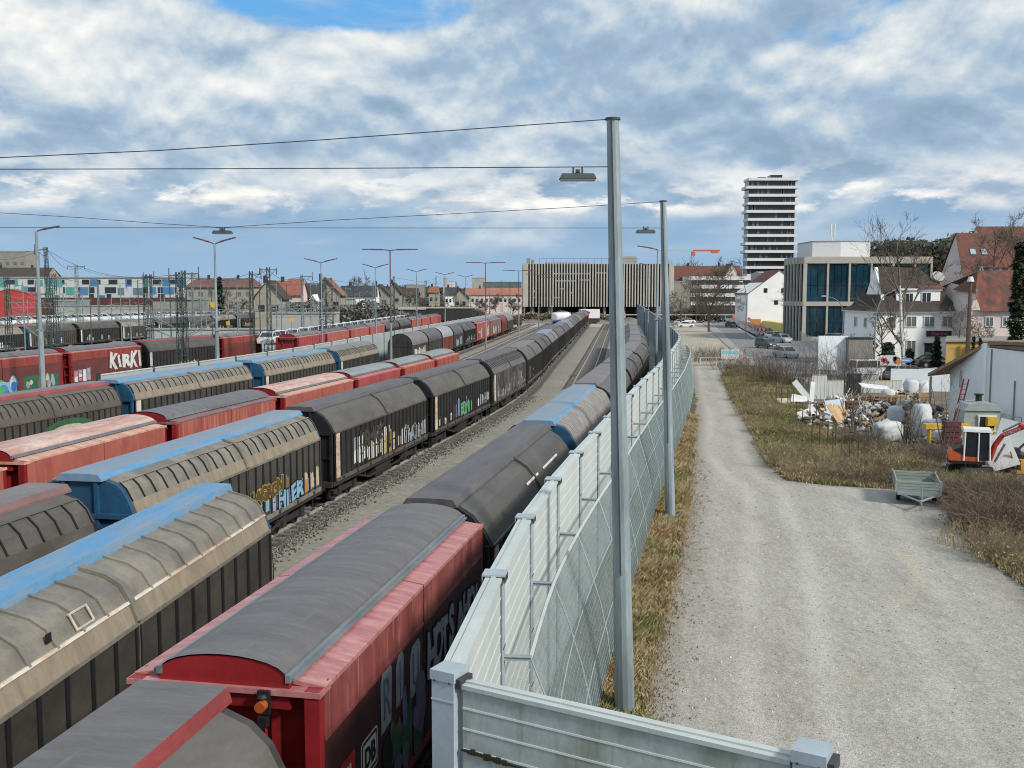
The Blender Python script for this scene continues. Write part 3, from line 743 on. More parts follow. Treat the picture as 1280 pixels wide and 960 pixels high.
def tagtext(t, word, y, z, size, m, x=1.345, sx=1.0, bold=.03, seed=1, outline=M_blk, name='graffiti'):
    """hand sprayed lettering: every letter tilted, stretched and wobbled on its own, with a dark outline and a few drips"""
    rnd = random.Random(seed); pen = 0.0; out = MB(); fill = MB(); step_ = size * .60 * sx
    n = len(word)
    for i, ch in enumerate(word):
        if ch == ' ': continue
        for lay, mbx, bo, dx_ in ((0, out, bold + size * .045, 0), (1, fill, bold, .004)):
            rl = random.Random(seed * 100 + i)
            cu = bpy.data.curves.new('l', 'FONT'); cu.body = ch; cu.size = size; cu.offset = bo; cu.resolution_u = 2; cu.align_x = 'CENTER'; cu.fill_mode = 'FRONT'
            o = bpy.data.objects.new('l', cu); col.objects.link(o); bpy.context.view_layer.update()
            me = bpy.data.meshes.new_from_object(o.evaluated_get(bpy.context.evaluated_depsgraph_get())); bpy.data.objects.remove(o); bpy.data.curves.remove(cu)
            an = rl.uniform(-.13, .13); s1, s2 = rl.uniform(.9, 1.2) * sx, rl.uniform(.88, 1.15); oz = rl.uniform(-.06, .06) * size; k0 = len(mbx.v); ph = rl.uniform(0, 6)
            for v in me.vertices:
                a_, b_ = v.co.x * s1, v.co.y * s2; a_ += .05 * size * math.sin(b_ / size * 7 + ph); b_ += .05 * size * math.sin(a_ / size * 6 + ph)
                mbx.v.append((x + dx_ + .0004 * i, y + (i - (n - 1) / 2) * step_ + a_ * math.cos(an) - b_ * math.sin(an), z + oz + a_ * math.sin(an) + b_ * math.cos(an)))
            for p in me.polygons: mbx.f.append(tuple(k0 + q for q in p.vertices)); mbx.m.append(0)
            bpy.data.meshes.remove(me)
        for k in range(rnd.randint(0, 2)):
            yy = y + (i - (n - 1) / 2) * step_ + rnd.uniform(-.2, .2) * size; h_ = rnd.uniform(.1, .4) * size; fill.poly([(x + .003, yy - .008, z), (x + .003, yy + .010, z), (x + .003, yy + .004, z - h_), (x + .003, yy - .002, z - h_)])
    if outline: out.build(name, outline, t, fix=False)
    return fill.build(name, m, t, fix=False)
def blob(mb, cy, cz, ry, rz_, x, rnd, n=12, mi=0):
    mb.poly([(x, cy + ry * math.cos(2 * math.pi * i / n) * rnd.uniform(.75, 1.1), cz + rz_ * math.sin(2 * math.pi * i / n) * rnd.uniform(.75, 1.1)) for i in range(n)], mi=mi)
RTEXT = (R(90), 0, R(90))

# ---- track beside the barrier ----
fw = h_wagon(fT1, -2.6, 11.5, 'dark grey wagon in the near foreground with a red edged roof', top=M_roofgr, edge=M_capred, slope=dirt('slope_grey_plain', (.135, .125, .115), (.10, .092, .085)), wall=M_walldk, end=M_walldk, prof='dull', rib='none', w_=.62)
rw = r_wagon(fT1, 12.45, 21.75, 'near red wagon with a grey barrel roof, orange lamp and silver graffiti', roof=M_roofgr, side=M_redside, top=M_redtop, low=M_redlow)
# tail lamp on its near end
lamp = MB(); lamp.tube((0, 0, 0), (0, -.12, 0), .07, n=14, mi=0); lamp.tube((0, -.02, .10), (0, -.02, .14), .07, .04, n=12, mi=1); lamp.box((0, .02, .02), (.16, .06, .30), mi=1); lamp.box((0, -.01, -.22), (.12, .10, .14), mi=1)
lamp.build('tail_lamp', [M_orgl, M_blk], rw, True and False).location = (.62, -4.92, 3.72)
rt = rw
# silver letters and panels on its right side
tagtext(rt, 'HOTS', 1.15, 2.16, .98, M_silver, sx=.80, bold=.05, seed=4)
tagtext(rt, 'AHOI', 3.35, 2.16, .95, M_silver, sx=.80, bold=.05, seed=5)
def panel_letter(t, y, z, wd, ht, ch):
    mb = MB(); rnd = random.Random(int(y * 100))
    o_ = [(1.337, y - wd / 2, z - ht / 2), (1.337, y + wd / 2 - .05, z - ht / 2 + .05), (1.337, y + wd / 2, z + ht / 2 - .14), (1.337, y + wd / 2 - .1, z + ht / 2), (1.337, y - wd / 2 + .12, z + ht / 2 - .02), (1.337, y - wd / 2 - .02, z + ht / 2 - .2)]
    mb.poly(o_)
    mb.build('graffiti', M_silver, t, fix=False)
    text_mesh(ch, ht * .95, M_silvdk, t, (1.342, y, z - ht * .32), RTEXT, 'graffiti', bold=-.01, sx=.7)
panel_letter(rt, -2.12, 2.74, .55, 1.0, 'R'); panel_letter(rt, -1.42, 2.78, .42, .85, 'J'); panel_letter(rt, -.55, 2.62, .62, .9, 'U')
mb = MB(); rnd = random.Random(3)
for i in range(26):
    y = rnd.uniform(-2.4, .0); z = rnd.uniform(1.35, 2.2)
    blob(mb, y, z, rnd.uniform(.12, .30), rnd.uniform(.2, .45), 1.3365 + .0006 * i, rnd, mi=rnd.randrange(5))
mb.build('graffiti', [M_vio, M_dgrn, M_silvdk, mat('paint_olive', (.14, .15, .08), scale=3), M_blk], rt, fix=False)
# DB logo in its rounded frame, and the small red notice beside it
mb = MB()
def rrect(y0, y1, z0, z1, r, x, mi):
    pts = []
    for cy, cz, a0 in ((y1 - r, z1 - r, 0), (y0 + r, z1 - r, 90), (y0 + r, z0 + r, 180), (y1 - r, z0 + r, 270)):
        for k in range(5): a = R(a0 + 22.5 * k); pts.append((x, cy + r * math.cos(a), cz + r * math.sin(a)))
    mb.poly(pts, mi=mi)
rrect(-3.33, -2.57, 1.93, 2.53, .10, 1.3400, 0); rrect(-3.30, -2.60, 1.96, 2.50, .08, 1.3415, 1); rrect(-3.25, -2.65, 2.01, 2.45, .05, 1.3430, 0)
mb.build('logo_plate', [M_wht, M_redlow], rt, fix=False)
text_mesh('DB', .42, M_blk, rt, (1.3470, -2.95, 2.085), RTEXT, 'logo', bold=.012, sx=.88)
mb = MB(); rrect(-4.12, -3.57, 1.80, 2.60, .03, 1.3400, 0); mb.build('notice', [M_red], rt, fix=False)
text_mesh('RAIL', .20, M_wht, rt, (1.3440, -3.85, 2.33), RTEXT, 'lettering', sx=.8); text_mesh('CARGO', .16, M_wht, rt, (1.3440, -3.85, 2.09), RTEXT, 'lettering', sx=.8)

w_ = h_wagon(fT1, 22.15, 35.2, 'glossy black wagon directly behind the near red wagon', top=M_roofdk, slope=M_slopedk, wall=M_wallbk, prof='flat', pillar=M_pil, w_=.64)
mb = MB()
for a, b in ((-.6, 1.5), (2.2, 5.2)):
    mb.loft([(1.243, 3.60), (1.205, 3.66)], a - .7, b - .9)
mb.build('scrape_mark', M_wht, w_, fix=False)
h_wagon(fT1, 36.0, 50.3, 'blue roofed wagon with fine grey corrugations beside the barrier', top=M_bluegrey, edge=M_blue, slope=mat('slope_silver_grey', (.42, .40, .38), (.30, .29, .28), scale=2), wall=M_walldk, end=M_blueend, prof='knee', rib='tight', lod=1)
ks = ['first', 'second', 'third', 'fourth', 'fifth', 'sixth', 'seventh', 'eighth', 'ninth', 'tenth', 'eleventh', 'twelfth', 'thirteenth', 'fourteenth', 'fifteenth', 'sixteenth']
y = 51.2
M_roofbr = dirt('roof_brownish_grey', (.20, .175, .18), (.15, .13, .13), rough=.55)
i = 0
while y < 150:
    dl = 14.2
    h_wagon(fT1, y, y + dl, '%s grey brown wagon beyond the corrugated one, beside the barrier' % ks[i], top=M_roofbr, slope=M_slopedk if i else dirt('slope_mid', (.13, .12, .115), (.09, .083, .08)), wall=M_walldk, prof='dull', lod=1 if i < 2 else 2, rib='none', group='wagons curving away beside the barrier')
    y += dl + .95; i += 1

# ---- short track: big grey wagon with blue roof ----
nw = h_wagon(fN, 9.9, 24.05, 'near grey beige wagon with bold ribs and a bright blue roof', top=M_blue, edge=M_blue, slope=M_slope, low=M_slopelow, wall=M_walldk, end=M_blueend, prof='wide', rib='big', pale=True, over=-.05, w_=.43)
mb = MB(); mb.b2(1.421, 1.4235, -2.8, 1.2, 1.45, 1.75, mi=0); mb.build('graffiti', M_yel, nw)
tagtext(nw, 'GRAPES', -.9, 1.36, .55, M_blk, x=1.430, sx=1.15, seed=12, outline=None)
# small hatch and holes on the slope
mb = MB(); p0, p1 = Vector((1.26, 0, 3.66)), Vector((1.13, 0, 3.90)); nn = Vector((.87, 0, .48)) * .02
for y in (-1.7,):
    q = [p0 + nn, p1 + nn]
    for (ya, yb) in ((y, y + .04), (y + .50, y + .54)): mb.loft([(q[0].x, q[0].z), (q[1].x, q[1].z), (q[1].x + .015, q[1].z + .01), (q[0].x + .015, q[0].z + .01)], ya, yb, close=True, caps=True, mi=0)
    mb.box((q[0].x, y + .27, q[0].z), (.02, .54, .03), mi=0); mb.box((q[1].x, y + .27, q[1].z), (.02, .54, .03), mi=0)
    mb.box((1.24, -2.4, 3.80), (.03, .12, .14), mi=1); mb.tube((1.22, -4.1, 3.80), (1.25, -4.1, 3.82), .05, n=8, mi=1)
mb.build('inspection_hatch', [M_pil, M_blk], nw)
h_wagon(fN, -5.0, 9.0, 'grey beige wagon cut off at the lower left edge of the view', top=M_blue, edge=M_blue, slope=M_slope, low=M_slopelow, wall=M_walldk, end=M_blueend, prof='wide', rib='big', pale=True, w_=.43)

# ---- main train ----
a = h_wagon(fT3, 9.9, 24.0, 'brown grey wagon with a pink brown roof at the left edge', top=M_roofbr, edge=dirt('roof_edge_brown_red', (.22, .13, .12), (.16, .09, .085)), slope=dirt('slope_brown_grey', (.115, .105, .092), (.075, .068, .06), scale=1.5), wall=dirt('wall_rusty_cream', (.42, .37, .30), (.20, .13, .10), scale=4, stretch=(1, 3, .4)), prof='dull', rib='mid')
text_mesh('BTN', .34, M_wht, a, (1.335, 1.2, 3.50), (R(62), 0, R(90)), 'graffiti', bold=.01, sx=1.0)
text_mesh('SMR', .34, M_wht, a, (1.335, 2.4, 3.50), (R(62), 0, R(90)), 'graffiti', bold=.01, sx=1.0)
a = h_wagon(fT3, 25.25, 39.2, 'long grey wagon with a blue roof and blue painted end', top=M_bluegrey, edge=M_blue, slope=M_slope, low=M_slopelow, wall=M_wallgr, end=M_blueend, prof='knee', rib='mid', pillar=M_pil)
strips(a, .6, 6.4, 1.36, 2.15, [M_lbl, M_lbl, M_lbl, M_silver, M_crm], 5, 10, dens=1, jag=.5); tagtext(a, 'HIER', 3.6, 1.42, .8, M_lbl, x=1.457, sx=1.2, seed=13)
strips(a, -.4, 3.6, 1.9, 2.45, [M_yel, mat('paint_dull_yellow', (.22, .16, .06), scale=3)], 6, 7, dens=.9, jag=.2, xs=1.412)
strips(a, 4.8, 6.6, 1.4, 2.2, [M_org, M_crm, M_crm], 9, 3, dens=1, jag=.2, xs=1.423)
tagtext(a, 'AGRON', 1.7, 1.95, .62, mat('paint_brown', (.10, .07, .03), scale=3), x=1.452, sx=1.25, seed=8, outline=M_yel)
a = h_wagon(fT3, 40.4, 53.9, 'black wagon with white and yellow graffiti patches, coupled behind the blue roof', slope=dirt('slope_black_sheen', (.115, .105, .09), (.075, .069, .06), streak=[((.16, .145, .12), (.7, 7, .8), .4, .57), ((.22, .20, .17), (1.2, .3, 3), .35, .64)]), pillar=M_pil)
strips(a, -4.6, .4, 1.36, 3.0, [M_wht, M_crm, M_silver, M_wht, M_wht, M_silver], 11, 8, dens=1, jag=.3)
strips(a, -.9, 1.2, 1.36, 2.6, [M_yel, M_crm], 18, 4, dens=1, jag=.4, xs=1.421)
strips(a, 1.6, 6.5, 1.36, 2.3, [M_wht, M_silver, M_wht, M_crm], 12, 8, dens=.85, jag=.6)
tagtext(a, 'IRMKE', -2.3, 2.2, .95, M_walldk, x=1.455, sx=1.2, seed=9, outline=None)
tagtext(a, 'ihAlh', 4.0, 1.45, .95, M_silver, x=1.452, sx=1.0, seed=20)
a = h_wagon(fT3, 54.9, 68.9, 'black wagon with a green and violet tag on its side', slope=dirt('slope_black_sheen', (.1, .1, .1)), pillar=M_pil)
strips(a, -2.6, 1.8, 1.36, 2.6, [M_grn, M_vio, M_lbl, M_grn], 13, 7, dens=1, jag=.45); tagtext(a, 'EUM', -.3, 1.5, 1.0, M_grn, x=1.455, sx=1.1, seed=23, outline=M_vio)
strips(a, -6.2, -3, 1.36, 2.2, [M_wht, M_crm], 14, 5, dens=.6, jag=.6); strips(a, 2.5, 6.5, 1.5, 2.5, [M_wht, M_silver], 15, 6, dens=.6, jag=.6)
a = h_wagon(fT3, 69.8, 84.0, 'grey black wagon with pale streaked sides and many small roof ribs', rib='fine', slope=dirt('slope_mid', (.13, .12, .115)), wall=dirt('wall_streaked', (.30, .27, .25), (.10, .075, .07), scale=2.5, stretch=(1, 3, .5), lo=.4, hi=.6), pillar=M_pil)
strips(a, -5.5, 6.3, 1.36, 2.9, [M_wht, M_silver, M_lbl, M_crm], 16, 18, dens=.9, jag=.75)
cl = [('black', M_roofdk, M_roofdk), ('black', M_roofbr, M_roofbr), ('black', M_bluegrey, M_blue)]
y = 84.9; i = 0
slc = [dirt('slope_mid', (.13, .12, .115)), M_slopedk, dirt('slope_light', (.20, .19, .175), (.15, .14, .13))]
while y < 262:
    rf = M_bluegrey if i in (2, 5) else (M_roofdk if i % 2 else M_roofbr)
    a = h_wagon(fT3, y, y + 14.1, '%s of the dark wagons curving towards the station building' % ks[i], top=rf, edge=rf, slope=slc[i % 3], wall=M_wallbk if i % 2 else M_walldk, rib='none', lod=1 if i < 3 else 2, prof='flat', group='dark wagons of the long curving train')
    strips(a, -6, 6, 1.36, 2.6, [M_wht, M_crm, M_silver, M_walldk], 30 + i, 14, dens=.35, jag=.6)
    y += 15.0; i += 1

# ---- row of red wagons ----
def pinkr(y0, y1, label, **k): return r_wagon(fT4, y0, y1, label, **k)
M_redflat = dirt('side_faded_red', (.42, .125, .095), (.33, .085, .065), rough=.6, stretch=(1, 1.5, .5), streak=[((.20, .06, .05), (1, 5, .6), .5, .56), ((.52, .26, .19), (1, 4, .9), .4, .58)])
pinkr(19.5, 28.8, 'red wagon with a faded pink roof, cut off by the left edge', roof=M_roofpk, side=M_redflat, top=M_peach)
pinkr(29.6, 38.0, 'red wagon with a faded pink barrel roof and peach shoulders', roof=M_roofpk, side=M_redflat, top=M_peach)
pinkr(38.8, 47.8, 'red wagon with a smooth grey roof and streaky red sides', roof=M_roofgr, side=dirt('side_streaky_red', (.46, .17, .13), (.30, .06, .05), stretch=(1, 4, .25), scale=1.5), top=dirt('shoulder_dull_mauve', (.24, .14, .14), (.17, .09, .09)))
a = pinkr(48.7, 58.0, 'red wagon with a peach rusty roof and white lettering on its side', roof=M_roofpk, side=M_redflat, top=M_peach, lod=1)
text_mesh('RAILION', .62, M_wht, a, (1.345, 2.1, 2.75), RTEXT, 'lettering', sx=1.25)
pinkr(58.7, 66.6, 'crimson wagon with a pale greenish grey roof', roof=M_roofpale, side=dirt('side_crimson', (.40, .085, .09), (.32, .06, .065)), top=dirt('shoulder_crimson', (.5, .15, .15)), lod=1)
pinkr(67.4, 75.0, 'red wagon with upright ribs and a pale roof, last but one in its row', roof=M_roofpale, side=M_redflat, top=dirt('shoulder_light_red', (.55, .2, .17)), ribbed=True, lod=1)
pinkr(75.8, 83.3, 'red wagon with upright ribs at the far end of its row', roof=M_roofpale, side=M_redflat, top=dirt('shoulder_light_red', (.5, .2, .2)), ribbed=True, lod=1)

# ---- row beside the grey noise wall ----
a = h_wagon(fT5, 41.3, 52.2, 'brown wagon with curved slopes and a reddish roof edge, green tag', top=M_roofbr, edge=M_capred, slope=dirt('slope_olive_brown', (.12, .105, .088), (.085, .075, .063)), wall=M_wallgr, end=M_black, prof='dull', rib='mid')
mb = MB(); pts = []
for k in range(9): an = math.pi * k / 8; pts.append((1.452, 1.2 - 3.0 * math.cos(an), 2.0 + .95 * math.sin(an)))
mb.poly(pts, mi=0); mb.poly([(1.456, 1.2 + (p[1] - 1.2) * .8, 2.0 + (p[2] - 2.0) * .7) for p in pts], mi=1)
mb.build('graffiti', [M_dgrn, M_crm], a, fix=False)
h_wagon(fT5, 27.0, 40.4, 'brown wagon with curved slopes at the left edge', top=M_roofbr, edge=M_capred, slope=dirt('slope_olive_brown', (.1, .1, .1)), wall=M_wallgr, end=M_black, prof='dull', rib='mid')
h_wagon(fT5, 53.0, 67.0, 'beige ribbed wagon with a light blue roof beside the grey wall', top=M_bluegrey, edge=M_blue, slope=M_slope, low=M_slopelow, wall=M_wallgr, end=M_blueend, prof='knee', rib='mid', pillar=M_pil, lod=1)
a = h_wagon(fT5, 68.4, 82.4, 'beige ribbed wagon with a light blue roof and pale blue scribbles', top=M_bluegrey, edge=M_blue, slope=M_slope, low=M_slopelow, wall=M_wallgr, end=M_blueend, prof='knee', rib='mid', pillar=M_pil, lod=1)
tagtext(a, 'AM', -3.2, 1.42, 1.1, M_lbl, x=1.455, sx=1.3, seed=10); tagtext(a, 'snowl  LOKA', 2.2, 1.55, .75, M_silver, x=1.455, sx=1.0, seed=11, outline=None)
h_wagon(fT5, 83.3, 96.0, 'grey beige wagon with close ribs at the end of its row', top=dirt('roof_mid_grey', (.22, .22, .235), (.17, .17, .18)), slope=M_slope, low=M_slopelow, wall=M_wallgr, end=M_blueend, prof='knee', rib='fine', pillar=M_pil, lod=1)

# ---- further train with round roofs on the same track ----
def arch_wagon(f, y0, y1, label, wall=M_walldk, roof=M_roofbr, end=M_wallbk, e0=3.0, top=4.35, w_=1.42, L=10.0):
    loc, rz, s = place(f, y0, y1, L)
    t = thing('freight_wagon', label, 'freight wagon', loc, rz, 'wagons of the round roofed train', (1, s, 1))
    def arc(k, o): return [((w_ - o) * math.cos(math.pi * i / k), e0 + (top - e0 - o) * math.sin(math.pi * i / k)) for i in range(k + 1)]
    mb = MB(); mb.loft(arc(14, 0), -L / 2, L / 2); link('roof', mb.mesh('roof', roof), t)
    mb = MB(); pr = arc(14, .04) + [(-w_ + .05, 1.1), (w_ - .05, 1.1)]
    for sgn in (-1, 1):
        mb = MB(); mb.loft(pr, sgn * (L / 2 - .12), sgn * (L / 2 - .06), close=True, caps=True)
        for x in (-.9, -.3, .3, .9): mb.b2(x - .04, x + .04, sgn * (L / 2 - .06), sgn * (L / 2 - .0), 1.1, 3.6)
        mb.b2(-w_, w_, sgn * (L / 2 - .05), sgn * (L / 2 + .02), 2.9, 3.05)
        link('end_wall', mb.mesh('end_wall', end), t)
    for sgn in (-1, 1):
        mb = MB(); mb.b2(sgn * (w_ - .06), sgn * (w_ - .01), -L / 2 + .06, L / 2 - .06, 1.1, e0)
        for k in range(9): mb.b2(sgn * (w_ - .01), sgn * (w_ + .03), -L / 2 + .1 + (L - .3) / 8 * k, -L / 2 + .2 + (L - .3) / 8 * k, 1.1, e0)
        link('side_wall', mb.mesh('side_wall', wall), t)
    running_gear(t, L, 1, False)
    return t
a = arch_wagon(fT5, 112, 121.5, 'round roofed brown wagon whose dark end faces the camera'); strips(a, -4, 3, 1.3, 2.7, [M_crm, M_wht], 50, 8, xs=1.45, dens=.8)
arch_wagon(fT5, 122.2, 131, 'dark grey wagon, second behind the round roofed end', roof=M_roofdk)
arch_wagon(fT5, 131.8, 140, 'rusty red sided wagon with a pale grey round roof', wall=M_redbr, roof=dirt('roof_light_grey', (.33, .34, .36), (.27, .28, .3)))
a = arch_wagon(fT5, 140.8, 149, 'dark wagon with a pale blue patch, fourth in the round roofed train', roof=M_roofdk); strips(a, -3, 3, 1.3, 2.6, [M_silver, M_lbl], 51, 6, xs=1.45)
a = h_wagon(fT5, 150, 163, 'taller black wagon with white drips in the round roofed train', top=M_roofdk, slope=M_slopedk, lod=1); strips(a, -6, 6, 1.36, 2.4, [M_wht, M_silver], 52, 14, dens=.8, jag=.8)
a = r_wagon(fT5, 164, 181, 'long bright red wagon with white streaks before the wall end', side=M_redflat, lod=1, roof=M_roofbr); strips(a, -4, 4, 1.3, 3.2, [M_crm, M_redflat, M_silver], 53, 9, xs=1.40, dens=.7)
a = r_wagon(fT5, 182, 199, 'long mauve grey wagon behind the bright red one', side=dirt('side_mauve', (.25, .15, .15), (.18, .10, .10)), lod=1, roof=M_roofbr); strips(a, -4, 4, 1.3, 3.0, [M_silver, M_crm], 54, 9, xs=1.40, dens=.4)
arch_wagon(fT5, 200, 209, 'small rust red wagon near the far end of its train', wall=M_redbr, roof=M_redbr)
arch_wagon(fT5, 210, 222, 'last wagon of the round roofed train, grey with a cream patch', wall=M_walldk, roof=dirt('roof_mid_grey', (.2, .2, .2)))

# ---- beyond the noise wall ----
a = r_wagon(fT7a, 68.6, 83.2, 'dark red wagon with colourful graffiti at the far left', roof=M_roofgr, side=dirt('side_dark_red', (.30, .06, .045), (.20, .04, .032), stretch=(1, 3, .3)), top=M_redtop, low=dirt('side_brown_red_low', (.16, .05, .045), (.11, .035, .032)), lod=1)
mb = MB(); rnd = random.Random(8)
for k in range(26): blob(mb, rnd.uniform(-1.6, 1.0), rnd.uniform(1.4, 2.0), rnd.uniform(.15, .45), rnd.uniform(.2, .6), 1.346 + .0006 * k, rnd, mi=rnd.randrange(4))
mb.build('graffiti', [M_lbl, M_grn, M_wht, mat('paint_bright_blue', (.05, .25, .6), scale=3)], a, fix=False)
mb = MB(); mb.b2(1.345, 1.348, 1.5, 4.4, 1.3, 2.35, mi=0)
for k in range(14): blob(mb, rnd.uniform(1.8, 4.2), rnd.uniform(1.5, 2.1), .16, rnd.uniform(.2, .4), 1.352 + .0006 * k, rnd, mi=1 + k % 3)
mb.build('graffiti', [M_dgrn, M_crm, M_silver, mat('paint_olive', (.14, .15, .08))], a, fix=False)
a = r_wagon(fT7a, 84.3, 95.4, 'dark red wagon with large white block graffiti letters', roof=M_roofgr, side=dirt('side_dark_red', (.3, .06, .04)), top=M_redtop, low=dirt('side_brown_red_low', (.1, .1, .1)), lod=1)
tagtext(a, 'KiRKI', 2.5, 2.1, 1.75, M_wht, x=1.36, sx=.92, bold=.09, seed=7, outline=None)
strips(a, -4.5, -2.4, 1.3, 2.6, [M_pnk, M_wht, M_silver], 60, 4, xs=1.35)
a = h_wagon(fT7a, 96.4, 110.4, 'black wagon with a white end strip between two red wagons', top=M_roofdk, edge=M_capred, slope=M_slopedk, wall=M_wallbk, lod=1, pillar=M_wht)
strips(a, -1.5, 2.6, 1.5, 2.0, [M_crm, M_yel], 61, 6, dens=.9)
a = r_wagon(fT7a, 111.4, 121.6, 'clean red wagon, last before the car transporter', roof=M_roofbr, side=dirt('side_clean_red', (.36, .07, .05), (.25, .045, .035)), low=dirt('side_clean_red_low', (.20, .05, .045), (.15, .04, .035)), lod=1)
strips(a, -3, 3, 1.3, 1.9, [M_silver, M_wht], 62, 12, xs=1.35, jag=.9)
y = 113; i = 0
for kind, dl in (('rib', 11.0), ('red', 11.2), ('red', 11.2), ('red', 11.2), ('br', 12), ('br', 12)) + (('red', 11.5),) * 11:
    g = 'red wagons of the train beyond the noise wall'
    if kind == 'br': h_wagon(fT7b, y, y + dl, '%s wagon beyond the noise wall, brown and round shouldered' % ks[i], top=M_roofbr, slope=M_slopedk, wall=M_walldk, prof='dull', lod=2, group=g)
    else: r_wagon(fT7b, y, y + dl, ('%s wagon beyond the noise wall, red with a grey roof' % ks[i]) if i else 'ribbed red wagon whose bright red end faces the camera', side=M_redflat if i else dirt('side_crimson', (.4, .09, .09)), ribbed=kind == 'rib', lod=2, roof=M_roofdk if i % 3 else M_roofbr, top=M_redtop, group=g)
    y += dl + .8; i += 1
    if i >= 16: break
y = 128; i = 0
M_farw = dirt('far_wall_brown', (.10, .085, .065), (.06, .05, .04)); M_farr = dirt('far_roof_brown', (.17, .145, .13), (.12, .10, .095)); M_fars = dirt('far_slope_taupe', (.26, .235, .20), (.2, .18, .155))
while y < 262:
    a = h_wagon(fT9, y, y + 12.6, '%s of the brown wagons standing below the coloured flats' % ks[i], top=M_farr, slope=M_fars if i % 3 == 0 else M_slopedk, wall=M_farw if i % 2 else M_wallbk, lod=2, end=M_blueend if i == 1 else M_black, pillar=M_wht, group='brown wagons below the coloured flats')
    strips(a, -5, 5, 1.36, 2.4, [M_wht, M_silver, M_lbl, M_crm], 70 + i, 12, dens=.5, jag=.6)
    y += 13.4; i += 1

# ======================= NOISE BARRIERS AND FENCE =======================
M_alu = mat('barrier_aluminium', (.52, .56, .55), (.45, .49, .48), scale=.8, stretch=(1.5, 1.5, .5), rough=.6, rand=.07, streak=[((.30, .33, .31), (5, 5, .5), .35, .58)])
M_aluhi = mat('barrier_groove_highlight', (.64, .69, .69), (.56, .61, .61), scale=2, rough=.45)  # brighter sheet colour: painted highlights along the panel grooves
M_alud = mat('barrier_aluminium_dirty', (.40, .45, .45), (.24, .27, .22), scale=1.2, stretch=(1.2, 1.2, .6), rough=.65, lo=.36, hi=.56, fine=.06, c3=(.36, .40, .40), streak=[((.15, .17, .12), (6, 6, .7), .6, .57), ((.20, .18, .13), (1.5, 1.5, 3), .4, .62)])
M_post = mat('barrier_post_steel', (.38, .45, .50), (.30, .36, .40), scale=1.5, rough=.5, fine=.04)
M_postd = mat('post_cavity', (.05, .055, .06), (.03, .03, .035))
M_slit = mat('dark_joint', (.05, .05, .04), (.03, .03, .03))
AP = [(11.2, -.72), (15.2, -.26), (19, .24), (23, .95), (27, 1.75), (31, 2.6), (38, 4.05), (42.5, 5.0), (50, 6.6), (58, 8.4), (66, 10.1), (75, 12.0), (82, 13.4), (90, 15.0), (96, 16.1), (102, 17.1), (110, 18.1), (120, 19.2), (150, 22.4), (200, 27.0), (262, 32.6)]
fA = lambda y: spline(AP, y)
def zA(y): return 4.5 if y < 100 else 4.5 + 1.5 * (y - 100) / 160
def barrier_panel(parent, p, q, z1, m=M_alu, z0=.05, th=.12, groove=.32, cap=True, name='panel', skew=0.0):
    """aluminium cassette wall between two posts; p, q are (x, y) relative to the parent"""
    p = Vector(p); q = Vector(q); d = q - p; L = d.length; a = math.atan2(d.y, d.x)
    mb = MB(); n = max(2, round((z1 - z0) / groove)); h = (z1 - z0) / n
    for i in range(n):
        mb.box((L / 2, 0, z0 + h * (i + .5)), (L, th, h - .018))
        mb.box((L / 2, 0, z0 + h * (i + .04)), (L, th + .016, .024), mi=3)
    mb.box((L / 2, 0, (z0 + z1) / 2), (L - .02, th * .6, z1 - z0 - .02), mi=1)
    if cap:
        mb.box((L / 2, 0, z1 + .02), (L, th + .06, .05), mi=2); mb.box((L / 2, 0, z1 + .055), (L, th * .35, .02), mi=2)
    o = mb.build(name, [m, M_slit, M_alu, M_aluhi], parent); o.location = (p.x, p.y, 0); o.rotation_euler = (0, 0, a)
    return o
def h_post(mb, w_=.24, z1=4.6, z0=0):
    mb.box((-w_ / 2, 0, (z0 + z1) / 2), (.022, w_, z1 - z0)); mb.box((w_ / 2, 0, (z0 + z1) / 2), (.022, w_, z1 - z0))
    mb.box((0, 0, (z0 + z1) / 2), (w_ - .024, .016, z1 - z0))
def m_hpost(h):
    mb = MB(); h_post(mb, .26, h)
    mb.box((0, 0, h + .015), (.36, .34, .03)); mb.box((-.175, 0, h - .05), (.012, .34, .10)); mb.box((.175, 0, h - .05), (.012, .34, .10), mi=1)
    for z in (1.2, 2.3, 3.4): mb.box((.145, 0, z), (.01, .26, .015), mi=1)
    return mb.mesh('post', [M_post, M_postd])
A0 = Vector((fA(11.2), 11.2))
t = thing('noise_barrier', 'long pale aluminium noise barrier curving along between the wagons and the gravel path', 'noise barrier', (A0.x, A0.y, 0))
ys = [11.2]; y = 11.2
while y < 255:
    sl_ = fA(y + 2) - fA(y); st = 4.0 / math.hypot(1, sl_ / 2)
    y += st; ys.append(y)
hp = m_hpost(4.56)
for i, (ya, yb) in enumerate(zip(ys, ys[1:])):
    pa = (fA(ya) - A0.x, ya - A0.y); pb = (fA(yb) - A0.x, yb - A0.y)
    if ya < 100: barrier_panel(t, pa, pb, zA(ya), groove=.30, th=.20)
    else:
        barrier_panel(t, pa, pb, zA((ya + yb) / 2), groove=1.1, m=M_post)
    if i > 0:
        o = link('post', hp, t, (pa[0], pa[1], 0), math.atan2(pb[1] - pa[1], pb[0] - pa[0]) - R(90)); o.scale = (1, 1, zA(ya) / 4.5)
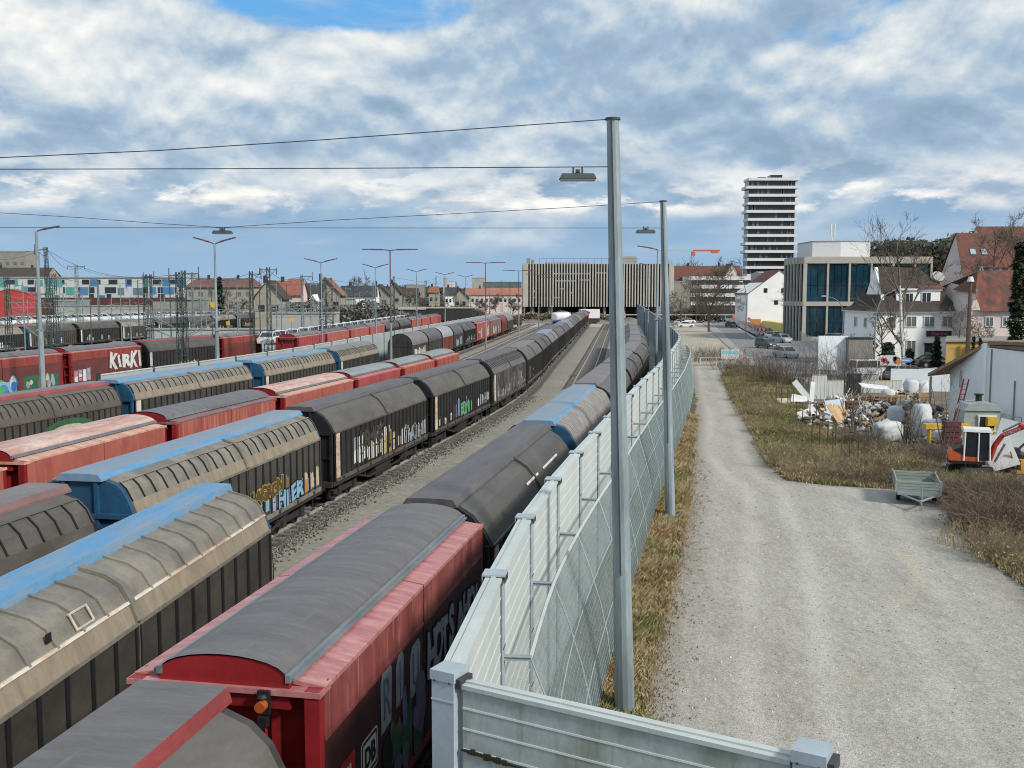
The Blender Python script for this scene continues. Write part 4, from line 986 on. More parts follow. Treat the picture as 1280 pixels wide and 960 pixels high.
# bridge end: cross wall with its big corner posts
t = thing('bridge_parapet_wall', 'weathered aluminium parapet wall across the bottom of the view with square end posts', 'parapet wall', (A0.x, A0.y, 0))
B1 = Vector((2.86, 9.16)) - A0
barrier_panel(t, (.20, -.11), (B1.x - .16, B1.y + .09), 4.42, m=M_alud, groove=.24, th=.16)
def big_post(parent, x, y, rz):
    mb = MB(); wd = .30
    pts = [(-wd / 2, -wd / 2), (wd / 2, -wd / 2), (wd / 2, wd / 2), (-wd / 2, wd / 2)]
    mb.prism(pts, 0, 4.48); mb.prism([(a * 1.1, b * 1.1) for a, b in pts], 4.482, 4.60)
    mb.box((0, -wd / 2 - .002, 4.25), (wd + .01, .012, .02)); mb.box((.19, 0, 4.47), (.08, .26, .11), mi=1)
    for x_ in (-.1, .1): mb.tube((x_, -wd / 2 * 1.1, 4.48), (x_, -wd / 2 * 1.1 - .01, 4.48), .012, n=6, mi=1)
    o = mb.build('end_post', [M_post, M_postd], parent); o.location = (x, y, 0); o.rotation_euler = (0, 0, rz)
    return o
ang_ = math.atan2(B1.y, B1.x)
big_post(t, 0, 0, ang_); big_post(t, B1.x, B1.y, ang_)
barrier_panel(t, (B1.x + .2, B1.y - .1), (B1.x + 4.0, B1.y - 2.25), 3.95, m=M_alud, groove=.24, th=.16)
mb = MB(); rnd = random.Random(4)       # moss in the open joint
for k in range(46):
    u = .25 + 1.9 * k / 46; mb.box((u, -.094, 3.70 - .002 * k + rnd.uniform(-.006, .006)), (.06, .02, rnd.uniform(.012, .05) * (1.6 if k < 16 else .7)))
o = mb.build('moss_line', mat('moss_dark', (.05, .045, .02), (.02, .02, .012), scale=20), t); o.rotation_euler = (0, 0, ang_)

# mesh fence leaning beside the barrier
M_mesh = mat('fence_wire', (.40, .47, .48), (.30, .37, .38), scale=2, rough=.45, metallic=.2)
t = thing('mesh_fence', 'tall galvanised wire mesh fence leaning outwards beside the gravel path', 'mesh fence', (A0.x, A0.y, 0))
def offB(y): return .55 + .45 * min(1, max(0, (y - 22) / 50))
def botB(y): return 1.38
def Bp(y, s):     # s 0 ground .. 1 top
    sl_ = (fA(y + .5) - fA(y - .5)); n = Vector((1, -sl_)).normalized()
    o_ = botB(y) + (offB(y) - botB(y)) * (s ** 1.6)
    return Vector((fA(y) + n.x * o_ - A0.x, y + n.y * o_ - A0.y, .05 + 3.2 * s))
ysB = [15.2 + 1.333 * i for i in range(72)]
for s, r in ((1.0, .035), (.66, .011), (.33, .011), (.02, .02)):
    mb = MB(); mb.path([Bp(y, s) for y in ysB], r, 6); mb.build('top_rail' if s == 1.0 else 'rail', M_alu if s == 1 else M_mesh, t)
for y in [15.2 + 4 * i for i in range(24)]:
    mb = MB(); mb.path([Bp(y, s / 4) for s in range(5)], .017, 5)
    y_ = y
    a = Vector((fA(y_) + .12 - A0.x, y_ - A0.y, 3.24)); b = Bp(y_, 1.0); mb.tube(a, b, .035, n=5)
    mb.box(((a.x + b.x) / 2, (a.y + b.y) / 2, 3.20), ((b - a).length, .10, .02))
    mb.build('bracket', M_gal, t)
mb = MB(); y = 15.2
while y < 60:
    st = .05 if y < 32 else .11
    pts = [Bp(y, s / 3) for s in range(4)]
    for a, b in zip(pts, pts[1:]): mb.tube(a, b, .0042 if y < 32 else .008, n=3, cap=False)
    y += st
while y < 110:
    pts = [Bp(y, s / 3) for s in range(4)]
    for a, b in zip(pts, pts[1:]): mb.tube(a, b, .014, n=3, cap=False)
    y += .22
for k in range(25):
    s = k / 24.5; yy = [15.2 + 2.6 * i for i in range(37)]; pts = [Bp(v, s) for v in yy]
    for a, b in zip(pts, pts[1:]): mb.tube(a, b, .006, n=3, cap=False)
mb.build('wire_mesh', M_mesh, t, fix=False)

# left yard wall
fW = lambda y: fT3(y) - 19.0
M_wallp = mat('yard_wall_panel', (.42, .48, .50), (.34, .40, .43), scale=.5, stretch=(1, 1, 2), rough=.6)
W0 = Vector((fW(58), 58))
t = thing('yard_noise_wall', 'light grey noise wall with regular posts running across the yard behind the blue roofed wagons', 'noise wall', (W0.x, W0.y, 0))
y = 58; mbp = None
while y < 258:
    st = 5.6; a = (fW(y) - W0.x, y - W0.y); b = (fW(y + st) - W0.x, y + st - W0.y)
    barrier_panel(t, a, b, 4.1, m=M_wallp, groove=1.0)
    mb = MB(); mb.box((0, 0, 2.1), (.22, .16, 4.3)); o = mb.build('post', M_postd if y < 150 else M_post, t); o.location = (a[0], a[1], 0); y += st

# ======================= POLES, LAMPS, WIRES =======================
M_pole = mat('galvanised_pole', (.30, .37, .40), (.17, .21, .225), scale=.9, stretch=(2, 2, .35), rough=.5, metallic=.15, lo=.38, hi=.62, fine=.08, streak=[((.10, .115, .115), (9, 9, .5), .45, .56), ((.40, .44, .45), (5, 5, .8), .35, .60)])
M_rust = mat('lamp_arm_brown', (.17, .085, .09), (.11, .06, .065), scale=3)
M_lampd = mat('lamp_housing_dark', (.06, .075, .075), (.04, .05, .05), scale=3)
M_glass = mat('lamp_glass', (.30, .31, .32), (.25, .25, .25), rough=.2)
M_wire = mat('span_wire', (.05, .05, .06), (.03, .03, .04))
def tall_pole(base, top, r0, r1, label):
    t = thing('lamp_pole', label, 'pole', (base[0], base[1], 0))
    b = Vector((0, 0, 0)); q = Vector((top[0] - base[0], top[1] - base[1], top[2]))
    mb = MB(); k = 10
    for i in range(k): mb.tube(b.lerp(q, i / k), b.lerp(q, (i + 1) / k), r0 + (r1 - r0) * i / k, r0 + (r1 - r0) * (i + 1) / k, n=12, cap=i in (0, k - 1))
    mb.build('shaft', M_pole, t, smooth_=False)
    mb = MB(); off = Vector((-.10, -1, 0)).normalized()
    pr = [b.lerp(q, i / 12) + off * ((r0 + (r1 - r0) * i / 12) * .99) for i in range(13)]
    pr = [p_ + Vector((-.03, 0, .0)) for p_ in pr if p_.z > 3.0]
    for a_, b_ in zip(pr, pr[1:]): mb.tube(a_, b_, .022, n=4)
    mb.build('cable_groove', M_postd, t)
    mb = MB(); mb.tube(q, q + Vector((0, 0, .04)), r1 + .03, n=12); mb.build('cap', M_lampd, t)
    return t
P1b = pz(781, 895); P1t = py(766, 150, P1b[1])
P2b = pz(838, 650); P2t = py(829, 252, P2b[1])
tall_pole(P1b, P1t, .215, .125, 'tallest grey steel pole in the foreground beside the mesh fence')
tall_pole(P2b, P2t, .20, .115, 'second tall grey steel pole further along the mesh fence')
def lamp_box(loc, rz, label, wd=.74):
    t = thing('hanging_lamp', label, 'hanging lamp', loc, rz)
    mb = MB(); mb.box((0, 0, -.06), (wd, .34, .10), taper=.86); mb.build('housing', M_lampd, t)
    mb = MB(); mb.box((0, 0, -.125), (wd * .94, .30, .03)); mb.build('lens', M_glass, t)
    mb = MB()
    for x in (-.09, .09): mb.box((x, 0, .06), (.03, .05, .14))
    mb.box((0, 0, .0), (.22, .06, .03)); mb.box((0, 0, .05), (.08, .1, .06)); mb.build('hanger', M_wire, t)
    return t
q = py(722, 217, P1b[1]); lamp_box(q, 0, 'flat lamp hanging from the cable beside the tallest pole')
q = py(807, 287, P2b[1]); lamp_box(q, 0, 'flat lamp hanging from the cable beside the second tall pole')
q = py(278, 288, P2b[1]); lamp_box(q, 0, 'flat lamp hanging mid cable above the left part of the yard')
def wire(pts, r, label, name='span_wire', cat='cable', group=None, mtl=None):
    mb = MB(); o_ = Vector(pts[0]); mb.path([Vector(p) - o_ for p in pts], r, 4)
    o = mb.build(name, mtl or M_wire, fix=False); o.location = o_
    return tag(o, label, cat, group)
def sagged(a, b, sag, n=14): 
    a = Vector(a); b = Vector(b); return [a.lerp(b, i / n) - Vector((0, 0, sag * 4 * (i / n) * (1 - i / n))) for i in range(n + 1)]
Y1, Y2 = P1b[1], P2b[1]
wire([py(u, v, Y1) for u, v in ((762, 149), (600, 160.5), (400, 175), (200, 188), (0, 197), (-300, 208))], .012, 'upper cable from the top of the tallest pole, sloping across the sky')
wire([py(u, v, Y1) for u, v in ((760, 208.5), (500, 210), (250, 211), (0, 211.5), (-300, 212))], .012, 'level cable carrying the lamp beside the tallest pole')
wire([py(u, v, Y2) for u, v in ((828, 252), (700, 260), (560, 267.5), (420, 275), (330, 281), (279, 284.5), (200, 279.5), (100, 272), (0, 266), (-120, 259))], .014, 'upper cable of the second tall pole, dipping to the lamp over the yard')
wire([py(u, v, Y2) for u, v in ((828, 285), (560, 285), (300, 284.8), (0, 284.5), (-120, 284))], .014, 'level cable of the second tall pole across the yard')

def mast(loc, h, kind, label, arm=1.5, group='lamp masts between the tracks', thick=.10, side=1):
    t = thing('lamp_mast', label, 'lamp mast', (loc[0], loc[1], 0), 0, group)
    mb = MB(); mb.tube((0, 0, 0), (0, 0, h * .45), thick * 1.35, thick * 1.2, n=8); mb.build('shaft', M_pole, t)
    mb = MB(); mb.tube((0, 0, h * .45), (0, 0, h - .3), thick * .9, thick * .6, n=8); mb.box((0, 0, h * .45), (.4, .4, .12)); mb.build('upper_shaft', M_rust if kind == 'T' else M_pole, t)
    for s in ((-1, 1) if kind in ('T', 'Y') else (side,)):
        rise = .35 if kind == 'Y' else .06
        if kind == 'L': rise = .25
        mb = MB(); mb.tube((0, 0, h - .35), (s * arm * .35, 0, h - .28 + rise * .3), .05, n=6)
        mb.tube((s * arm * .35, 0, h - .28 + rise * .3), (s * arm, 0, h - .28 + rise), .075, .06, n=6)
        mb.box((s * arm * .95, 0, h - .31 + rise), (arm * .75, .22, .10), ry=-s * math.atan2(rise, arm))
        mb.build('lamp_arm', M_rust, t)
    return t
def mast_px(x, vtop, Yd, kind, label, armpx, **k):
    bx = (x - 640) / F * (Yd * math.cos(P) + 0) ; p_ = py(x, vtop, Yd)
    return mast((p_[0], Yd), p_[2] + .1, kind, label, arm=armpx / F * Yd, **k)
mast_px(45, 285, 74, 'L', 'tall lamp mast at the far left with one raised arm', 22, thick=.17)
mast_px(268, 301, 80, 'Y', 'lamp mast with two raised arms behind the blue roofed wagons', 20, thick=.13)
mast_px(401, 326, 121, 'Y', 'lamp mast with raised arms beside the ribbed red wagon end', 15.5)
mast_px(487.5, 310, 101, 'T', 'nearest of the masts with level brown arms, behind the red row', 26)
mast_px(469, 332.5, 135, 'Y', 'raised arm lamp mast just left of the nearest level armed mast', 12.5)
mast_px(607, 327, 157, 'T', 'level armed lamp mast between the two curving trains', 18.5)
mast_px(648.5, 337, 189, 'T', 'level armed lamp mast in front of the left end of the slatted building', 15)
mast_px(673.5, 342, 240, 'T', 'far level armed mast before the slatted facade', 12)
mast_px(690, 346, 275 - 20, 'T', 'farthest level armed mast beside the slatted facade', 10)
mast_px(520.5, 338, 176, 'Y', 'slender raised arm mast, middle of three above the old town', 10)
mast_px(556, 342, 205, 'Y', 'slender raised arm mast, right one of three above the old town', 9)
mast_px(582, 345, 240, 'Y', 'most distant raised arm mast above the red train', 8)
mast_px(822, 309, 104, 'L', 'lamp mast with one level arm between the barrier and the second tall pole', 19, side=-1)
mast_px(811, 330, 165, 'L', 'thin lamp mast rising behind the far part of the barrier', 9, side=-1)
mast_px(806, 336, 200, 'L', 'thinnest lamp mast behind the far part of the barrier', 7, side=-1)

# lattice catenary masts
M_lat = mat('lattice_green_steel', (.055, .085, .075), (.03, .048, .043), scale=2, rough=.6)
M_latg = mat('lattice_grey_steel', (.22, .27, .28), (.15, .19, .2), scale=2, rough=.5)
M_ins = mat('insulator_brown', (.06, .035, .03), (.04, .025, .02))
def lattice(loc, h, label, wd=.45, arm=0, side=1, m=None, group='lattice masts of the railway', top='U', thin=1.25):
    t = thing('catenary_mast', label, 'catenary mast', (loc[0], loc[1], 0), 0, group)
    m = m or M_lat; mb = MB(); w0, w1 = wd, wd * .6
    for sx in (-1, 1):
        for sy in (-1, 1): mb.tube((sx * w0 / 2, sy * w0 / 2, 0), (sx * w1 / 2, sy * w1 / 2, h), .035 * thin, n=4)
    n = int(h / .75)
    for i in range(n):
        z0, z1 = h * i / n, h * (i + 1) / n; a, b = w0 + (w1 - w0) * i / n, w0 + (w1 - w0) * (i + 1) / n; s = 1 if i % 2 else -1
        for sy in (-1, 1): mb.tube((-s * a / 2, sy * a / 2, z0), (s * b / 2, sy * b / 2, z1), .022 * thin, n=3)
        mb.box((0, 0, z0), (a, a, .05))
    mb.build('lattice_shaft', m, t, fix=False)
    if arm:
        mb = MB()
        for s in ((-1, 1) if top == 'T' else (side,)):
            mb.tube((0, 0, h - .3), (s * arm, 0, h - .3), .05, n=5); mb.tube((s * arm, 0, h - .3), (s * arm, 0, h + (.35 if top == 'U' else -.05)), .05, n=5)
            mb.tube((0, 0, h - 1.3), (s * arm * .8, 0, h - .35), .03, n=4)
        mb.build('cross_arm', M_rust, t)
        mb = MB()
        for s in ((-1, 1) if top == 'T' else (side,)): mb.tube((s * arm, 0, h - .9), (s * arm, 0, h - .35), .06, n=6)
        mb.build('insulator', M_ins, t)
    mb = MB(); z = h * .62; s = side
    mb.tube((0, 0, z), (s * 2.8, 0, z + .25), .035, n=4); mb.tube((0, 0, z - 1.2), (s * 2.6, 0, z + .2), .045, n=4); mb.tube((s * .2, 0, z - .1), (s * .8, 0, z - .05), .07, n=6)
    mb.tube((s * 2.4, 0, z - .35), (s * .8, 0, z - .85), .03, n=4)
    mb.build('cantilever', M_latg, t)
    return t
def lat_px(x, vtop, Yd, label, **k):
    p_ = py(x, vtop, Yd); return lattice((p_[0], Yd), p_[2], label, **k)
lat_px(8, 346, 104, 'green lattice mast at the left edge of the view', wd=.6)
lat_px(57, 309, 118, 'tall lattice mast with a cross arm beside the left lamp mast', arm=1.3, side=-1, wd=.5)
lat_px(66, 342, 106, 'stout green lattice mast right of the left lamp mast', wd=.7, side=1)
lat_px(95, 331, 205, 'pale mast with insulators on both sides before the coloured flats', arm=1.7, top='T', m=M_latg, wd=.8)
lat_px(122, 352, 170, 'small grey mast standing before the white shed', m=M_latg, wd=.3)
lat_px(181, 343, 112, 'green lattice mast in the middle of the brown wagons', arm=1.0, wd=.55)
lat_px(188, 343, 150, 'slim green lattice mast just right of a taller one', arm=1.0, wd=.4, side=-1)
lat_px(222, 340, 92, 'green double lattice mast, left shaft', arm=.8, side=-1, wd=.5)
lat_px(229, 338, 92, 'green double lattice mast, right shaft with cross arm', arm=1.4, wd=.5, side=1)
lat_px(240, 340, 160, 'grey mast behind the double lattice mast', m=M_latg, wd=.4)
lat_px(313.5, 339, 110, 'dark lattice mast right of the brown roofed block', arm=1.1, wd=.5)
lat_px(335, 334, 118, 'lattice mast before the dark gabled houses, with a crosstree', arm=1.0, top='T', wd=.55)
lat_px(377, 343, 150, 'mast with an open square frame on top', arm=1.6, wd=.4, m=M_latg)
lat_px(403, 346, 140, 'thick dark green tower mast, left of the pair', wd=1.1)
lat_px(411, 347, 142, 'thick dark green tower mast, right of the pair', wd=1.2, side=-1)
lat_px(466, 352, 210, 'grey mast behind the white covered cars', m=M_latg, wd=.5)
lat_px(492, 345, 170, 'slim dark mast near the nearest level armed lamp', wd=.35)
lat_px(532, 350, 240, 'far green mast above the platform roof', wd=.6)
lat_px(545, 345, 280, 'far grey mast above the orange roofed house', m=M_latg, wd=.6)
lat_px(570, 352, 260, 'far thin mast left of the pale tower block', wd=.5)
lat_px(627, 350, 290, 'mast between the long red train and the slatted building', wd=.6)
lat_px(637, 352, 300, 'last mast before the slatted building', wd=.6, side=-1)
rnd = random.Random(21); k = 0
for x, Yd in ((35, 150), (80, 165), (104, 160), (140, 180), (163, 170), (206, 190), (258, 175), (286, 185), (300, 210), (352, 170), (362, 210), (392, 190), (424, 200), (436, 230), (450, 250), (480, 260), (506, 270), (515, 300), (560, 300), (588, 290), (598, 310), (612, 320)):
    p_ = py(x, 400, Yd); side = 1 if k % 2 else -1; h = rnd.uniform(7.5, 9.5)
    t = thing('catenary_post', 'plain slim grey catenary post, %s from the left in the far rail yard' % (['first', 'second', 'third', 'fourth', 'fifth', 'sixth', 'seventh', 'eighth', 'ninth', 'tenth', 'eleventh', 'twelfth', 'thirteenth', 'fourteenth', 'fifteenth', 'sixteenth', 'seventeenth', 'eighteenth', 'nineteenth', 'twentieth', 'twenty-first', 'twenty-second'][k]), 'catenary post', (p_[0], Yd, 0), 0, 'slim catenary posts in the far rail yard')
    mb = MB(); mb.tube((0, 0, 0), (0, 0, h), .12, .08, n=6); mb.build('post', M_latg, t)
    mb = MB(); mb.tube((0, 0, h - 1.6), (side * 3.0, 0, h - 1.2), .04, n=4); mb.tube((0, 0, h - 2.8), (side * 2.8, 0, h - 1.3), .045, n=4); mb.tube((side * 2.6, 0, h - 2.0), (side * 1.0, 0, h - 2.3), .03, n=4); mb.build('cantilever', M_latg, t)
    k += 1
for i, (x, vt, Yd) in enumerate(((28, 352, 128), (44, 350, 140), (74, 350, 150), (112, 356, 150), (150, 356, 150), (172, 350, 135), (200, 352, 140), (212, 350, 125), (250, 352, 130), (264, 358, 150), (296, 352, 140), (324, 350, 150), (345, 352, 160), (358, 356, 190), (388, 352, 165), (420, 356, 190), (432, 358, 215), (442, 352, 180), (476, 356, 220), (503, 356, 240))):
    p_ = py(x, vt, Yd); t = thing('feeder_pole', 'thin dark pole carrying feeder wires over the far yard, %s from the left' % ['first', 'second', 'third', 'fourth', 'fifth', 'sixth', 'seventh', 'eighth', 'ninth', 'tenth', 'eleventh', 'twelfth', 'thirteenth', 'fourteenth', 'fifteenth', 'sixteenth', 'seventeenth', 'eighteenth', 'nineteenth', 'twentieth'][i], 'pole', (p_[0], Yd, 0), 0, 'thin feeder poles of the far yard')
    mb = MB(); mb.tube((0, 0, 0), (0, 0, p_[2]), .10, .06, n=5); mb.build('shaft', M_lat if i % 2 else M_latg, t)
    mb = MB(); s = 1 if i % 3 else -1; mb.box((s * .5, 0, p_[2] - .5), (1.2, .08, .08)); mb.tube((s * 1.0, 0, p_[2] - .9), (s * 1.0, 0, p_[2] - .4), .05, n=5); mb.tube((0, 0, p_[2] - 2.2), (s * 2.6, 0, p_[2] - 1.7), .035, n=4); mb.tube((0, 0, p_[2] - 3.4), (s * 2.5, 0, p_[2] - 1.8), .035, n=4); mb.build('arm', M_latg, t)
# portal beams between masts
for (x0, x1, v, Yd, lb) in ((8, 66, 384, 104, 'pale beam between the left edge mast and the stout lattice mast'), (181, 313, 392, 110, 'green cross beam spanning between the middle lattice masts'), (335, 411, 390, 130, 'cross beam left of the pair of thick tower masts')):
    a, b = Vector(py(x0, v, Yd)), Vector(py(x1, v + 1, Yd)); mb = MB(); o_ = a.copy()
    for dz in (0, .5): mb.tube((0, 0, dz), b - a + Vector((0, 0, dz)), .04, n=4)
    nn = 14
    for i in range(nn): mb.tube((b - a) * (i / nn) + Vector((0, 0, .5 * (i % 2))), (b - a) * ((i + 1) / nn) + Vector((0, 0, .5 * ((i + 1) % 2))), .025, n=3)
    o = mb.build('portal_beam', M_latg, fix=False); o.location = o_; tag(o, lb, 'portal beam')
for (u0, v0, u1, v1, Yd, lb) in ((10, 392, 47, 420, 100, 'diagonal light stay falling right below the left lattice mast'), (22, 403, 34, 384, 100, 'short diagonal stay crossing another at the left edge'), (158, 398, 222, 424, 95, 'long diagonal strut falling towards the double lattice mast'), (232, 420, 268, 402, 92, 'long diagonal strut rising from the double lattice mast'), (232, 423, 282, 396, 92, 'lower of two parallel struts rising right of the double mast'), (365, 387, 388, 397, 125, 'short pale strut beside the tower masts'), (352, 396, 362, 388, 125, 'short rising strut left of the tower masts'), (290, 376, 305, 392, 130, 'strut falling to the right behind the conifer')):
    wire([py(u0, v0, Yd), py(u1, v1, Yd)], .055, lb, 'strut', 'strut', mtl=M_latg)
cat = [((58, 312), (182, 346), 118, 112), ((95, 333), (222, 343), 205, 92), ((58, 309), (-60, 316), 118, 90), ((188, 346), (313, 342), 150, 110), ((229, 341), (335, 337), 92, 118), ((335, 337), (377, 346), 118, 150), ((313, 342), (403, 349), 110, 140), ((66, 345), (188, 346), 106, 150), ((377, 347), (466, 354), 150, 210), ((240, 343), (377, 346), 160, 150), ((60, 314), (95, 335), 118, 205), ((411, 349), (532, 352), 142, 240), ((466, 354), (545, 348), 210, 280), ((8, 350), (-50, 350), 104, 90), ((492, 347), (627, 353), 170, 290)]
wn = ['dipping from the tall left mast to the middle lattice mast', 'from the pale mast to the double lattice mast', 'leaving the frame at the left from the tall mast', 'between the slim green mast and the dark one', 'from the double mast to the crosstree mast', 'from the crosstree mast to the open square frame', 'from the dark mast to the thick tower masts', 'from the stout mast to the slim green one', 'from the square frame to the covered cars', 'above the brown roofed block', 'from the tall left mast back to the pale mast', 'from the tower masts towards the platform roof', 'above the far platform roof', 'leaving the frame from the left edge mast', 'above the far end of the red train']
for (a, b, ya, yb), l in zip(cat, wn):
    wire(sagged(py(a[0], a[1], ya), py(b[0], b[1], yb), 1.0), .022, 'thin overhead wire ' + l, 'overhead_wire', 'overhead wire')
for i, (u0, u1, v0, v1, Yd) in enumerate(((-20, 320, 397, 392, 100), (-20, 240, 413, 407, 96), (60, 420, 404, 395, 120), (150, 470, 387, 386, 150), (320, 560, 381, 379, 200), (-20, 200, 388, 386, 140))):
    wire([py(u0, v0, Yd), py((u0 + u1) / 2, (v0 + v1) / 2 + .6, Yd * 1.05), py(u1, v1, Yd * 1.1)], .02, 'contact wire over the far tracks, %s counted from the first strung' % ks[i], 'contact_wire', 'contact wire')
# yellow signs in the yard
for x, v, Yd, s, lb in ((266.5, 381, 140, .75, 'square yellow sign beside the conifer in the yard'), (285, 404, 120, .45, 'small yellow sign above the graffiti wagon'), (364, 399, 130, .45, 'small yellow diamond sign left of the tower masts')):
    p_ = py(x, v, Yd); t = thing('yard_sign', lb, 'sign', (p_[0], Yd, 0))
    mb = MB(); mb.box((0, 0, p_[2]), (s, .04, s)); mb.build('sign_plate', mat('sign_yellow', (.75, .42, .03), (.65, .36, .03)), t)
    mb = MB(); mb.tube((0, .05, 0), (0, .05, p_[2]), .05, n=6); mb.build('post', M_latg, t)

# ======================= BUILDINGS =======================
M_slat = mat('slat_beige', (.49, .46, .41), (.40, .375, .335), scale=.4, rough=.7)
M_dark = mat('facade_dark_void', (.012, .012, .016), (.008, .008, .01), scale=.3)
M_void = mat('underpass_dark', (.03, .03, .035), (.02, .02, .02), scale=.3)
M_conc = mat('concrete_pale', (.42, .41, .38), (.33, .32, .30), scale=.4, rough=.85)
M_wind = mat('window_dark_glass', (.035, .045, .055), (.02, .025, .03), scale=.3, rough=.12)
M_windg = mat('window_grey', (.16, .18, .19), (.10, .115, .125), scale=.6, rough=.2)
M_teal = mat('teal_glass', (.006, .035, .06), (.004, .02, .032), scale=.25, rough=.06, spec=.8, c3=(.008, .055, .085))
M_white = mat('render_white', (.88, .88, .87), (.82, .82, .81), scale=.5, rough=.85, streak=[((.55, .54, .50), (2, 2, .4), .4, .58)])
M_whiteb = mat('render_white_bluish', (.78, .83, .87), (.72, .77, .82), scale=.5, rough=.8)  # bluish white: painted shade on the hall's end wall, plain colour elsewhere
M_pinkw = mat('render_pinkish', (.66, .57, .54), (.58, .50, .48), scale=.5, rough=.85)
M_cream = mat('render_cream', (.37, .34, .275), (.29, .27, .225), scale=.5, rough=.85)
M_ochre = mat('render_ochre', (.55, .36, .10), (.48, .31, .09), scale=.5, rough=.85)
M_tile = mat('roof_tile_red', (.18, .055, .04), (.095, .045, .035), scale=1.2, rough=.85, lo=.32, hi=.62, fine=.25, c3=(.15, .056, .04), streak=[((.09, .085, .06), (.8, .8, .6), .6, .55)])
M_tileor = mat('roof_tile_orange', (.30, .10, .065), (.22, .08, .05), scale=1.2, rough=.85, fine=.15)
M_tilebr = mat('roof_tile_brown', (.07, .05, .042), (.045, .036, .032), scale=1.5, rough=.9, fine=.25)
M_tiledk = mat('roof_slate_dark', (.05, .055, .065), (.035, .038, .045), scale=1.5, rough=.85)
M_sill = mat('white_trim', (.72, .72, .70), (.65, .65, .64), scale=2)
M_greyr = mat('render_grey', (.30, .29, .26), (.24, .23, .21), scale=.4, rough=.9)

def window(parent, x, y, z, w_, h, n=(0, -1), label=None, glass=None, frame=True, name='window'):
    """a window on a wall facing n, its frame and sill as sub-parts"""
    g = MB(); g.box((0, 0, 0), (w_, .06, h)); o = g.build(name, glass or M_wind, parent)
    o.location = (x, y, z); o.rotation_euler = (0, 0, math.atan2(n[0], -n[1]))
    if frame:
        m = MB(); fw_ = .06
        for a, b, c, d in ((0, h / 2, w_ + .16, .10), (0, -h / 2, w_ + .16, .10)): m.box((a, -.03, b), (c, .09, d))
        for a in (-w_ / 2, 0, w_ / 2): m.box((a, -.03, 0), (.08 if a else .06, .08, h))
        link('frame', m.mesh('frame', M_sill), o)
    return o

# --- slatted station building over the tracks ---
Yd = 305.0
x0, _, zt = py(654, 329, Yd); x1, _, zb = py(842, 383.5, Yd)
t = thing('station_building', 'wide building over the tracks clad in vertical beige slats', 'building', ((x0 + x1) / 2, Yd, 0))
hw = (x1 - x0) / 2
mb = MB(); mb.b2(-hw + .3, hw - .3, .6, 28, zb + .1, zt - .2); mb.build('core', mat('core_brown_black', (.035, .031, .03), (.02, .018, .018)), t)
mb = MB(); n = 50
for i in range(n + 1):
    x = -hw + 1.35 + (2 * hw - 2.7) * i / n; mb.b2(x - .19, x + .19, .05, .35, zb, zt)
mb.b2(-hw, -hw + 1.35, -.05, 28, zb, zt); mb.b2(hw - 1.2, hw, -.05, 28, zb, zt)
mb.build('slatted_facade', M_slat, t)
mb = MB(); rnd = random.Random(5)
for (a, b, v) in ((692, 738, 342), (694, 720, 351), (725, 738, 350), (745, 760, 341), (700, 706, 361), (712, 716, 366), (692, 700, 372), (667, 669, 364), (668, 670, 372)):
    xa = py(a, v, Yd)[0] - (x0 + x1) / 2; xb = py(b, v, Yd)[0] - (x0 + x1) / 2; z = py(a, v, Yd)[2]
    mb.b2(xa, xb, .40, .55, z - .22, z + .22)
mb.build('pale_window_row', mat('window_bright', (.55, .62, .68), (.4, .45, .5), rough=.2, scale=.2), t)  # window strips in a plain pale colour
mb = MB()
for x in (-hw + 3, -hw + 8, -4, 2, 8, hw - 9, hw - 3):
    for y in (2, 20): mb.tube((x, y, 0), (x, y, zb), .45, n=10)
mb.build('columns', M_conc, t)['kind'] = 'stuff'
mb = MB(); mb.b2(-hw + 1, hw - 1, 30, 31, 0, zb + .5); mb.build('rear_wall', M_void, t)
mb = MB(); mb.b2(-hw + 6, -hw + 13, 18, 26, 0, zb - .4); mb.build('abutment', M_greyr, t)
for (a, b, v0, v1, yy, m_) in ((658.8, 663, 322, 330, 3, M_greyr), (665, 668, 324, 330, 3, M_greyr), (683, 738, 327.2, 330, 8, M_greyr), (777, 801, 319, 330, 10, M_conc)):
    pa, pb = py(a, v0, Yd), py(b, v1, Yd); q = MB(); cx = (x0 + x1) / 2; q.b2(pa[0] - cx, pb[0] - cx, yy, yy + 6, zt - .3, pa[2]); q.build('roof_plant', m_, t)
mb = MB()
for i in range(15):
    x = -hw + 5 + i * 2.1; mb.tube((x, 2, zt - .2), (x, 2, zt + 1.6), .04, n=3)
mb.tube((-hw + 5, 2, zt + 1.5), (-hw + 35, 2, zt + 1.5), .04, n=3); mb.build('roof_railing', M_latg, t, fix=False)
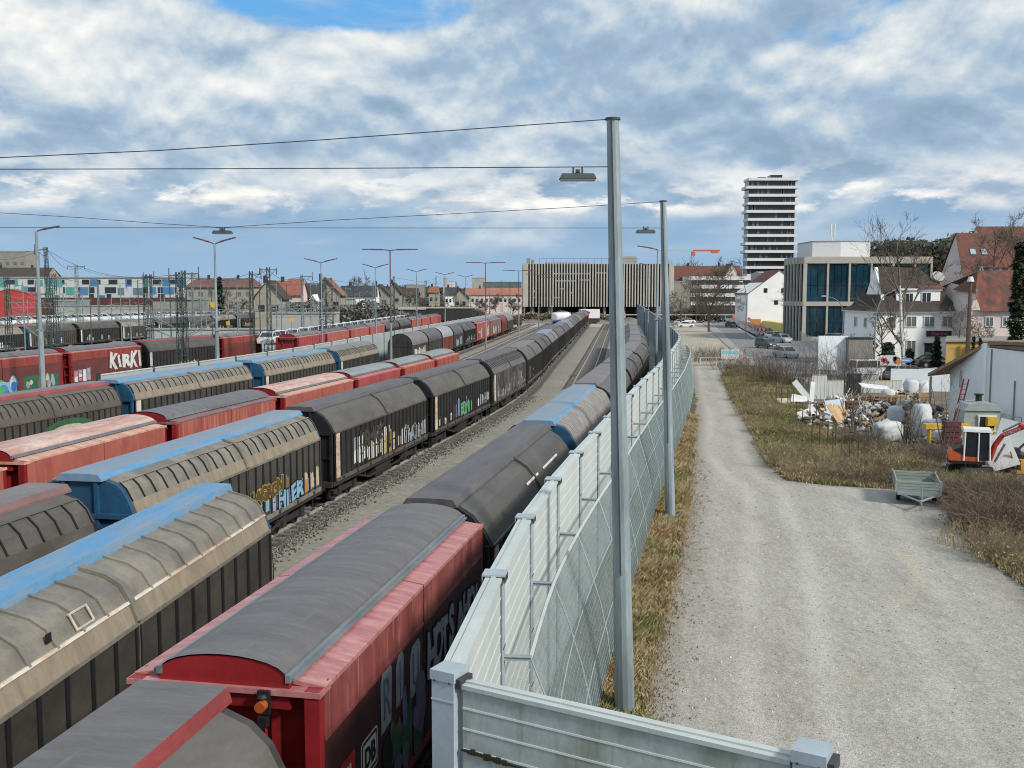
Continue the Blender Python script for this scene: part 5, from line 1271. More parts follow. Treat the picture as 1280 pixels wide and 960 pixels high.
# station surroundings under the building
def simple(name, label, cat_, fn, mats, loc, rz=0, smooth_=False, group=None):
    mb = MB(); fn(mb); o = mb.build(name, mats, smooth_=smooth_); o.location = loc; o.rotation_euler = (0, 0, rz); return tag(o, label, cat_, group)
for nm_, lb, u0, u1, yy, hh in (('embankment', '', 632, 772, 291, 1.5), ('embankment', '', 772, 800, 285, 1.2)):
    xa_, xb_ = (u0 - 640) / F * yy, (u1 - 640) / F * yy; q = MB(); rr = random.Random(u0)
    pr_ = [(0, 0), (1.2, .5), (2.6, 1.0), (4.5, 1.3), (9, 1.35), (16, 1.3)]; nn = 40
    for i in range(nn):
        for (y0, z0), (y1, z1) in zip(pr_, pr_[1:]):
            a_, b_ = xa_ + (xb_ - xa_) * i / nn, xa_ + (xb_ - xa_) * (i + 1) / nn; w0, w1 = 1 + .25 * math.sin(a_ * 1.3), 1 + .25 * math.sin(b_ * 1.3)
            q.poly([(a_, yy + y0, z0 * w0 - .02), (b_, yy + y0, z0 * w1 - .02), (b_, yy + y1, z1 * w1 - .02), (a_, yy + y1, z1 * w0 - .02)])
    tag(q.build(nm_, M_earth, fix=False), kind='structure')
struct('sandy_strip', [(-8, 262), (30, 262), (36, 291), (-4, 291)], M_sand, -.006)
p_ = py(735, 398, 300)
simple('guard_rail', 'long pale guard rail of the street crossing behind the tracks', 'guard rail', lambda m: (m.box((0, 0, 1.2), (110, .12, .35)), [m.box((-54 + 6 * i, 0, .5), (.15, .15, 1.3)) for i in range(19)]), M_conc, (py(760, 398, 290)[0], 299, 1.2))
# --- residential tower ---
Yt = 430.0
tx0, _, _ = py(932, 300, Yt); tx1, _, _ = py(997, 300, Yt); cx = (tx0 + tx1) / 2; hw = (tx1 - tx0) / 2
t = thing('residential_tower', 'tall white tower block with stacked balcony bands', 'tower block', (cx, Yt, 0))
ztop = py(960, 222, Yt)[2]; nfl = 17; fh = ztop / nfl
mb = MB(); mb.b2(-hw + 1.2, hw - 1.2, 1.2, 9, 0, ztop - .4); mb.build('glazed_core', M_windg if False else mat('tower_glass', (.06, .06, .075), (.03, .03, .04), rough=.15, scale=.15, stretch=(1, 1, .2)), t)
rnd = random.Random(9); mb = MB(); mb.b2(-hw + 1.3, -hw + 1.36, 1.15, 1.19, .5, ztop - .5)
for k in range(nfl - 1):
    z = ztop - fh * (k + 1)
    for x in [rnd.uniform(-hw + 2, hw - 2) for _ in range(7)]: mb.b2(x, x + rnd.choice((.12, .6, 1.1)), 1.0, 1.195, z + .1, z + 2.0)
mb.build('window_mullions', M_windg, t)
for k in range(nfl):
    z = ztop - fh * k - 1.0; a, b = rnd.choice(((0, .8), (.7, 0), (.3, .3), (0, .2), (.9, .6))); mb = MB()
    l, r = -hw + .8 - a, hw - .6 + b
    mb.b2(l, r, -.2, 9.5, z - .2, z); mb.b2(l, r, -.2, .05, z, z + .95); mb.b2(l, l + .2, .05, 9.5, z, z + .95); mb.b2(r - .2, r, .05, 9.5, z, z + .95)
    mb.build('balcony_band', M_sill, t)
mb = MB(); mb.b2(0, hw * .45, 4, 10, ztop - .4, ztop + 1.6); mb.b2(-hw * .5, -hw * .2, 3, 8, ztop - .4, ztop + .6); mb.build('roof_plant', M_wind, t)
# low wing with white bands
a, b = py(864, 350, 352), py(962, 350, 352)
t = thing('office_wing', 'low office wing with white horizontal bands at the foot of the tower block', 'office building', ((a[0] + b[0]) / 2, 352, 0)); hw = (b[0] - a[0]) / 2
zt = py(900, 345.5, 352)[2]
mb = MB(); mb.b2(-hw + .3, hw - .3, .4, 18, 0, zt - .3); mb.build('glazed_core', MATS['tower_glass'], t)
for v in (345.5, 356, 366.5, 377):
    z = py(900, v, 352)[2]; mb = MB(); mb.b2(-hw, hw, 0, 18.2, z - 1.3, z); mb.build('white_band', M_sill, t)
mb = MB(); rnd = random.Random(2)
for z in (3.0, 6.3, 9.4): 
    for k in range(12): x = -hw + 1.5 + k * 2.4 + rnd.random(); mb.b2(x, x + .3, .3, .42, z, z + 1.9)
mb.build('window_mullions', M_windg, t)
# red roofed block left of it
def gable(name, label, px0, px1, vbase_z, veave, vridge, Yd, wallm, roofm, depth=7, face='eave', wins=0, group=None, overhang=.5, chim=0, winrows=1, hip=0.0, glass=None):
    """house seen eave-on ('eave': ridge runs left-right) or gable-on ('gable': ridge runs away)"""
    a, b = py(px0, 360, Yd), py(px1, 360, Yd); cx = (a[0] + b[0]) / 2; hw = (b[0] - a[0]) / 2
    ze, zr = py(px0, veave, Yd)[2], py(px0, vridge, Yd)[2]
    t = thing(name, label, 'house' if 'house' in name else 'building', (cx, Yd, 0), 0, group)
    mb = MB(); o = overhang
    if face == 'eave':
        mb.b2(-hw, hw, 0, depth, 0, ze)
        if not hip: mb.loft([(0, ze), (depth / 2, zr - .15), (depth, ze)], -hw, hw, axis='x', close=True, caps=True)
        mb.build('wall', wallm, t)
        mb = MB(); hx = hip * hw
        A = [(-hw - o, -o, ze - .1), (hw + o, -o, ze - .1), (hw - hx, depth / 2, zr), (-hw + hx, depth / 2, zr)]
        B = [(hw + o, depth + o, ze - .1), (-hw - o, depth + o, ze - .1), (-hw + hx, depth / 2, zr), (hw - hx, depth / 2, zr)]
        mb.poly(A); mb.poly(B)
        if hip: mb.poly([A[1], B[0], A[2]]); mb.poly([B[1], A[0], A[3]])
        for Q in (A, B): mb.poly([(x, y, z - .18) for x, y, z in Q])
        mb.poly([A[0], A[1], (A[1][0], A[1][1], A[1][2] - .18), (A[0][0], A[0][1], A[0][2] - .18)])
        r = mb.build('roof', roofm, t)
    else:
        mb.b2(-hw, hw, 0, depth, 0, ze); mb.loft([(-hw, ze), (0, zr - .12), (hw, ze)], 0, depth, close=True, caps=True); mb.build('wall', wallm, t)
        mb = MB(); prof = [(-hw - o, ze - .25), (0, zr), (hw + o, ze - .25)]
        mb.loft(prof + [(x, z - .2) for x, z in prof[::-1]], -o, depth + o, close=True, caps=True); r = mb.build('roof', roofm, t)
    for k in range(chim):
        q = MB(); x = -hw * .5 + k * hw * .9; q.b2(x - .35, x + .35, depth / 2 - .3, depth / 2 + .3, zr - .6, zr + 1.0); q.build('chimney', M_tilebr, r)
    if wins:
        for rr in range(winrows):
            zz = ze * (.80 - .36 * rr) if winrows > 1 else ze * .72
            for k in range(wins):
                x = -hw + 2 * hw * (k + .5) / wins; window(t, x, -.05, zz, min(1.3, hw / wins), 1.3, frame=False, glass=glass)
    return t
t = gable('town_house', 'long house with a steep red tiled roof behind the slatted building', 842, 930, 0, 357, 331.5, 380, M_greyr, M_tile, depth=16, wins=9, chim=2)
for x in (-10, -6.5): 
    mb = MB(); mb.b2(x - .9, x + .9, .4, 1.6, 13.2, 14.8); mb.build('dormer', M_wind, t)
gable('town_house', 'red gabled wing in front of the tower block base', 902, 928, 0, 352, 329, 372, M_pinkw, M_tile, depth=10, face='gable', wins=2)
# white gabled house with an orange edge
t = gable('gabled_house', 'white gabled house with a pinkish left edge beside the roadworks', 935, 1014, 0, 366, 337, 250, M_white, M_tile, depth=14, face='gable', overhang=.2)
for x, v in ((957, 363), (979, 363), (970, 378), (983, 396)):
    p_ = py(x, v, 250); window(t, p_[0] - t.location.x, -.05, p_[2], .9, 1.1, frame=False)
gable('flat_block', 'plain white flat roofed block between the tower and the glass office', 950, 998, 0, 341, 339, 300, M_conc, M_conc, depth=12, overhang=0)

# --- glass office building ---
Yg = 185.0
lx, _, _ = py(1004, 400, Yg); rx, _, _ = py(1163, 400, Yg); zt = py(1100, 321, Yg)[2]; zb = py(1100, 424, Yg)[2]
t = thing('glass_office', 'three storey office with beige frames and teal glass', 'office building', (lx, Yg, 0))
W_ = rx - lx
mb = MB(); side = [(-2.0, 22.0)]  # left flank recedes slightly to the left
mb.prism([(.25, .35), (W_ - .2, .35), (W_ - .2, 24), (6, 24), (-.62, 10.3), (-.85, 9.8)], 0, zt - .4); mb.build('glass_wall', M_teal, t)
cols = [0, 29.5, 56.5, 83.5, 110.5, 137.5, 158]
mb = MB()
for c in cols:
    x = c / F * Yg; mb.b2(x - .18 if c else 0, x + .18 if c else .5, 0, .45, 0, zt)
mb.b2(0, W_, -.05, .6, zt - 1.2, zt); zm = py(1100, 377, Yg)[2]; mb.b2(0, W_, -.05, .6, zm - .8, zm); mb.b2(0, W_, -.02, .5, 0, .8)
# flank columns
for k in range(7):
    f_ = k / 6; x = -.92 * f_; y = 9.6 * f_ + .2; mb.box((x, y, zt / 2), (.3, .42, zt))
mb.prism([(-.05, .0), (.3, .3), (-.6, 10), (-1.0, 10)], zt - 1.2, zt); mb.prism([(-.05, .0), (.3, .3), (-.6, 10), (-1.0, 10)], zm - .8, zm)
mb.build('stone_frame', mat('stone_taupe', (.43, .40, .35), (.36, .33, .29), scale=.4, rough=.7), t)
mb = MB(); mb.prism([(0, 0), (W_, 0), (W_, 24), (6, 24), (-.8, 10)], zt - .02, zt + .03); mb.build('roof', M_conc, t)
a, b = py(1026, 300, Yg), py(1100, 300, Yg); q = py(1060, 300.5, Yg)
mb = MB(); mb.prism([(a[0] - lx, 5), (a[0] - lx + 5, 4), (b[0] - lx, 5), (b[0] - lx, 15), (a[0] - lx, 15)], zt, q[2]); mb.prism([(a[0] - lx - .1, 4.9), (a[0] - lx + 5, 3.9), (b[0] - lx + .1, 4.9), (b[0] - lx + .1, 15), (a[0] - lx - .1, 15)], q[2], q[2] + .15, mi=1)
mb.build('roof_house', [mat('roof_house_grey', (.66, .67, .68), (.6, .61, .62)), M_greyr], t)
mb = MB(); p_ = py(1050, 300, Yg); X_ = p_[0] - lx
mb.tube((X_, 4.5, q[2] - 1.5), (X_, 4.5, q[2] + 3.4), .08, n=6)
for dx in (-.35, .35): mb.tube((X_ + dx, 4.4, q[2] + 1.0), (X_ + dx, 4.4, q[2] + 3.3), .17, n=8)
mb.build('antenna', M_sill, t)
mb = MB(); rnd = random.Random(12)
for r_ in range(3):
    for c in range(6):
        x = (cols[c] + 13.5) / F * Yg; z0 = .9 + (0 if r_ == 0 else (zm if r_ == 2 else 3.6))
        for xx in (-.65, .65): mb.b2(x + xx - .03, x + xx + .03, .24, .30, z0, z0 + (2.4 if r_ < 2 else zt - zm - 1.9))
mb.b2(.3, W_ - .3, .24, .30, 3.4, 3.5); mb.b2(.3, W_ - .3, .24, .30, zm + 3.0, zm + 3.08); mb.build('mullions', M_wind, t)

# --- white corner house with the dark sign ---
Yh = 122.0
lx, _, _ = py(1093, 400, Yh); rx, _, _ = py(1206, 400, Yh); ze = py(1100, 389, Yh)[2]; W_ = rx - lx
t = thing('corner_house', 'white two storey house with a brown hipped mansard roof and dark sign', 'house', (lx, Yh, 0))
D = 11.0
mb = MB(); mb.b2(0, W_, 0, D, 0, ze); mb.b2(-.35, W_ + .2, -.35, D + .2, ze - .18, ze + .06); mb.build('wall', M_white, t)
X = lambda u: (u - 640) / F * (Yh * math.cos(P) + 1) - lx
Zv = lambda v: py(1100, v, Yh)[2]
# lower roof flaring out, the right side swept, dormer storey, upper roof
z1 = Zv(364); zr = Zv(331)
mb = MB()
lo = [(-.5, -.5, ze), (W_ + .3, -.5, ze), (W_ + .3, D + .3, ze), (-.5, D + .3, ze)]
mid = [(1.2, 1.6, z1 + .3), (W_ - 2.0, 1.6, z1), (W_ - 2.0, D - 3.6, z1), (1.2, D - 3.6, z1 + .3)]
mm = [(.7, .5, ze + .6), (W_ - .9, .5, ze + .6), (W_ - .9, D - .5, ze + .6), (.7, D - .5, ze + .6)]
for P_, Q_ in ((lo, mm), (mm, mid)):
    for i in range(4): j = (i + 1) % 4; mb.poly([P_[i], P_[j], Q_[j], Q_[i]])
r = mb.build('lower_roof', M_tilebr, t)
mb = MB(); xa, xb = X(1098), X(1178)
mb.b2(X(1120), X(1175), .9, 8, Zv(380), Zv(363)); mb.build('dormer_storey', M_white, t)
mb = MB(); mb.b2(X(1118), X(1177), .7, .95, Zv(363), Zv(360.5)); mb.build('dormer_cornice', M_sill, t)
mb = MB(); y0_ = .6
A = (xa - .4, 1.6, Zv(368)); 
up = [(X(1100), .7, Zv(366)), (X(1180), .7, Zv(361)), (X(1180), 6.4, Zv(361)), (X(1100), 6.4, Zv(366))]
rdg = [(X(1106), 3.4, Zv(332)), (X(1150), 3.4, Zv(332)), (X(1156), 3.4, Zv(334))]
mb.poly([up[0], up[1], rdg[2], rdg[1], rdg[0]]); mb.poly([up[1], up[2], rdg[2]]); mb.poly([up[2], up[3], rdg[0], rdg[1], rdg[2]])
mb.build('upper_roof', M_tilebr, t)
mb = MB(); mb.poly([(X(1146), .55, Zv(361)), (X(1180), .55, Zv(360.5)), (X(1160), 3.2, Zv(342)), (X(1148), 3.6, Zv(340))]); mb.poly([(X(1166), 1.0, Zv(386)), (X(1197), .1, Zv(386)), (X(1186), 2, Zv(368)), (X(1178), 2.4, Zv(362))]); mb.build('red_tiles', M_tile, t)
mb = MB(); mb.loft([(.9, Zv(380)), (.9, Zv(366)), (3.4, Zv(333)), (5.9, Zv(366)), (5.9, Zv(380))], X(1101), X(1105), axis='x', close=True, caps=True); mb.build('gable_wall', M_white, t)
for u, v, w_, h in ((1136, 373, .95, 1.25), (1157.5, 372, 1.1, 1.25)): window(t, X(u), .86, Zv(v), w_, h)
for u, v in ((1136, 402), (1158.5, 402), (1181, 402)): window(t, X(u), -.03, Zv(v), 1.25, 1.3, glass=M_windg)
for u, v in ((1137, 434),): window(t, X(u), -.03, Zv(v), 1.1, 1.6, glass=M_windg)
for u, v in ((1112, 404), (1112, 436)): window(t, X(u), -.03, Zv(v), .9, 1.25, glass=M_windg)
for yy, v in ((3, 404), (6.5, 404), (3, 436), (6.5, 436)): window(t, -.03, yy, Zv(v), .9, 1.2, n=(-1, 0), glass=M_windg)
mb = MB(); mb.b2(X(1154), X(1164), -.06, .02, Zv(449), Zv(430)); d = mb.build('door', M_wind, t)
mb = MB(); mb.b2(X(1154.5), X(1163.5), -.075, -.061, Zv(449), Zv(440)); mb.build('lower_panel', mat('door_green_glass', (.25, .36, .34), (.2, .3, .28), rough=.3), d)
mb = MB(); mb.b2(X(1152.5), X(1166), -.30, .0, Zv(429.6), Zv(428.6)); mb.build('canopy', M_void, t)
mb = MB(); mb.b2(X(1155.5), X(1186.5), -.14, -.02, Zv(420.5), Zv(413.5)); s = mb.build('sign_board', mat('sign_black', (.02, .018, .02), (.015, .015, .015)), t)
text_mesh('Zhanghai', .55, mat('sign_pink', (.42, .10, .16), (.3, .06, .1)), s, (X(1171), -.16, Zv(418.8)), (R(90), 0, 0), 'lettering', bold=.01)
mb = MB(); mb.tube((0, 0, 0), (.25, -.1, -.1), .75, .75, n=18); d = mb.build('satellite_dish', M_conc, t); d.location = (X(1175.5), 2.0, Zv(346.5)); d.rotation_euler = (0, R(-60), R(-60))
mb = MB(); mb.tube((0, 0, -1.4), (0, 0, 0), .05, n=6); q = mb.build('dish_mast', M_latg, d)

# --- tall pinkish house with a steep red roof ---
Yp = 150.0
XX = lambda u, Y_=Yp: (u - 640) / F * (Y_ * math.cos(P) + 1)
ZZ = lambda v, Y_=Yp: py(1100, v, Y_)[2]
t = thing('steep_roof_house', 'tall house with a pinkish gable and steep red tiled roof', 'house', (XX(1180), Yp, 0)); ox = XX(1180)
# gable faces left/front; ridge runs to the right and slightly back
g0, g1, gp = (532 / F * 158 - ox, 8, 0), (XX(1200) - ox, 0, 0), None
apex = (549 / F * 154.5 - ox, 4.0, py(1100, 289, 154)[2]); zel, zer = ZZ(345), ZZ(345)
mb = MB(); mb.poly([(g0[0], 8, 0), (g1[0], 0, 0), (g1[0], 0, ZZ(347)), apex, (g0[0], 8, ZZ(347))]); mb.b2(g1[0], XX(1300) - ox, .05, 8, 0, ZZ(350)); mb.build('wall', M_pinkw, t)
mb = MB(); xr = XX(1310) - ox
mb.poly([(g1[0] - .3, -.5, ZZ(347)), (xr, -.5, ZZ(347)), (xr, 4, ZZ(289)), (apex[0] - .2, 4, ZZ(289))]); mb.poly([(g0[0] - .3, 8.5, ZZ(347)), (xr, 8.5, ZZ(347)), (xr, 4, ZZ(289)), (apex[0] - .2, 4, ZZ(289))])
mb.poly([(g1[0] - .3, -.5, ZZ(347) - .15), (xr, -.5, ZZ(347) - .15), (xr, 4, ZZ(289) - .15), (apex[0] - .2, 4, ZZ(289) - .15)])
r = mb.build('roof', M_tile, t, fix=False)
def on_roof(u, v): # point on front slope
    f_ = (v - 347) / (289 - 347.0); return (XX(u) - ox, -.5 + 4.5 * f_, ZZ(347) + (ZZ(289) - ZZ(347)) * f_)
tilt = math.atan2(ZZ(289) - ZZ(347), 4.5)
for u, v in ((1218, 314), (1232, 314), (1221.5, 335.5)):
    q = MB(); q.box((0, 0, 0), (1.0, 1.25, .12), mi=0); q.box((0, 0, .02), (.8, 1.0, .12), mi=1); o = q.build('roof_window', [M_void, mat('sky_glass', (.42, .50, .56), (.3, .38, .44), rough=.1)], r); o.location = on_roof(u, v); o.rotation_euler = (tilt, 0, 0)
q = MB(); p0 = on_roof(1243, 335); q.b2(p0[0] - 1.3, p0[0] + 1.3, p0[1] - 1.0, p0[1] + 1.5, p0[2] - .9, p0[2] + .15, mi=0); q.loft([(p0[0] - 1.8, p0[2] + .1), (p0[0], p0[2] + 1.7), (p0[0] + 1.8, p0[2] + .1)], p0[1] - 1.4, p0[1] + 2.2, close=True, caps=True, mi=1)
for dx in (-.65, .65): q.b2(p0[0] + dx - .45, p0[0] + dx + .45, p0[1] - 1.05, p0[1] - 1.0, p0[2] - .7, p0[2] + 0, mi=2)
q.build('dormer', [M_sill, M_tileor, M_windg], r)
t = gable('red_roof_house', 'broad red roofed house at the right edge behind bare treetops', 1238, 1330, 0, 330, 280, 165, M_pinkw, M_tile, depth=12, wins=0)
p_ = py(1277, 312, 164); t2 = t
mb = MB(); mb.b2(p_[0] - t.location.x - .8, p_[0] - t.location.x + .8, -.2, 3, p_[2] - 1.2, p_[2] + .6, mi=0); mb.b2(p_[0] - t.location.x - 1.2, p_[0] - t.location.x + 1.2, -.6, 4, p_[2] + .6, p_[2] + .9, mi=1); mb.b2(p_[0] - t.location.x - .5, p_[0] - t.location.x + .5, -.3, -.2, p_[2] - .9, p_[2] + .3, mi=2); mb.build('dormer', [M_sill, M_tilebr, M_windg], t)
# lower red mansard house
Yl = 118.0
xa, xb = XX(1208, Yl), XX(1330, Yl)
t = thing('mansard_house', 'small pinkish house with a low red mansard roof', 'house', (xa, Yl, 0))
mb = MB(); mb.b2(0, xb - xa, 0, 9, 0, ZZ(389, Yl)); mb.poly([(0, -.01, ZZ(389, Yl)), (0, 9, ZZ(389, Yl)), (0.6, 9, ZZ(350, Yl)), (.9, -.01, ZZ(362, Yl))]); mb.build('wall', M_pinkw, t)
mb = MB(); l = XX(1219, Yl) - xa; tp = XX(1233, Yl) - xa
mb.poly([(l, -.6, ZZ(389, Yl)), (xb - xa, -.6, ZZ(389, Yl)), (xb - xa, 4.0, ZZ(337, Yl)), (tp + .6, 4.0, ZZ(337, Yl)), (tp, 3.4, ZZ(339, Yl))]); mb.poly([(l, -.6, ZZ(389, Yl)), (tp, 3.4, ZZ(339, Yl)), (XX(1209, Yl) - xa, 5, ZZ(362, Yl)), (XX(1214, Yl) - xa, 0, ZZ(366, Yl))])
mb.poly([(-.6, 9, ZZ(362, Yl)), (tp, 3.4, ZZ(339, Yl)), (tp + .6, 4, ZZ(337, Yl)), (tp, 9.5, ZZ(360, Yl))]); mb.build('roof', mat('roof_tile_weathered', (.18, .06, .045), (.075, .046, .04), scale=.9, stretch=(1, 1, .5), lo=.4, hi=.6, rough=.9, c3=(.20, .075, .045)), t, fix=False)
for u, v in ((1233, 402), (1254, 402)): window(t, XX(u, Yl) - xa, -.05, ZZ(v, Yl), .9, 1.1, glass=M_windg)

# --- ochre flat building and the white hall ---
Yo = 104.0; xa, xb = XX(1180, Yo), XX(1330, Yo)
t = thing('ochre_building', 'flat roofed ochre yellow building behind the white hall', 'building', (xa, Yo, 0))
mb = MB(); mb.prism([(0, 0), (xb - xa, 0), (xb - xa, 10), (4.6, 10)], 0, ZZ(427, Yo)); mb.build('wall', M_ochre, t)
mb = MB(); mb.prism([(-.2, -.25), (xb - xa, -.25), (xb - xa, 10.1), (4.4, 10.1)], ZZ(427, Yo), ZZ(425, Yo)); mb.build('roof', M_greyr, t)
mb = MB(); mb.b2(XX(1185, Yo) - xa, XX(1190, Yo) - xa, -.04, -.004, ZZ(436, Yo), ZZ(435, Yo)); mb.build('scratched_mark', M_greyr, t)
Yw = 72.0
# hall: left gable-ish end wall (shade painted in as bluish white) from x 1182..1222, long front wall from 1222 to beyond frame
c0 = pz(1225, 534); c0 = (XX(1224, 62), 62.0)
t = thing('white_hall', 'white rendered hall with a lean-to roof at the right edge', 'hall', (c0[0], c0[1], 0))
zc = py(1224, 428, 62)[2]
far = (XX(1184, 70) - c0[0], 8.0); zf = py(1184, 458, 70)[2]
mb = MB()
mb.poly([(0, 0, 0), (far[0], far[1], 0), (far[0], far[1], zf), (0, 0, zc)], mi=0)
mb.build('end_wall', M_whiteb, t, fix=False)
mb = MB(); rt = (XX(1420, 54) - c0[0], -8.0); zr_ = py(1290, 445, 57)[2]
mb.poly([(0, 0, 0), (rt[0], rt[1], 0), (rt[0], rt[1], zr_ - .35), (0, 0, zc - .3)], mi=0)
mb.box((.10, -.10, zc / 2), (.22, .22, zc - .1), rz=R(20), mi=0)
for f_, h0, h1 in ((.22, .8, 3.6), (.62, .8, 4.2), (.05, 0, zc - .4)):
    mb.box((rt[0] * f_, rt[1] * f_ - .06, (h0 + h1) / 2), (.07, .07, h1 - h0), mi=1)
mb.box((rt[0] * .70, rt[1] * .70 - .05, 1.2), (1.1, .08, 2.4), rz=math.atan2(rt[1], rt[0]), mi=2)
mb.build('long_wall', [M_white, M_latg, M_wind], t, fix=False)
M_fascia = mat('wood_fascia', (.30, .19, .10), (.2, .12, .065), scale=3)
mb = MB(); k_ = [(far[0] - 3.0 / 1.0 * .6, far[1] + 1.2, zf - .9), (0.1, -.15, zc + .12)]
def slab(pts, th, mi=0):
    mb.poly(pts, mi=mi); mb.poly([(x, y, z - th) for x, y, z in pts], mi=mi)
    for i in range(len(pts)):
        a, b = pts[i], pts[(i + 1) % len(pts)]; mb.poly([a, b, (b[0], b[1], b[2] - th), (a[0], a[1], a[2] - th)], mi=mi)
eL = (far[0] - 1.2, far[1] + .9, zf - .55)
slab([eL, (.1, -.3, zc + .1), (rt[0] + .1, rt[1] - .3, zc + .25), (rt[0] + .1, rt[1] + 8, zc + .25), (eL[0] + 8, eL[1] + 6, zf - .5)], .22, 0)
mb.build('roof_edge', M_fascia, t, fix=False)
mb = MB(); slab([(.25, -.5, zc - .18), (rt[0] + .1, rt[1] - .9, zr_ - .30), (rt[0] + .1, rt[1] + .1, zc - .05), (.3, .0, zc + .02)], .05); mb.build('canopy_roof', mat('roof_grey_felt', (.13, .14, .16), (.1, .105, .12)), t, fix=False)
mb = MB(); mb.tube((eL[0] + .1, eL[1] - .3, 0), (eL[0] + .1, eL[1] - .3, eL[2] - .2), .09, n=8); mb.build('downpipe', M_gal, t)
fr = .62; wx, wy = far[0] * fr, far[1] * fr
o = window(t, wx, wy, py(1203, 474, 67)[2], .65, 1.3, n=(far[1] * -1, far[0]), glass=M_windg); 
mb = MB(); d_ = Vector((far[0], far[1], 0)).normalized(); 
zl0, zl1 = 2.9, 2.6
mb.tube((far[0] * .98, far[1] * .98 - .08, 3.35), (.1, -.15, 2.35), .05, n=4); mb.build('wall_ledge', M_sill, t)
q = MB(); q.box((0, 0, 0), (.5, .25, .10)); o = q.build('wall_lamp', M_sill, t); o.location = (rt[0] * .30, rt[1] * .30 - .2, zc - 1.0)

# --- left side of the yard ---
M_panw = mat('panel_white', (.55, .58, .58), (.47, .50, .50), scale=.5); M_pang = mat('panel_turquoise', (.10, .34, .33), (.08, .28, .28), scale=.5); M_panb = mat('panel_blue', (.07, .22, .44), (.05, .17, .36), scale=.5); M_panr = mat('plinth_red_brown', (.12, .035, .03), (.08, .028, .025), scale=.5)
Yf = 345.0
x0, x1 = py(-40, 360, Yf)[0], py(233, 360, Yf)[0]; zt = py(100, 346, Yf)[2]
t = thing('coloured_flats', 'long white apartment block with blue and turquoise facade panels', 'apartment block', (x1, Yf, 0)); L_ = x1 - x0
mb = MB(); mb.b2(-L_, 0, 0, 12, 0, zt - .3); mb.build('wall', M_panw, t)
mb = MB(); mb.b2(-L_ - .3, .3, -.4, 12.4, zt - .3, zt); mb.build('roof', M_conc, t)
mb = MB(); mb.b2(-L_, 0, -.5, 0, 0, py(0, 372, Yf)[2]); mb.build('plinth', M_panr, t)
XF = lambda u: (u - 640) / F * (Yf * math.cos(P) + .5) - x1
rows_ = [(349.5, 355.5), (359, 366.5), (367.5, 373)]
winA = [((9, 20), (36, 44), (79, 82), (104, 113), (123, 127), (137, 148), (160, 165), (192, 203), (213, 221)), ((36, 45), (80, 82), (98, 101), (112, 119), (132, 146), (180, 186), (198, 204), (219, 221)), ((98, 101), (112, 118), (134, 140), (198, 207))]
for (va, vb), ws in zip(rows_, winA):
    za, zb_ = py(100, va, Yf)[2], py(100, vb, Yf)[2]
    for a, b in ws:
        q = MB(); q.b2(XF(a), XF(b), -.06, .05, zb_, za); q.build('window', M_wind, t)
for a, b, va, vb, m_ in ((0, 8, 349, 359, M_pang), (58, 66, 349, 358, M_pang), (60, 66, 360, 369, M_pang), (160, 166, 349, 358, M_panb), (232.5, 233, 349, 358, M_panb), (180, 187, 349, 358, M_pang), (20, 24, 349, 358, M_pang), (68, 79, 349, 359, M_pang), (83, 94, 359, 369, M_pang), (28, 36, 358, 366, M_pang), (68, 75, 369, 375, M_pang), (48, 55, 350, 358, M_pang), (114, 123, 349, 358, M_panb), (101, 111, 359, 369, M_panb), (158, 160, 349, 359, M_panb), (204, 213, 349, 358, M_panb), (222, 232, 349, 359, M_panb), (188, 196, 359, 368, M_panb), (204, 218, 359, 368, M_panb), (123, 132, 369, 373, M_panb), (148, 156, 360, 369, mat('panel_slate_blue', (.14, .22, .26), (.1, .17, .2))), (167, 179, 360, 369, mat('panel_slate_blue', (.1, .1, .1)))):
    q = MB(); q.b2(XF(a), XF(b), -.05, .05, py(100, vb, Yf)[2], py(100, va, Yf)[2]); q.build('facade_panel', m_, t)
gable('grey_block', 'grey concrete apartment tower peeping over roofs at the left edge', -30, 34, 0, 314, 312.8, 470, M_greyr, M_greyr, depth=14, wins=7, overhang=.2, winrows=2, glass=M_windg)
gable('row_houses', 'row of houses with a low dark roof and five small chimneys at the left edge', -30, 58, 0, 346, 334, 366, M_cream, M_tilebr, depth=12, chim=2)
t = gable('red_shed', 'bright red shed with a flat pitched roof at the left edge', -20, 41.5, 0, 367, 361, 268, mat('shed_red', (.50, .06, .055), (.42, .05, .045), scale=.4), mat('shed_roof_dull', (.22, .08, .08), (.16, .06, .06)), depth=4, face='gable', overhang=.1)
def long_box(name, label, u0, u1, vt, Yd, m, depth=8, roofm=None, cat_='shed', z0=0):
    a, b = py(u0, 380, Yd), py(u1, 380, Yd); z = py(u0, vt, Yd)[2]
    t = thing(name, label, cat_, ((a[0] + b[0]) / 2, Yd, 0)); hw = (b[0] - a[0]) / 2
    mb = MB(); mb.b2(-hw, hw, 0, depth, z0, z); mb.build('wall', m, t)
    mb = MB(); mb.b2(-hw - .15, hw + .15, -.2, depth + .2, z, z + .25); mb.build('roof', roofm or M_conc, t)
    n = max(2, int(hw / 3)); 
    mb = MB()
    for i in range(1, n): mb.b2(-hw + 2 * hw * i / n - .06, -hw + 2 * hw * i / n + .06, -.04, 0.02, z0, z - .1)
    mb.build('joint_strips', M_greyr, t)
    return t
M_shw = mat('shed_wall_pale', (.42, .42, .40), (.34, .34, .33), scale=.3)
long_box('rail_shed', 'long pale shed below the coloured flats', 68, 182, 383, 270, M_shw, roofm=M_greyr)
long_box('rail_shed', 'low blue grey shed roof in front of the coloured flats', 68, 98, 376, 275, mat('shed_bluegrey', (.25, .30, .34), (.2, .25, .28)))
long_box('goods_shed', 'grey shed with a dark roof right of the long pale shed', 190, 250, 376, 275, M_greyr, roofm=M_tiledk)
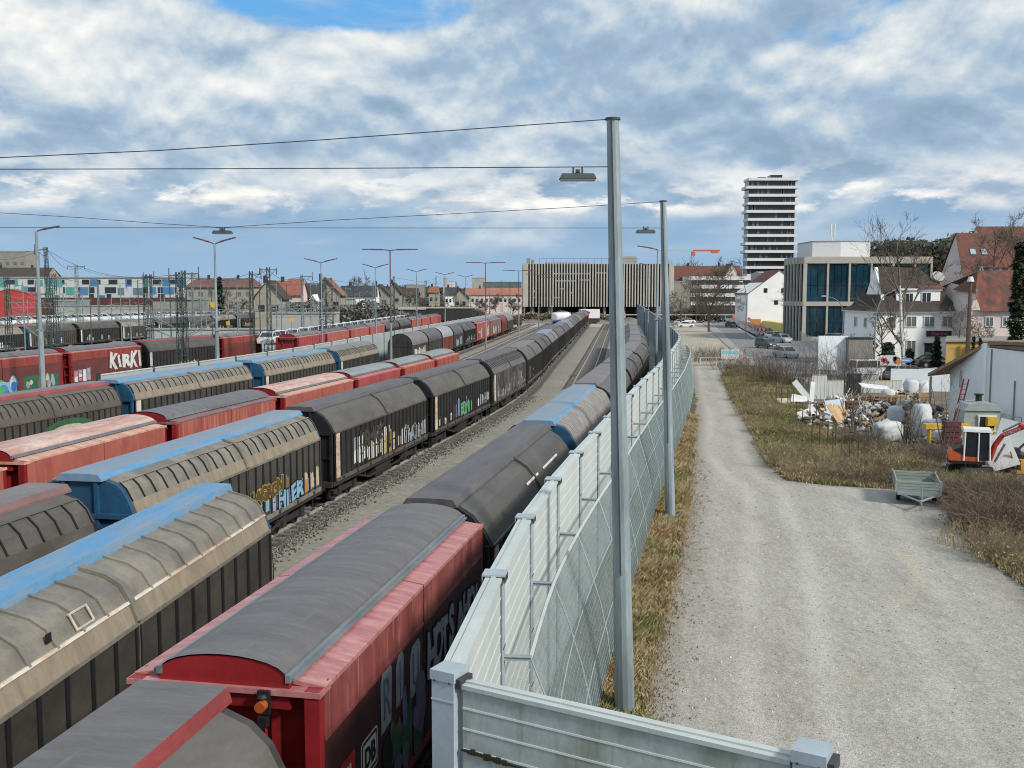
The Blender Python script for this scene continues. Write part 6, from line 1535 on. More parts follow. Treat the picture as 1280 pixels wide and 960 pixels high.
long_box('platform_roof', 'long low platform canopy in the distance left of the lamp masts', 422, 530, 387, 222, M_void, roofm=M_conc, depth=6, cat_='canopy', z0=2.6)
long_box('platform_roof', 'second far platform canopy above the white covered cars', 455, 590, 385.5, 226, M_void, roofm=M_conc, depth=6, cat_='canopy', z0=2.8)
long_box('yard_fence_wall', 'low pale wall behind the dark red wagons left of centre', 183, 345, 412, 158, M_wallp, depth=.3, cat_='wall')
long_box('wall_shed', 'pale concrete wall with brown gate behind the tower masts', 340, 420, 392, 175, M_shw, depth=3)
long_box('wall_shed', 'light grey signal cabin block right of the tower masts', 412, 440, 374, 260, M_shw, depth=6)
mb = MB(); p_ = py(160, 400, 170)
t = gable('ridge_house', 'cream apartment house with a long red brown roof and chimneys', 233, 316, 0, 358.5, 347.5, 300, M_cream, mat('roof_tile_redbrown', (.17, .075, .06), (.11, .055, .048), scale=.8, fine=.15), depth=12, wins=7, chim=2, hip=.12, winrows=2, glass=M_windg)
hs = [('house with a dark gable and red roof left of the tower masts', 318, 352, 372, 350, 210, M_cream, M_tilebr, 'gable', 2),
      ('house with a broad orange red roof and white dormers', 340, 376, 368, 351, 225, M_pinkw, M_tileor, 'eave', 3),
      ('house with a flat pink brown roof top in the background', 358, 378, 356, 348, 330, M_pinkw, M_tileor, 'eave', 0),
      ('dark slate roofed house between two red roofed ones', 364, 402, 371, 354, 235, M_greyr, M_tiledk, 'eave', 2),
      ('house with an orange pyramid roof behind the tower masts', 388, 426, 368, 347, 240, M_cream, mat('roof_tile_rust', (.26, .11, .07), (.17, .08, .055), scale=1, fine=.2), 'gable', 3),
      ('white long house with a dark roof above the platforms', 424, 470, 370, 357, 290, M_white, M_tiledk, 'eave', 6),
      ('brown roofed house right of the white long house', 462, 486, 368, 355, 300, M_greyr, M_tilebr, 'gable', 2),
      ('small bright orange roofed house in the distance', 536, 548, 365, 358, 360, M_cream, M_tileor, 'eave', 2),
      ('white block with black roof in the distant town', 556, 570, 368, 359, 380, M_white, M_tiledk, 'eave', 3),
      ('cream gabled house beside the white block in the distance', 567, 585, 372, 361, 360, M_cream, M_tiledk, 'gable', 2),
      ('long orange roofed barrack in the distance', 582, 652, 368, 360, 400, M_pinkw, mat('roof_tile_salmon', (.36, .16, .11), (.26, .12, .09), scale=.5, fine=.2), 'eave', 12),
      ('white narrow house with a pointed gable above the trees', 388, 394, 376, 368, 230, M_white, M_white, 'gable', 1),
      ('grey gabled house left of the level armed mast', 484, 500, 366, 353, 330, M_greyr, M_tilebr, 'gable', 2),
      ('low terracotta house beyond the platform canopy', 500, 522, 369, 360, 400, M_cream, M_tilebr, 'eave', 4)]
for l, a, b, ve, vr, Yd, wm, rm, fc, wn_ in hs:
    gable('town_house', l, a, b, 0, ve, vr, Yd, wm, rm, face=fc, wins=wn_, depth=7, chim=1 if wn_ > 1 else 0, group=None, winrows=1)
# distant skyline blocks
M_far = mat('far_facade_green_grey', (.12, .16, .155), (.08, .11, .11), scale=.3)
for l, a, b, v, Yd, m_ in (('pale grey office block on the horizon left of the slatted building', 590, 606, 347.5, 620, M_conc), ('long green glazed block on the horizon', 604, 652, 352.5, 600, M_far), ('slim pale tower in the far distance', 554, 558, 348, 800, M_conc), ('pinkish block on the distant skyline', 561, 568, 352, 760, M_pinkw), ('wide grey block on the distant skyline left of centre', 505, 530, 356, 800, M_greyr), ('low grey hall on the distant skyline', 430, 470, 358, 760, M_greyr), ('grey box like roof building above the slatted facade', 842, 862, 352, 340, M_greyr)):
    t = long_box('distant_block', l, a, b, v, Yd, m_, cat_='building', depth=15)

# --- tower crane ---
t = thing('tower_crane', 'red and white tower crane beyond the red roofed house', 'crane', (py(866, 330, 560)[0], 560, 0)); h = py(866, 314.5, 560)[2]
M_cr = mat('crane_red', (.55, .13, .09), (.45, .1, .07)); mb = MB()
for sx in (-.6, .6):
    for sy in (-.6, .6): mb.tube((sx, sy, 0), (sx, sy, h), .14, n=4)
for i in range(24): s = 1 if i % 2 else -1; mb.tube((-.6 * s, -.6, h * i / 24), (.6 * s, -.6, h * (i + 1) / 24), .1, n=3)
mb.build('tower', mat('crane_pale', (.5, .38, .34), (.4, .3, .28)), t, fix=False)
mb = MB(); mb.box((7.5, 0, h + .6), (15, 1.0, .9)); mb.box((12, 0, h + .0), (4, 1.4, 1.6)); mb.box((0, -.8, h - 1.2), (2, 1.4, 2)); mb.build('counter_jib', M_cr, t)
mb = MB(); 
for dz in (0, 1.0): mb.tube((0, 0, h + dz * .9), (-24, 0, h + .8 + dz * .2), .12, n=4)
for i in range(16): mb.tube((-1.5 * i, 0, h + .9 * (i % 2)), (-1.5 * (i + 1), 0, h + .9 * ((i + 1) % 2)), .09, n=3)
mb.build('jib', mat('crane_jib_pink', (.55, .36, .34), (.45, .3, .28)), t, fix=False)

# ======================= VEHICLES =======================
M_tyre = mat('tyre_rubber', (.02, .02, .02), (.015, .015, .015), rough=.85)
M_rim = mat('wheel_rim', (.35, .36, .37), (.28, .29, .3), rough=.35, metallic=.5)
M_cglass = mat('car_glass', (.03, .04, .045), (.02, .025, .03), rough=.08)
M_tail = mat('tail_light_red', (.4, .02, .02), (.3, .02, .02), rough=.2)
M_head = mat('head_light', (.7, .72, .72), (.6, .62, .62), rough=.15)
M_plate = mat('number_plate', (.7, .7, .68), (.65, .65, .63))
PAINT = {k: mat('car_paint_' + k, c, tuple(x * .9 for x in c), rough=.22, scale=1) for k, c in dict(white=(.72, .74, .76), silver=(.40, .43, .46), dark=(.035, .04, .05), black=(.015, .015, .018), blue=(.05, .10, .30), green=(.05, .09, .08), grey=(.16, .17, .18), red=(.4, .04, .03)).items()}
def car_meshes(kind='car'):
    # profile along y (front at -y), half width given by x
    if kind == 'car': L, Wd, body = 4.4, 1.78, [(-2.2, .45), (-2.18, .68), (-1.9, .80), (-1.15, .92), (1.75, .98), (2.12, .92), (2.2, .60), (2.15, .35)]; cab = [(-1.25, .90), (-.55, 1.38), (.1, 1.46), (.95, 1.42), (1.75, .96)]
    elif kind == 'estate': L, Wd, body = 4.6, 1.82, [(-2.3, .45), (-2.28, .70), (-1.95, .86), (-1.2, .98), (2.0, 1.02), (2.24, .95), (2.3, .60), (2.25, .35)]; cab = [(-1.3, .96), (-.6, 1.46), (.2, 1.54), (1.7, 1.50), (2.15, 1.0)]
    else: L, Wd, body = 5.0, 1.95, [(-2.5, .45), (-2.48, .85), (-2.1, 1.10), (-1.6, 1.25), (2.4, 1.3), (2.48, 1.2), (2.5, .60), (2.45, .35)]; cab = [(-1.75, 1.2), (-1.0, 1.85), (-.6, 1.98), (2.3, 1.98), (2.46, 1.28)]
    mb = MB(); hw = Wd / 2
    def sect(y): # height of hood line
        for (a, za), (b, zb) in zip(body, body[1:]):
            if b >= a and a <= y <= b: return za + (zb - za) * (y - a) / max(1e-6, b - a)
        return .6
    st = [(-L / 2, .55, .80), (-L / 2 + .18, .72, .93), (-L / 2 + .7, sect(-L / 2 + .7), .985), (-L / 4, sect(-L / 4), 1.0), (0, sect(0), 1.0), (L / 4, sect(L / 4), 1.0), (L / 2 - .45, sect(L / 2 - .45), .985), (L / 2 - .12, sect(L / 2 - .3) - .04, .94), (L / 2, .62, .84)]
    prev = None; ring = []
    for y, z, s in st:
        k = len(mb.v); w_ = hw * s
        for x, zz in ((-w_ * .94, .24), (-w_, .42), (-w_, z * .78), (-w_ * .93, z), (w_ * .93, z), (w_, z * .78), (w_, .42), (w_ * .94, .24)): mb.v.append((x, y, zz))
        if prev is not None:
            for i in range(8): j = (i + 1) % 8; mb.f.append((prev + i, prev + j, k + j, k + i)); mb.m.append(0)
        else: mb.f.append(tuple(range(k, k + 8))); mb.m.append(0)
        prev = k
    mb.f.append(tuple(range(prev + 7, prev - 1, -1))); mb.m.append(0)
    # roof and pillars
    rw = hw * .76
    top = [p for p in cab if p[1] > cab[0][1] + .35]
    mb.loft([(-rw, 0), (rw, 0)], 0, 0)if False else None
    for (a, za), (b, zb) in zip(top, top[1:]):
        mb.poly([(-rw, a, za), (rw, a, za), (rw, b, zb), (-rw, b, zb)]); 
    for s in (-1, 1):
        for (a, za) in (cab[0], cab[-1]): 
            n_ = top[0] if a < 0 else top[-1]; mb.tube((s * hw * .88, a, za), (s * rw, n_[0], n_[1]), .045, n=4)
        for (a, za), (b, zb) in zip(top, top[1:]): mb.tube((s * rw, a, za), (s * rw, b, zb), .04, n=4)
        ym = .1; mb.tube((s * hw * .92, ym, .95), (s * rw, ym, top[1][1] - .03), .04, n=4)
    bodym = mb
    g = MB(); base = [(cab[0][0] + .03, cab[0][1]), (cab[-1][0] - .03, cab[-1][1])]
    tl, tr_ = top[0], top[-1]
    P4 = lambda s: [(s * hw * .89, base[0][0], base[0][1]), (s * (rw + .0), tl[0], tl[1] - .02)] + [(s * rw, y, z - .02) for y, z in top[1:]] + [(s * hw * .89, base[1][0], base[1][1])]
    g.poly(P4(1)); g.poly(P4(-1))
    g.poly([(-hw * .88, base[0][0], base[0][1]), (hw * .88, base[0][0], base[0][1]), (rw, tl[0], tl[1] - .015), (-rw, tl[0], tl[1] - .015)])
    g.poly([(-hw * .88, base[1][0], base[1][1]), (hw * .88, base[1][0], base[1][1]), (rw, tr_[0], tr_[1] - .015), (-rw, tr_[0], tr_[1] - .015)])
    wm = MB(); wm.tube((-.1, 0, 0), (.1, 0, 0), .32, n=18, mi=0); wm.tube((-.105, 0, 0), (.105, 0, 0), .20, n=12, mi=1)
    hl = MB(); hl.box((0, 0, 0), (.34, .06, .16)); tl_ = MB(); tl_.box((0, 0, 0), (.26, .05, .22)); pl_ = MB(); pl_.box((0, 0, 0), (.50, .02, .11))
    return dict(L=L, W=Wd, body=bodym, glass=g, wheel=wm.mesh('wheel', [M_tyre, M_rim]), head=hl.mesh('headlight', M_head), tail=tl_.mesh('tail_light', M_tail), plate=pl_.mesh('number_plate', M_plate), zb=body[2][1])
CARM = {k: car_meshes(k) for k in ('car', 'estate', 'van')}
BM = {}
def car(kind, paint, label, loc, rz, group=None, z=0.0, parts=True, name=None):
    c = CARM[kind]; t = thing(name or {'car': 'parked_car', 'estate': 'parked_car', 'van': 'van'}[kind], label, 'van' if kind == 'van' else 'car', (loc[0], loc[1], z), rz, group)
    if (kind, paint) not in BM: BM[(kind, paint)] = c['body'].mesh('body', PAINT[paint])
    if (kind, 'g') not in BM: BM[(kind, 'g')] = c['glass'].mesh('windows', M_cglass)
    link('body', BM[(kind, paint)], t); link('windows', BM[(kind, 'g')], t)
    if not parts: return t
    for y in (-c['L'] * .31, c['L'] * .30):
        for s in (-1, 1): link('wheel', c['wheel'], t, (s * (c['W'] / 2 - .09), y, .32))
    for s in (-1, 1):
        link('headlight', c['head'], t, (s * c['W'] * .34, -c['L'] / 2 + .06, c['zb'] * .82)); link('tail_light', c['tail'], t, (s * c['W'] * .38, c['L'] / 2 - .06, c['zb'] * .92))
    link('number_plate', c['plate'], t, (0, -c['L'] / 2 - .01, .48)); link('number_plate', c['plate'], t, (0, c['L'] / 2 + .01, .60))
    return t
# street traffic and parked cars
def gp(u, v): return pz(u, v)
car('estate', 'green', 'dark greenish car facing the camera, nearest on the street', gp(958, 435), R(18))
car('car', 'white', 'white car driving behind the dark greenish one', gp(968, 424), R(20))
car('estate', 'silver', 'silver white car on the right of the white one, by the fence', gp(977, 428), R(18))
car('estate', 'black', 'black car beside the red and white barriers', gp(957, 419), R(20))
car('estate', 'silver', 'silver car half hidden behind the brambles in the foreground of the street', gp(982, 447), R(15))
car('car', 'dark', 'dark car under the bare trees beyond the black car', gp(914, 409), R(14))
car('estate', 'black', 'distant dark car between the street trees', gp(900, 402), R(14))
car('car', 'red', 'small distant car with red paint at the end of the street', gp(893, 399.5), R(14))
car('car', 'white', 'white saloon parked side-on at the gravel lot', gp(857, 409), R(92))
car('car', 'silver', 'silver car parked behind the white saloon', gp(851, 405.5), R(95))
car('estate', 'white', 'pale car at the back of the gravel lot', gp(860, 404), R(85))
car('car', 'dark', 'dark car at the back of the gravel lot under the hedge', gp(850, 402), R(85))
car('van', 'white', 'white van behind the far part of the noise barrier', gp(817, 407), R(60))
car('van', 'white', 'silver blue striped van parked behind the scrap fence', gp(1092, 474), R(100))
car('estate', 'grey', 'large dark grey car parked to the right of the striped van', gp(1133, 475), R(105))
car('car', 'black', 'black car parked at the hedge below the white corner house', gp(1166, 459), R(95))
car('estate', 'silver', 'grey car partly hidden by the white hall drainpipe', gp(1178, 480), R(110))
for i, (u, v, p_) in enumerate(((1046, 427, 'silver'), (1056, 428, 'grey'), (1066, 429, 'white'), (1040, 424, 'dark'), (1060, 425, 'silver'))):
    car('estate', p_, '%s car of the cluster parked before the glass office' % ['first silver', 'grey', 'white', 'dark', 'rear silver'][i], gp(u, v), R(60 + 20 * i))
# car transporter train with new white cars
t8 = []
y = 123; i = 0
car0 = None
M_deck = mat('transporter_deck', (.25, .27, .28), (.18, .19, .2))
while y < 300:
    x, h = fT8(y + 6), -math.atan2(fT8(y + 12) - fT8(y), 12)
    t = thing('car_transporter', 'flat car transporter wagon carrying white cars, %s from the left end' % (ks + ['seventeenth', 'eighteenth'])[i], 'transporter wagon', (x, y + 6, 0), h, 'car transporter wagons')
    mb = MB(); mb.b2(-1.4, 1.4, -6.2, 6.2, .9, 1.1); mb.b2(-1.4, 1.4, -6.2, 6.2, 2.55, 2.68)
    for yy in (-6, -2, 2, 6):
        for s in (-1.36, 1.36): mb.tube((s, yy, 1.1), (s, yy, 2.6), .06, n=4)
    mb.build('deck_frame', M_deck, t)
    if i < 3: running_gear(t, 12.0, 1, False)
    y += 12.8; i += 1
y = 118.6; i = 0
proto = None
while y < 298:
    h = -math.atan2(fT8(y + 4) - fT8(y), 4)
    lab = 'new white car on the upper deck of the car transporter train'
    if proto is None: proto = car('estate', 'white', lab, (fT8(y + 2.2), y + 2.2), h, 'new white cars on the car transporter train', z=2.68, name='new_car')
    else:
        q = dup(proto, (fT8(y + 2.2), y + 2.2, 2.68), h) if y < 175 else car('estate', 'white', lab, (fT8(y + 2.2), y + 2.2), h, 'new white cars on the car transporter train', z=2.68, name='new_car', parts=False)
    y += 4.9; i += 1
# far left: rows of new cars behind the brown wagons
for i in range(34):
    u = -6 + i * 9.7; Yc = 188 + min(i, 22) * 2.6; p_ = py(u, 398, Yc); car('estate', 'white' if i % 5 else 'silver', 'new white car in the long row behind the brown wagons' if i % 5 else 'new silver car among the white ones behind the brown wagons', (p_[0], Yc), R(80 + (i * 37) % 25), 'new cars in the long row behind the brown wagons', z=2.7, parts=False, name='new_car')
mb = MB(); pa_, pb_ = (py(-20, 400, 182)[0], 182), (py(215, 400, 246)[0], 246); mb.prism([(pa_[0], pa_[1] - 1), (pb_[0], pb_[1] - 1), (pb_[0] + 28, 246), (pb_[0] + 28, 252), (pb_[0], 252), (pa_[0], pa_[1] + 6)], 2.5, 2.7)
for k in range(24): mb.box((pa_[0] + (pb_[0] - pa_[0]) * k / 23, pa_[1] + 64 * k / 23, 1.0), (.2, .2, 2.0))
tag(mb.build('car_deck', M_deck), 'long raised deck carrying the row of new cars behind the brown wagons', 'loading deck')
# white tank truck and vans by the far end of the tracks
p_ = ((702 - 640) / F * 284, 284.0); t = thing('tank_truck', 'white tank truck parked left of the train end by the slatted building', 'truck', (*p_, 0), R(-32))
mb = MB(); mb.tube((0, -4.0, 2.2), (0, 3.4, 2.2), 1.25, n=16); mb.tube((0, -4.3, 2.2), (0, -4.0, 2.2), .8, 1.25, n=16); mb.tube((0, 3.4, 2.2), (0, 3.7, 2.2), 1.25, .8, n=16); mb.build('tank', PAINT['white'], t)
mb = MB(); mb.b2(-1.1, 1.1, -4.2, 4.8, .7, 1.1); mb.b2(-1.2, 1.2, 3.8, 5.6, 1.0, 2.8); mb.build('chassis', PAINT['blue'], t)
for y in (-3, -1.8, 4.6):
    mb = MB(); mb.tube((-1.2, y, .5), (1.2, y, .5), .5, n=14); mb.build('wheels', M_tyre, t)
p_ = ((737 - 640) / F * 288, 288.0); t = thing('tank_truck', 'large white box like truck behind the end of the long train', 'truck', (p_[0], p_[1] + 2, 0), R(-80))
mb = MB(); mb.box((0, 0, 2.9), (2.6, 5.6, 2.6)); mb.build('body', PAINT['white'], t); mb = MB(); mb.box((0, 0, .9), (2.3, 5.6, .8)); mb.build('chassis', M_frame, t)
mb = MB(); mb.box((1.31, -.8, 3.2), (.02, 1.4, .6)); mb.build('blue_mark', PAINT['blue'], t)
car('van', 'white', 'white van between the tank truck and the box truck', ((712 - 640) / F * 287, 287), R(-60))
p_ = (fT3(266), 266); r_wagon(fT3, 262.5, 271, 'bright red vehicle at the far end of the long train', side=M_red, top=M_red, roof=M_roofgr, lod=2)

# ---- flatbed trailer on the path ----
tp = pz(1148, 634)
t = thing('flatbed_trailer', 'small galvanised flatbed trailer standing at the edge of the gravel path', 'trailer', (tp[0], tp[1], 0), R(-18))
M_tr = mat('trailer_galvanised', (.36, .40, .38), (.25, .29, .26), scale=2.5, stretch=(.4, 1, 3), rough=.45, metallic=.2)
mb = MB(); Wt, Lt = 1.75, 2.7
mb.b2(-Wt / 2, Wt / 2, .25, Lt + .25, .52, .60); mb.build('deck', M_tr, t)
for nm, (x0, x1, y0, y1), h in (('front_board', (-Wt / 2, Wt / 2, .25, .29), .42), ('rear_board', (-Wt / 2, Wt / 2, Lt + .21, Lt + .25), .42), ('side_board', (-Wt / 2, -Wt / 2 + .04, .29, Lt + .21), .42), ('side_board', (Wt / 2 - .04, Wt / 2, .29, Lt + .21), .42)):
    mb = MB(); mb.b2(x0, x1, y0, y1, .60, .60 + h)
    for z in (.70, .82, .94):
        if nm.startswith('side'): mb.b2(x0 - .01, x1 + .01, y0, y1, z, z + .03)
        else: mb.b2(x0, x1, y0 - .012, y1 + .012, z, z + .03)
    mb.build(nm, M_tr, t)
for x in (-Wt / 2, Wt / 2):
    for y in (.27, Lt + .23): mb = MB(); mb.box((x, y, .80), (.07, .07, .56)); mb.build('corner_post', M_gal, t)
mb = MB(); mb.box((0, .20, .52), (Wt - .1, .06, .14)); mb.tube((-.62, .2, .45), (0, -.95, .42), .045, n=6); mb.tube((.62, .2, .45), (0, -.95, .42), .045, n=6); mb.box((0, -1.05, .44), (.10, .32, .09)); mb.tube((0, -1.18, .50), (0, -1.18, .36), .05, n=8); mb.build('drawbar', M_gal, t)
mb = MB(); mb.tube((.06, -.72, .95), (.06, -.72, .12), .03, n=8); mb.tube((.06, -.76, .08), (.06, -.68, .08), .08, n=10); mb.tube((.06, -.72, .95), (.14, -.72, .97), .015, n=5); mb.build('jockey_wheel', M_gal, t)
for x in (-.72, .72):
    mb = MB(); mb.tube((x - .08, 1.4, .30), (x + .08, 1.4, .30), .29, n=18, mi=0); mb.tube((x - .085, 1.4, .30), (x + .085, 1.4, .30), .16, n=12, mi=1); mb.build('wheel', [M_tyre, M_rim], t)
mb = MB()
for x in (-.78, .78): mb.box((x, .27, .47), (.16, .03, .07))
mb.build('reflector', M_tail, t)

# ---- mini excavator ----
M_xor = mat('excavator_orange', (.62, .13, .04), (.52, .10, .03), rough=.35); M_xred = mat('excavator_arm_red', (.62, .055, .035), (.5, .045, .03), rough=.35)
xp = pz(1211, 592); t = thing('mini_excavator', 'orange and black mini excavator with a white cab and a raised red arm', 'excavator', (xp[0], xp[1], 0), R(-20), None, (.92, .92, .92))
def trackpad(x):
    mb = MB(); pr = [(-.95, .20), (-.85, .02), (.85, .02), (.95, .20), (.85, .42), (-.85, .42)]
    mb.loft(pr, x - .15, x + .15, axis='x', close=True, caps=True, mi=0)
    for k in range(14): mb.box((x, -.82 + k * .126, .43), (.31, .05, .03), mi=0); mb.box((x, -.82 + k * .126, .01), (.31, .05, .03), mi=0)
    for k in range(4): mb.tube((x - .16, -.6 + k * .4, .2), (x + .16, -.6 + k * .4, .2), .12, n=10, mi=1)
    o = mb.build('crawler_track', [mat('crawler_rubber', (.06, .055, .05), (.04, .037, .033)), M_frame], t); return o
RZX = R(-58)
for x in (-.62, .62): o = trackpad(x); o.rotation_euler = (0, 0, RZX)
mb = MB(); mb.box((0, 0, .42), (.9, .9, .3)); mb.tube((0, 0, .5), (0, 0, .62), .42, n=16); o = mb.build('undercarriage', M_frame, t); o.rotation_euler = (0, 0, RZX)
# upper body: counterweight to the left
mb = MB(); mb.prism([(-.95, -.72), (.72, -.72), (.80, .72), (-.75, .72), (-1.0, .45), (-1.08, 0), (-1.05, -.45)], .62, .78); mb.build('platform', M_blk, t)
mb = MB(); mb.loft([(-1.06, .78), (.60, .78), (.50, 1.0), (-.30, 1.04), (-.75, 1.30), (-.98, 1.34), (-1.10, 1.05)], -.70, .68, close=True, caps=True); mb.build('engine_cover', M_xor, t)
mb = MB(); mb.loft([(-.88, 1.34), (-.62, 1.22), (-.30, 1.05), (.10, 1.05), (.10, 1.48), (-.55, 1.50)], -.712, .60, close=True, caps=True); mb.build('engine_hood', M_blk, t)
mb = MB(); 
for x, y in ((-.34, -.70), (-.34, .45), (.92, -.70), (.92, .45)): mb.tube((x * (1 if x > 0 else 1.0), y, .80), (x * .95 + .02, y, 2.38), .05, n=5)
mb.tube((.36, -.71, .80), (.36, -.71, 2.38), .04, n=5); mb.box((.30, -.12, 2.42), (1.42, 1.28, .14), taper=.93);  mb.build('cab_frame', M_sill, t)
mb = MB(); mb.b2(-.30, .33, -.705, -.695, 1.05, 2.33); mb.b2(.39, .90, -.705, -.695, .85, 2.33); mb.b2(.915, .925, -.66, .42, 1.0, 2.33); mb.b2(-.32, -.31, -.66, .42, 1.3, 2.33); mb.build('cab_glass', M_cglass, t)
mb = MB(); mb.box((.2, -.05, 1.15), (.5, .5, .12)); mb.box((-.02, -.05, 1.5), (.12, .48, .7)); mb.build('seat', M_blk, t)
# arm
B0 = Vector((.95, -.2, .85)); B1_ = Vector((1.18, -.32, 1.65)); B2 = Vector((1.5, -.42, 2.2)); B3 = Vector((2.5, -.7, 2.75)); B4 = Vector((3.2, -.9, 1.95))
def beam(a, b, w0, w1, th, m_, nm):
    d = (b - a); L = d.length; mb = MB(); mb.loft([(-w0 / 2, 0), (w0 / 2, 0), (w1 / 2, L), (-w1 / 2, L)], -th / 2, th / 2, close=True, caps=True)
    o = mb.build(nm, m_, t); q = d.to_track_quat('Z', 'Y'); o.location = a; o.rotation_euler = q.to_euler(); return o
mb = MB(); mb.path([B0, B1_, B2, B3], .15, 8, r1=.12); mb.build('boom', M_xred, t)
mb = MB(); mb.path([B3 + Vector((-.25, .08, .1)), B3, B4], .13, 8, r1=.09); mb.build('dipper_arm', M_xred, t)
mb = MB(); mb.tube(B0 + Vector((.25, -.1, -.1)), B1_ + Vector((.45, -.12, .1)), .06, n=6); mb.build('hydraulic_ram', M_rim, t); mb = MB(); mb.tube(B2 + Vector((.0, 0, .22)), B3 + Vector((-.2, 0, .2)), .055, n=6); mb.build('hydraulic_ram', M_rim, t)
mb = MB(); mb.box(B4 + Vector((.05, 0, -.25)), (.5, .5, .5), ry=R(25), taper=.7); mb.build('bucket', M_frame, t)
text_mesh('KUBOTA', .22, M_wht, t, tuple(B2.lerp(B3, .45) + Vector((0, -.16, -.08))), (R(90), R(-24), R(-16)), 'lettering')
# ======================= SCRAP YARD =======================
M_bag = mat('big_bag_white', (.62, .64, .66), (.42, .45, .48), scale=1.6, stretch=(1, 1, .6), rough=.7, bump=.8, bscale=3)
M_wood = mat('pallet_wood', (.36, .25, .15), (.22, .15, .09), scale=3, stretch=(1, 4, 1)); M_woodn = mat('fresh_wood', (.55, .36, .18), (.45, .28, .13), scale=3); M_wooddk = mat('old_wood_brown', (.16, .09, .06), (.1, .06, .04), scale=3)
M_sheet = mat('sheet_white_metal', (.58, .61, .61), (.48, .51, .51), scale=.8); M_tarp = mat('tarp_dark', (.03, .04, .045), (.02, .025, .03)); M_bluep = mat('barrel_blue', (.02, .10, .34), (.015, .08, .28), rough=.35); M_navy = mat('tarp_navy', (.03, .08, .12), (.02, .05, .08))
def item(name, label, cat_, u, v, fn, mats, rz=0, z=0, group=None, smooth_=False):
    p_ = pz(u, v); mb = MB(); fn(mb); o = mb.build(name, mats, smooth_=smooth_); o.location = (p_[0], p_[1], z); o.rotation_euler = (0, 0, rz)
    return tag(o, label, cat_, group)
def sack(w_, d, h, seed=1):
    def fn(mb):
        r_ = random.Random(seed); n, m_ = 10, 12
        for j in range(n + 1):
            f_ = j / n; s = (1 - abs(f_ * 2 - 1) ** 5 * .30)
            for i in range(m_):
                a = 2 * math.pi * i / m_; c, s_ = math.cos(a), math.sin(a); k = 1 / (abs(c) ** 4 + abs(s_) ** 4) ** (1 / 4)
                mb.v.append((w_ / 2 * c * k * s * r_.uniform(.86, 1.06), d / 2 * s_ * k * s * r_.uniform(.86, 1.06), h * f_ * r_.uniform(.97, 1.03)))
        for j in range(n):
            for i in range(m_): i2 = (i + 1) % m_; mb.f.append((j * m_ + i, j * m_ + i2, (j + 1) * m_ + i2, (j + 1) * m_ + i)); mb.m.append(0)
        mb.f.append(tuple(n * m_ + i for i in range(m_))); mb.m.append(0)
    return fn
def pallets(n, w_=1.2, d=.8):
    def fn(mb):
        for k in range(n):
            z = k * .15
            for y in (-d / 2 + .05, 0, d / 2 - .05): mb.box((0, y, z + .03), (w_, .1, .02)); [mb.box((x, y, z + .08), (.1, .1, .08)) for x in (-w_ / 2 + .05, 0, w_ / 2 - .05)]
            for i in range(6): mb.box((-w_ / 2 + .06 + i * (w_ - .12) / 5, 0, z + .13), (.12, d, .02))
    return fn
def standing_pallets(n):
    def fn(mb):
        for k in range(n):
            y = k * .17
            for i in range(5): mb.box((0, y, .1 + i * .25), (1.2, .03, .11))
            for x in (-.55, 0, .55): mb.box((x, y + .06, .6), (.09, .09, 1.1))
    return fn
def board(w_, h, th, tilt=0, roll=0):
    def fn(mb): mb.box((0, math.sin(tilt) * h / 2, math.cos(tilt) * h / 2 + abs(math.sin(roll)) * w_ / 2), (w_, th, h), rx=-tilt, ry=roll)
    return fn
def crate(w_, d, h, lid=True):
    def fn(mb):
        for k in range(3):
            z = h * (k + .5) / 3
            for s in (-1, 1): mb.box((0, s * d / 2, z), (w_, .03, h / 3.4)); mb.box((s * w_ / 2, 0, z), (.03, d, h / 3.4))
        mb.box((0, 0, h * .4), (w_ * .95, d * .95, h * .7))
    return fn
def drum(r, h):
    def fn(mb):
        mb.tube((0, 0, 0), (0, 0, h), r, n=16); [mb.tube((0, 0, h * f_ - .01), (0, 0, h * f_ + .02), r * 1.04, n=16) for f_ in (.02, .33, .66, .97)]
    return fn
def heap(w_, d, h, n, seed, smax=.36, flat=False):
    def fn(mb):
        r_ = random.Random(seed)
        for k in range(n):
            x, y = r_.gauss(0, w_ / 4), r_.gauss(0, d / 4); q = max(0, 1 - (abs(2 * x / w_) + abs(2 * y / d)) * .6)
            s = r_.uniform(.12, smax); mb.box((x, y, h * q * r_.random() + s * .2), (s * r_.uniform(.4, 2), s * r_.uniform(.3, 1), s * r_.uniform(.1, .8)), rz=r_.uniform(0, 3), rx=r_.uniform(-.6, .6), ry=r_.uniform(-.6, .6), mi=r_.randrange(8))
        for k in range(n // 16):
            x, y = r_.gauss(0, w_ / 4), r_.gauss(0, d / 4); a_ = Vector((x, y, .1)); b_ = a_ + Vector((r_.gauss(0, .7), r_.gauss(0, .4), r_.uniform(.3, 1.2) * h)); mb.tube(a_, b_, .03, n=4, mi=r_.choice((2, 3, 5, 0)))
    return fn
HM = [M_wht, M_sheet, M_woodn, M_wood, M_bag, M_tarp, M_wooddk, M_crm]
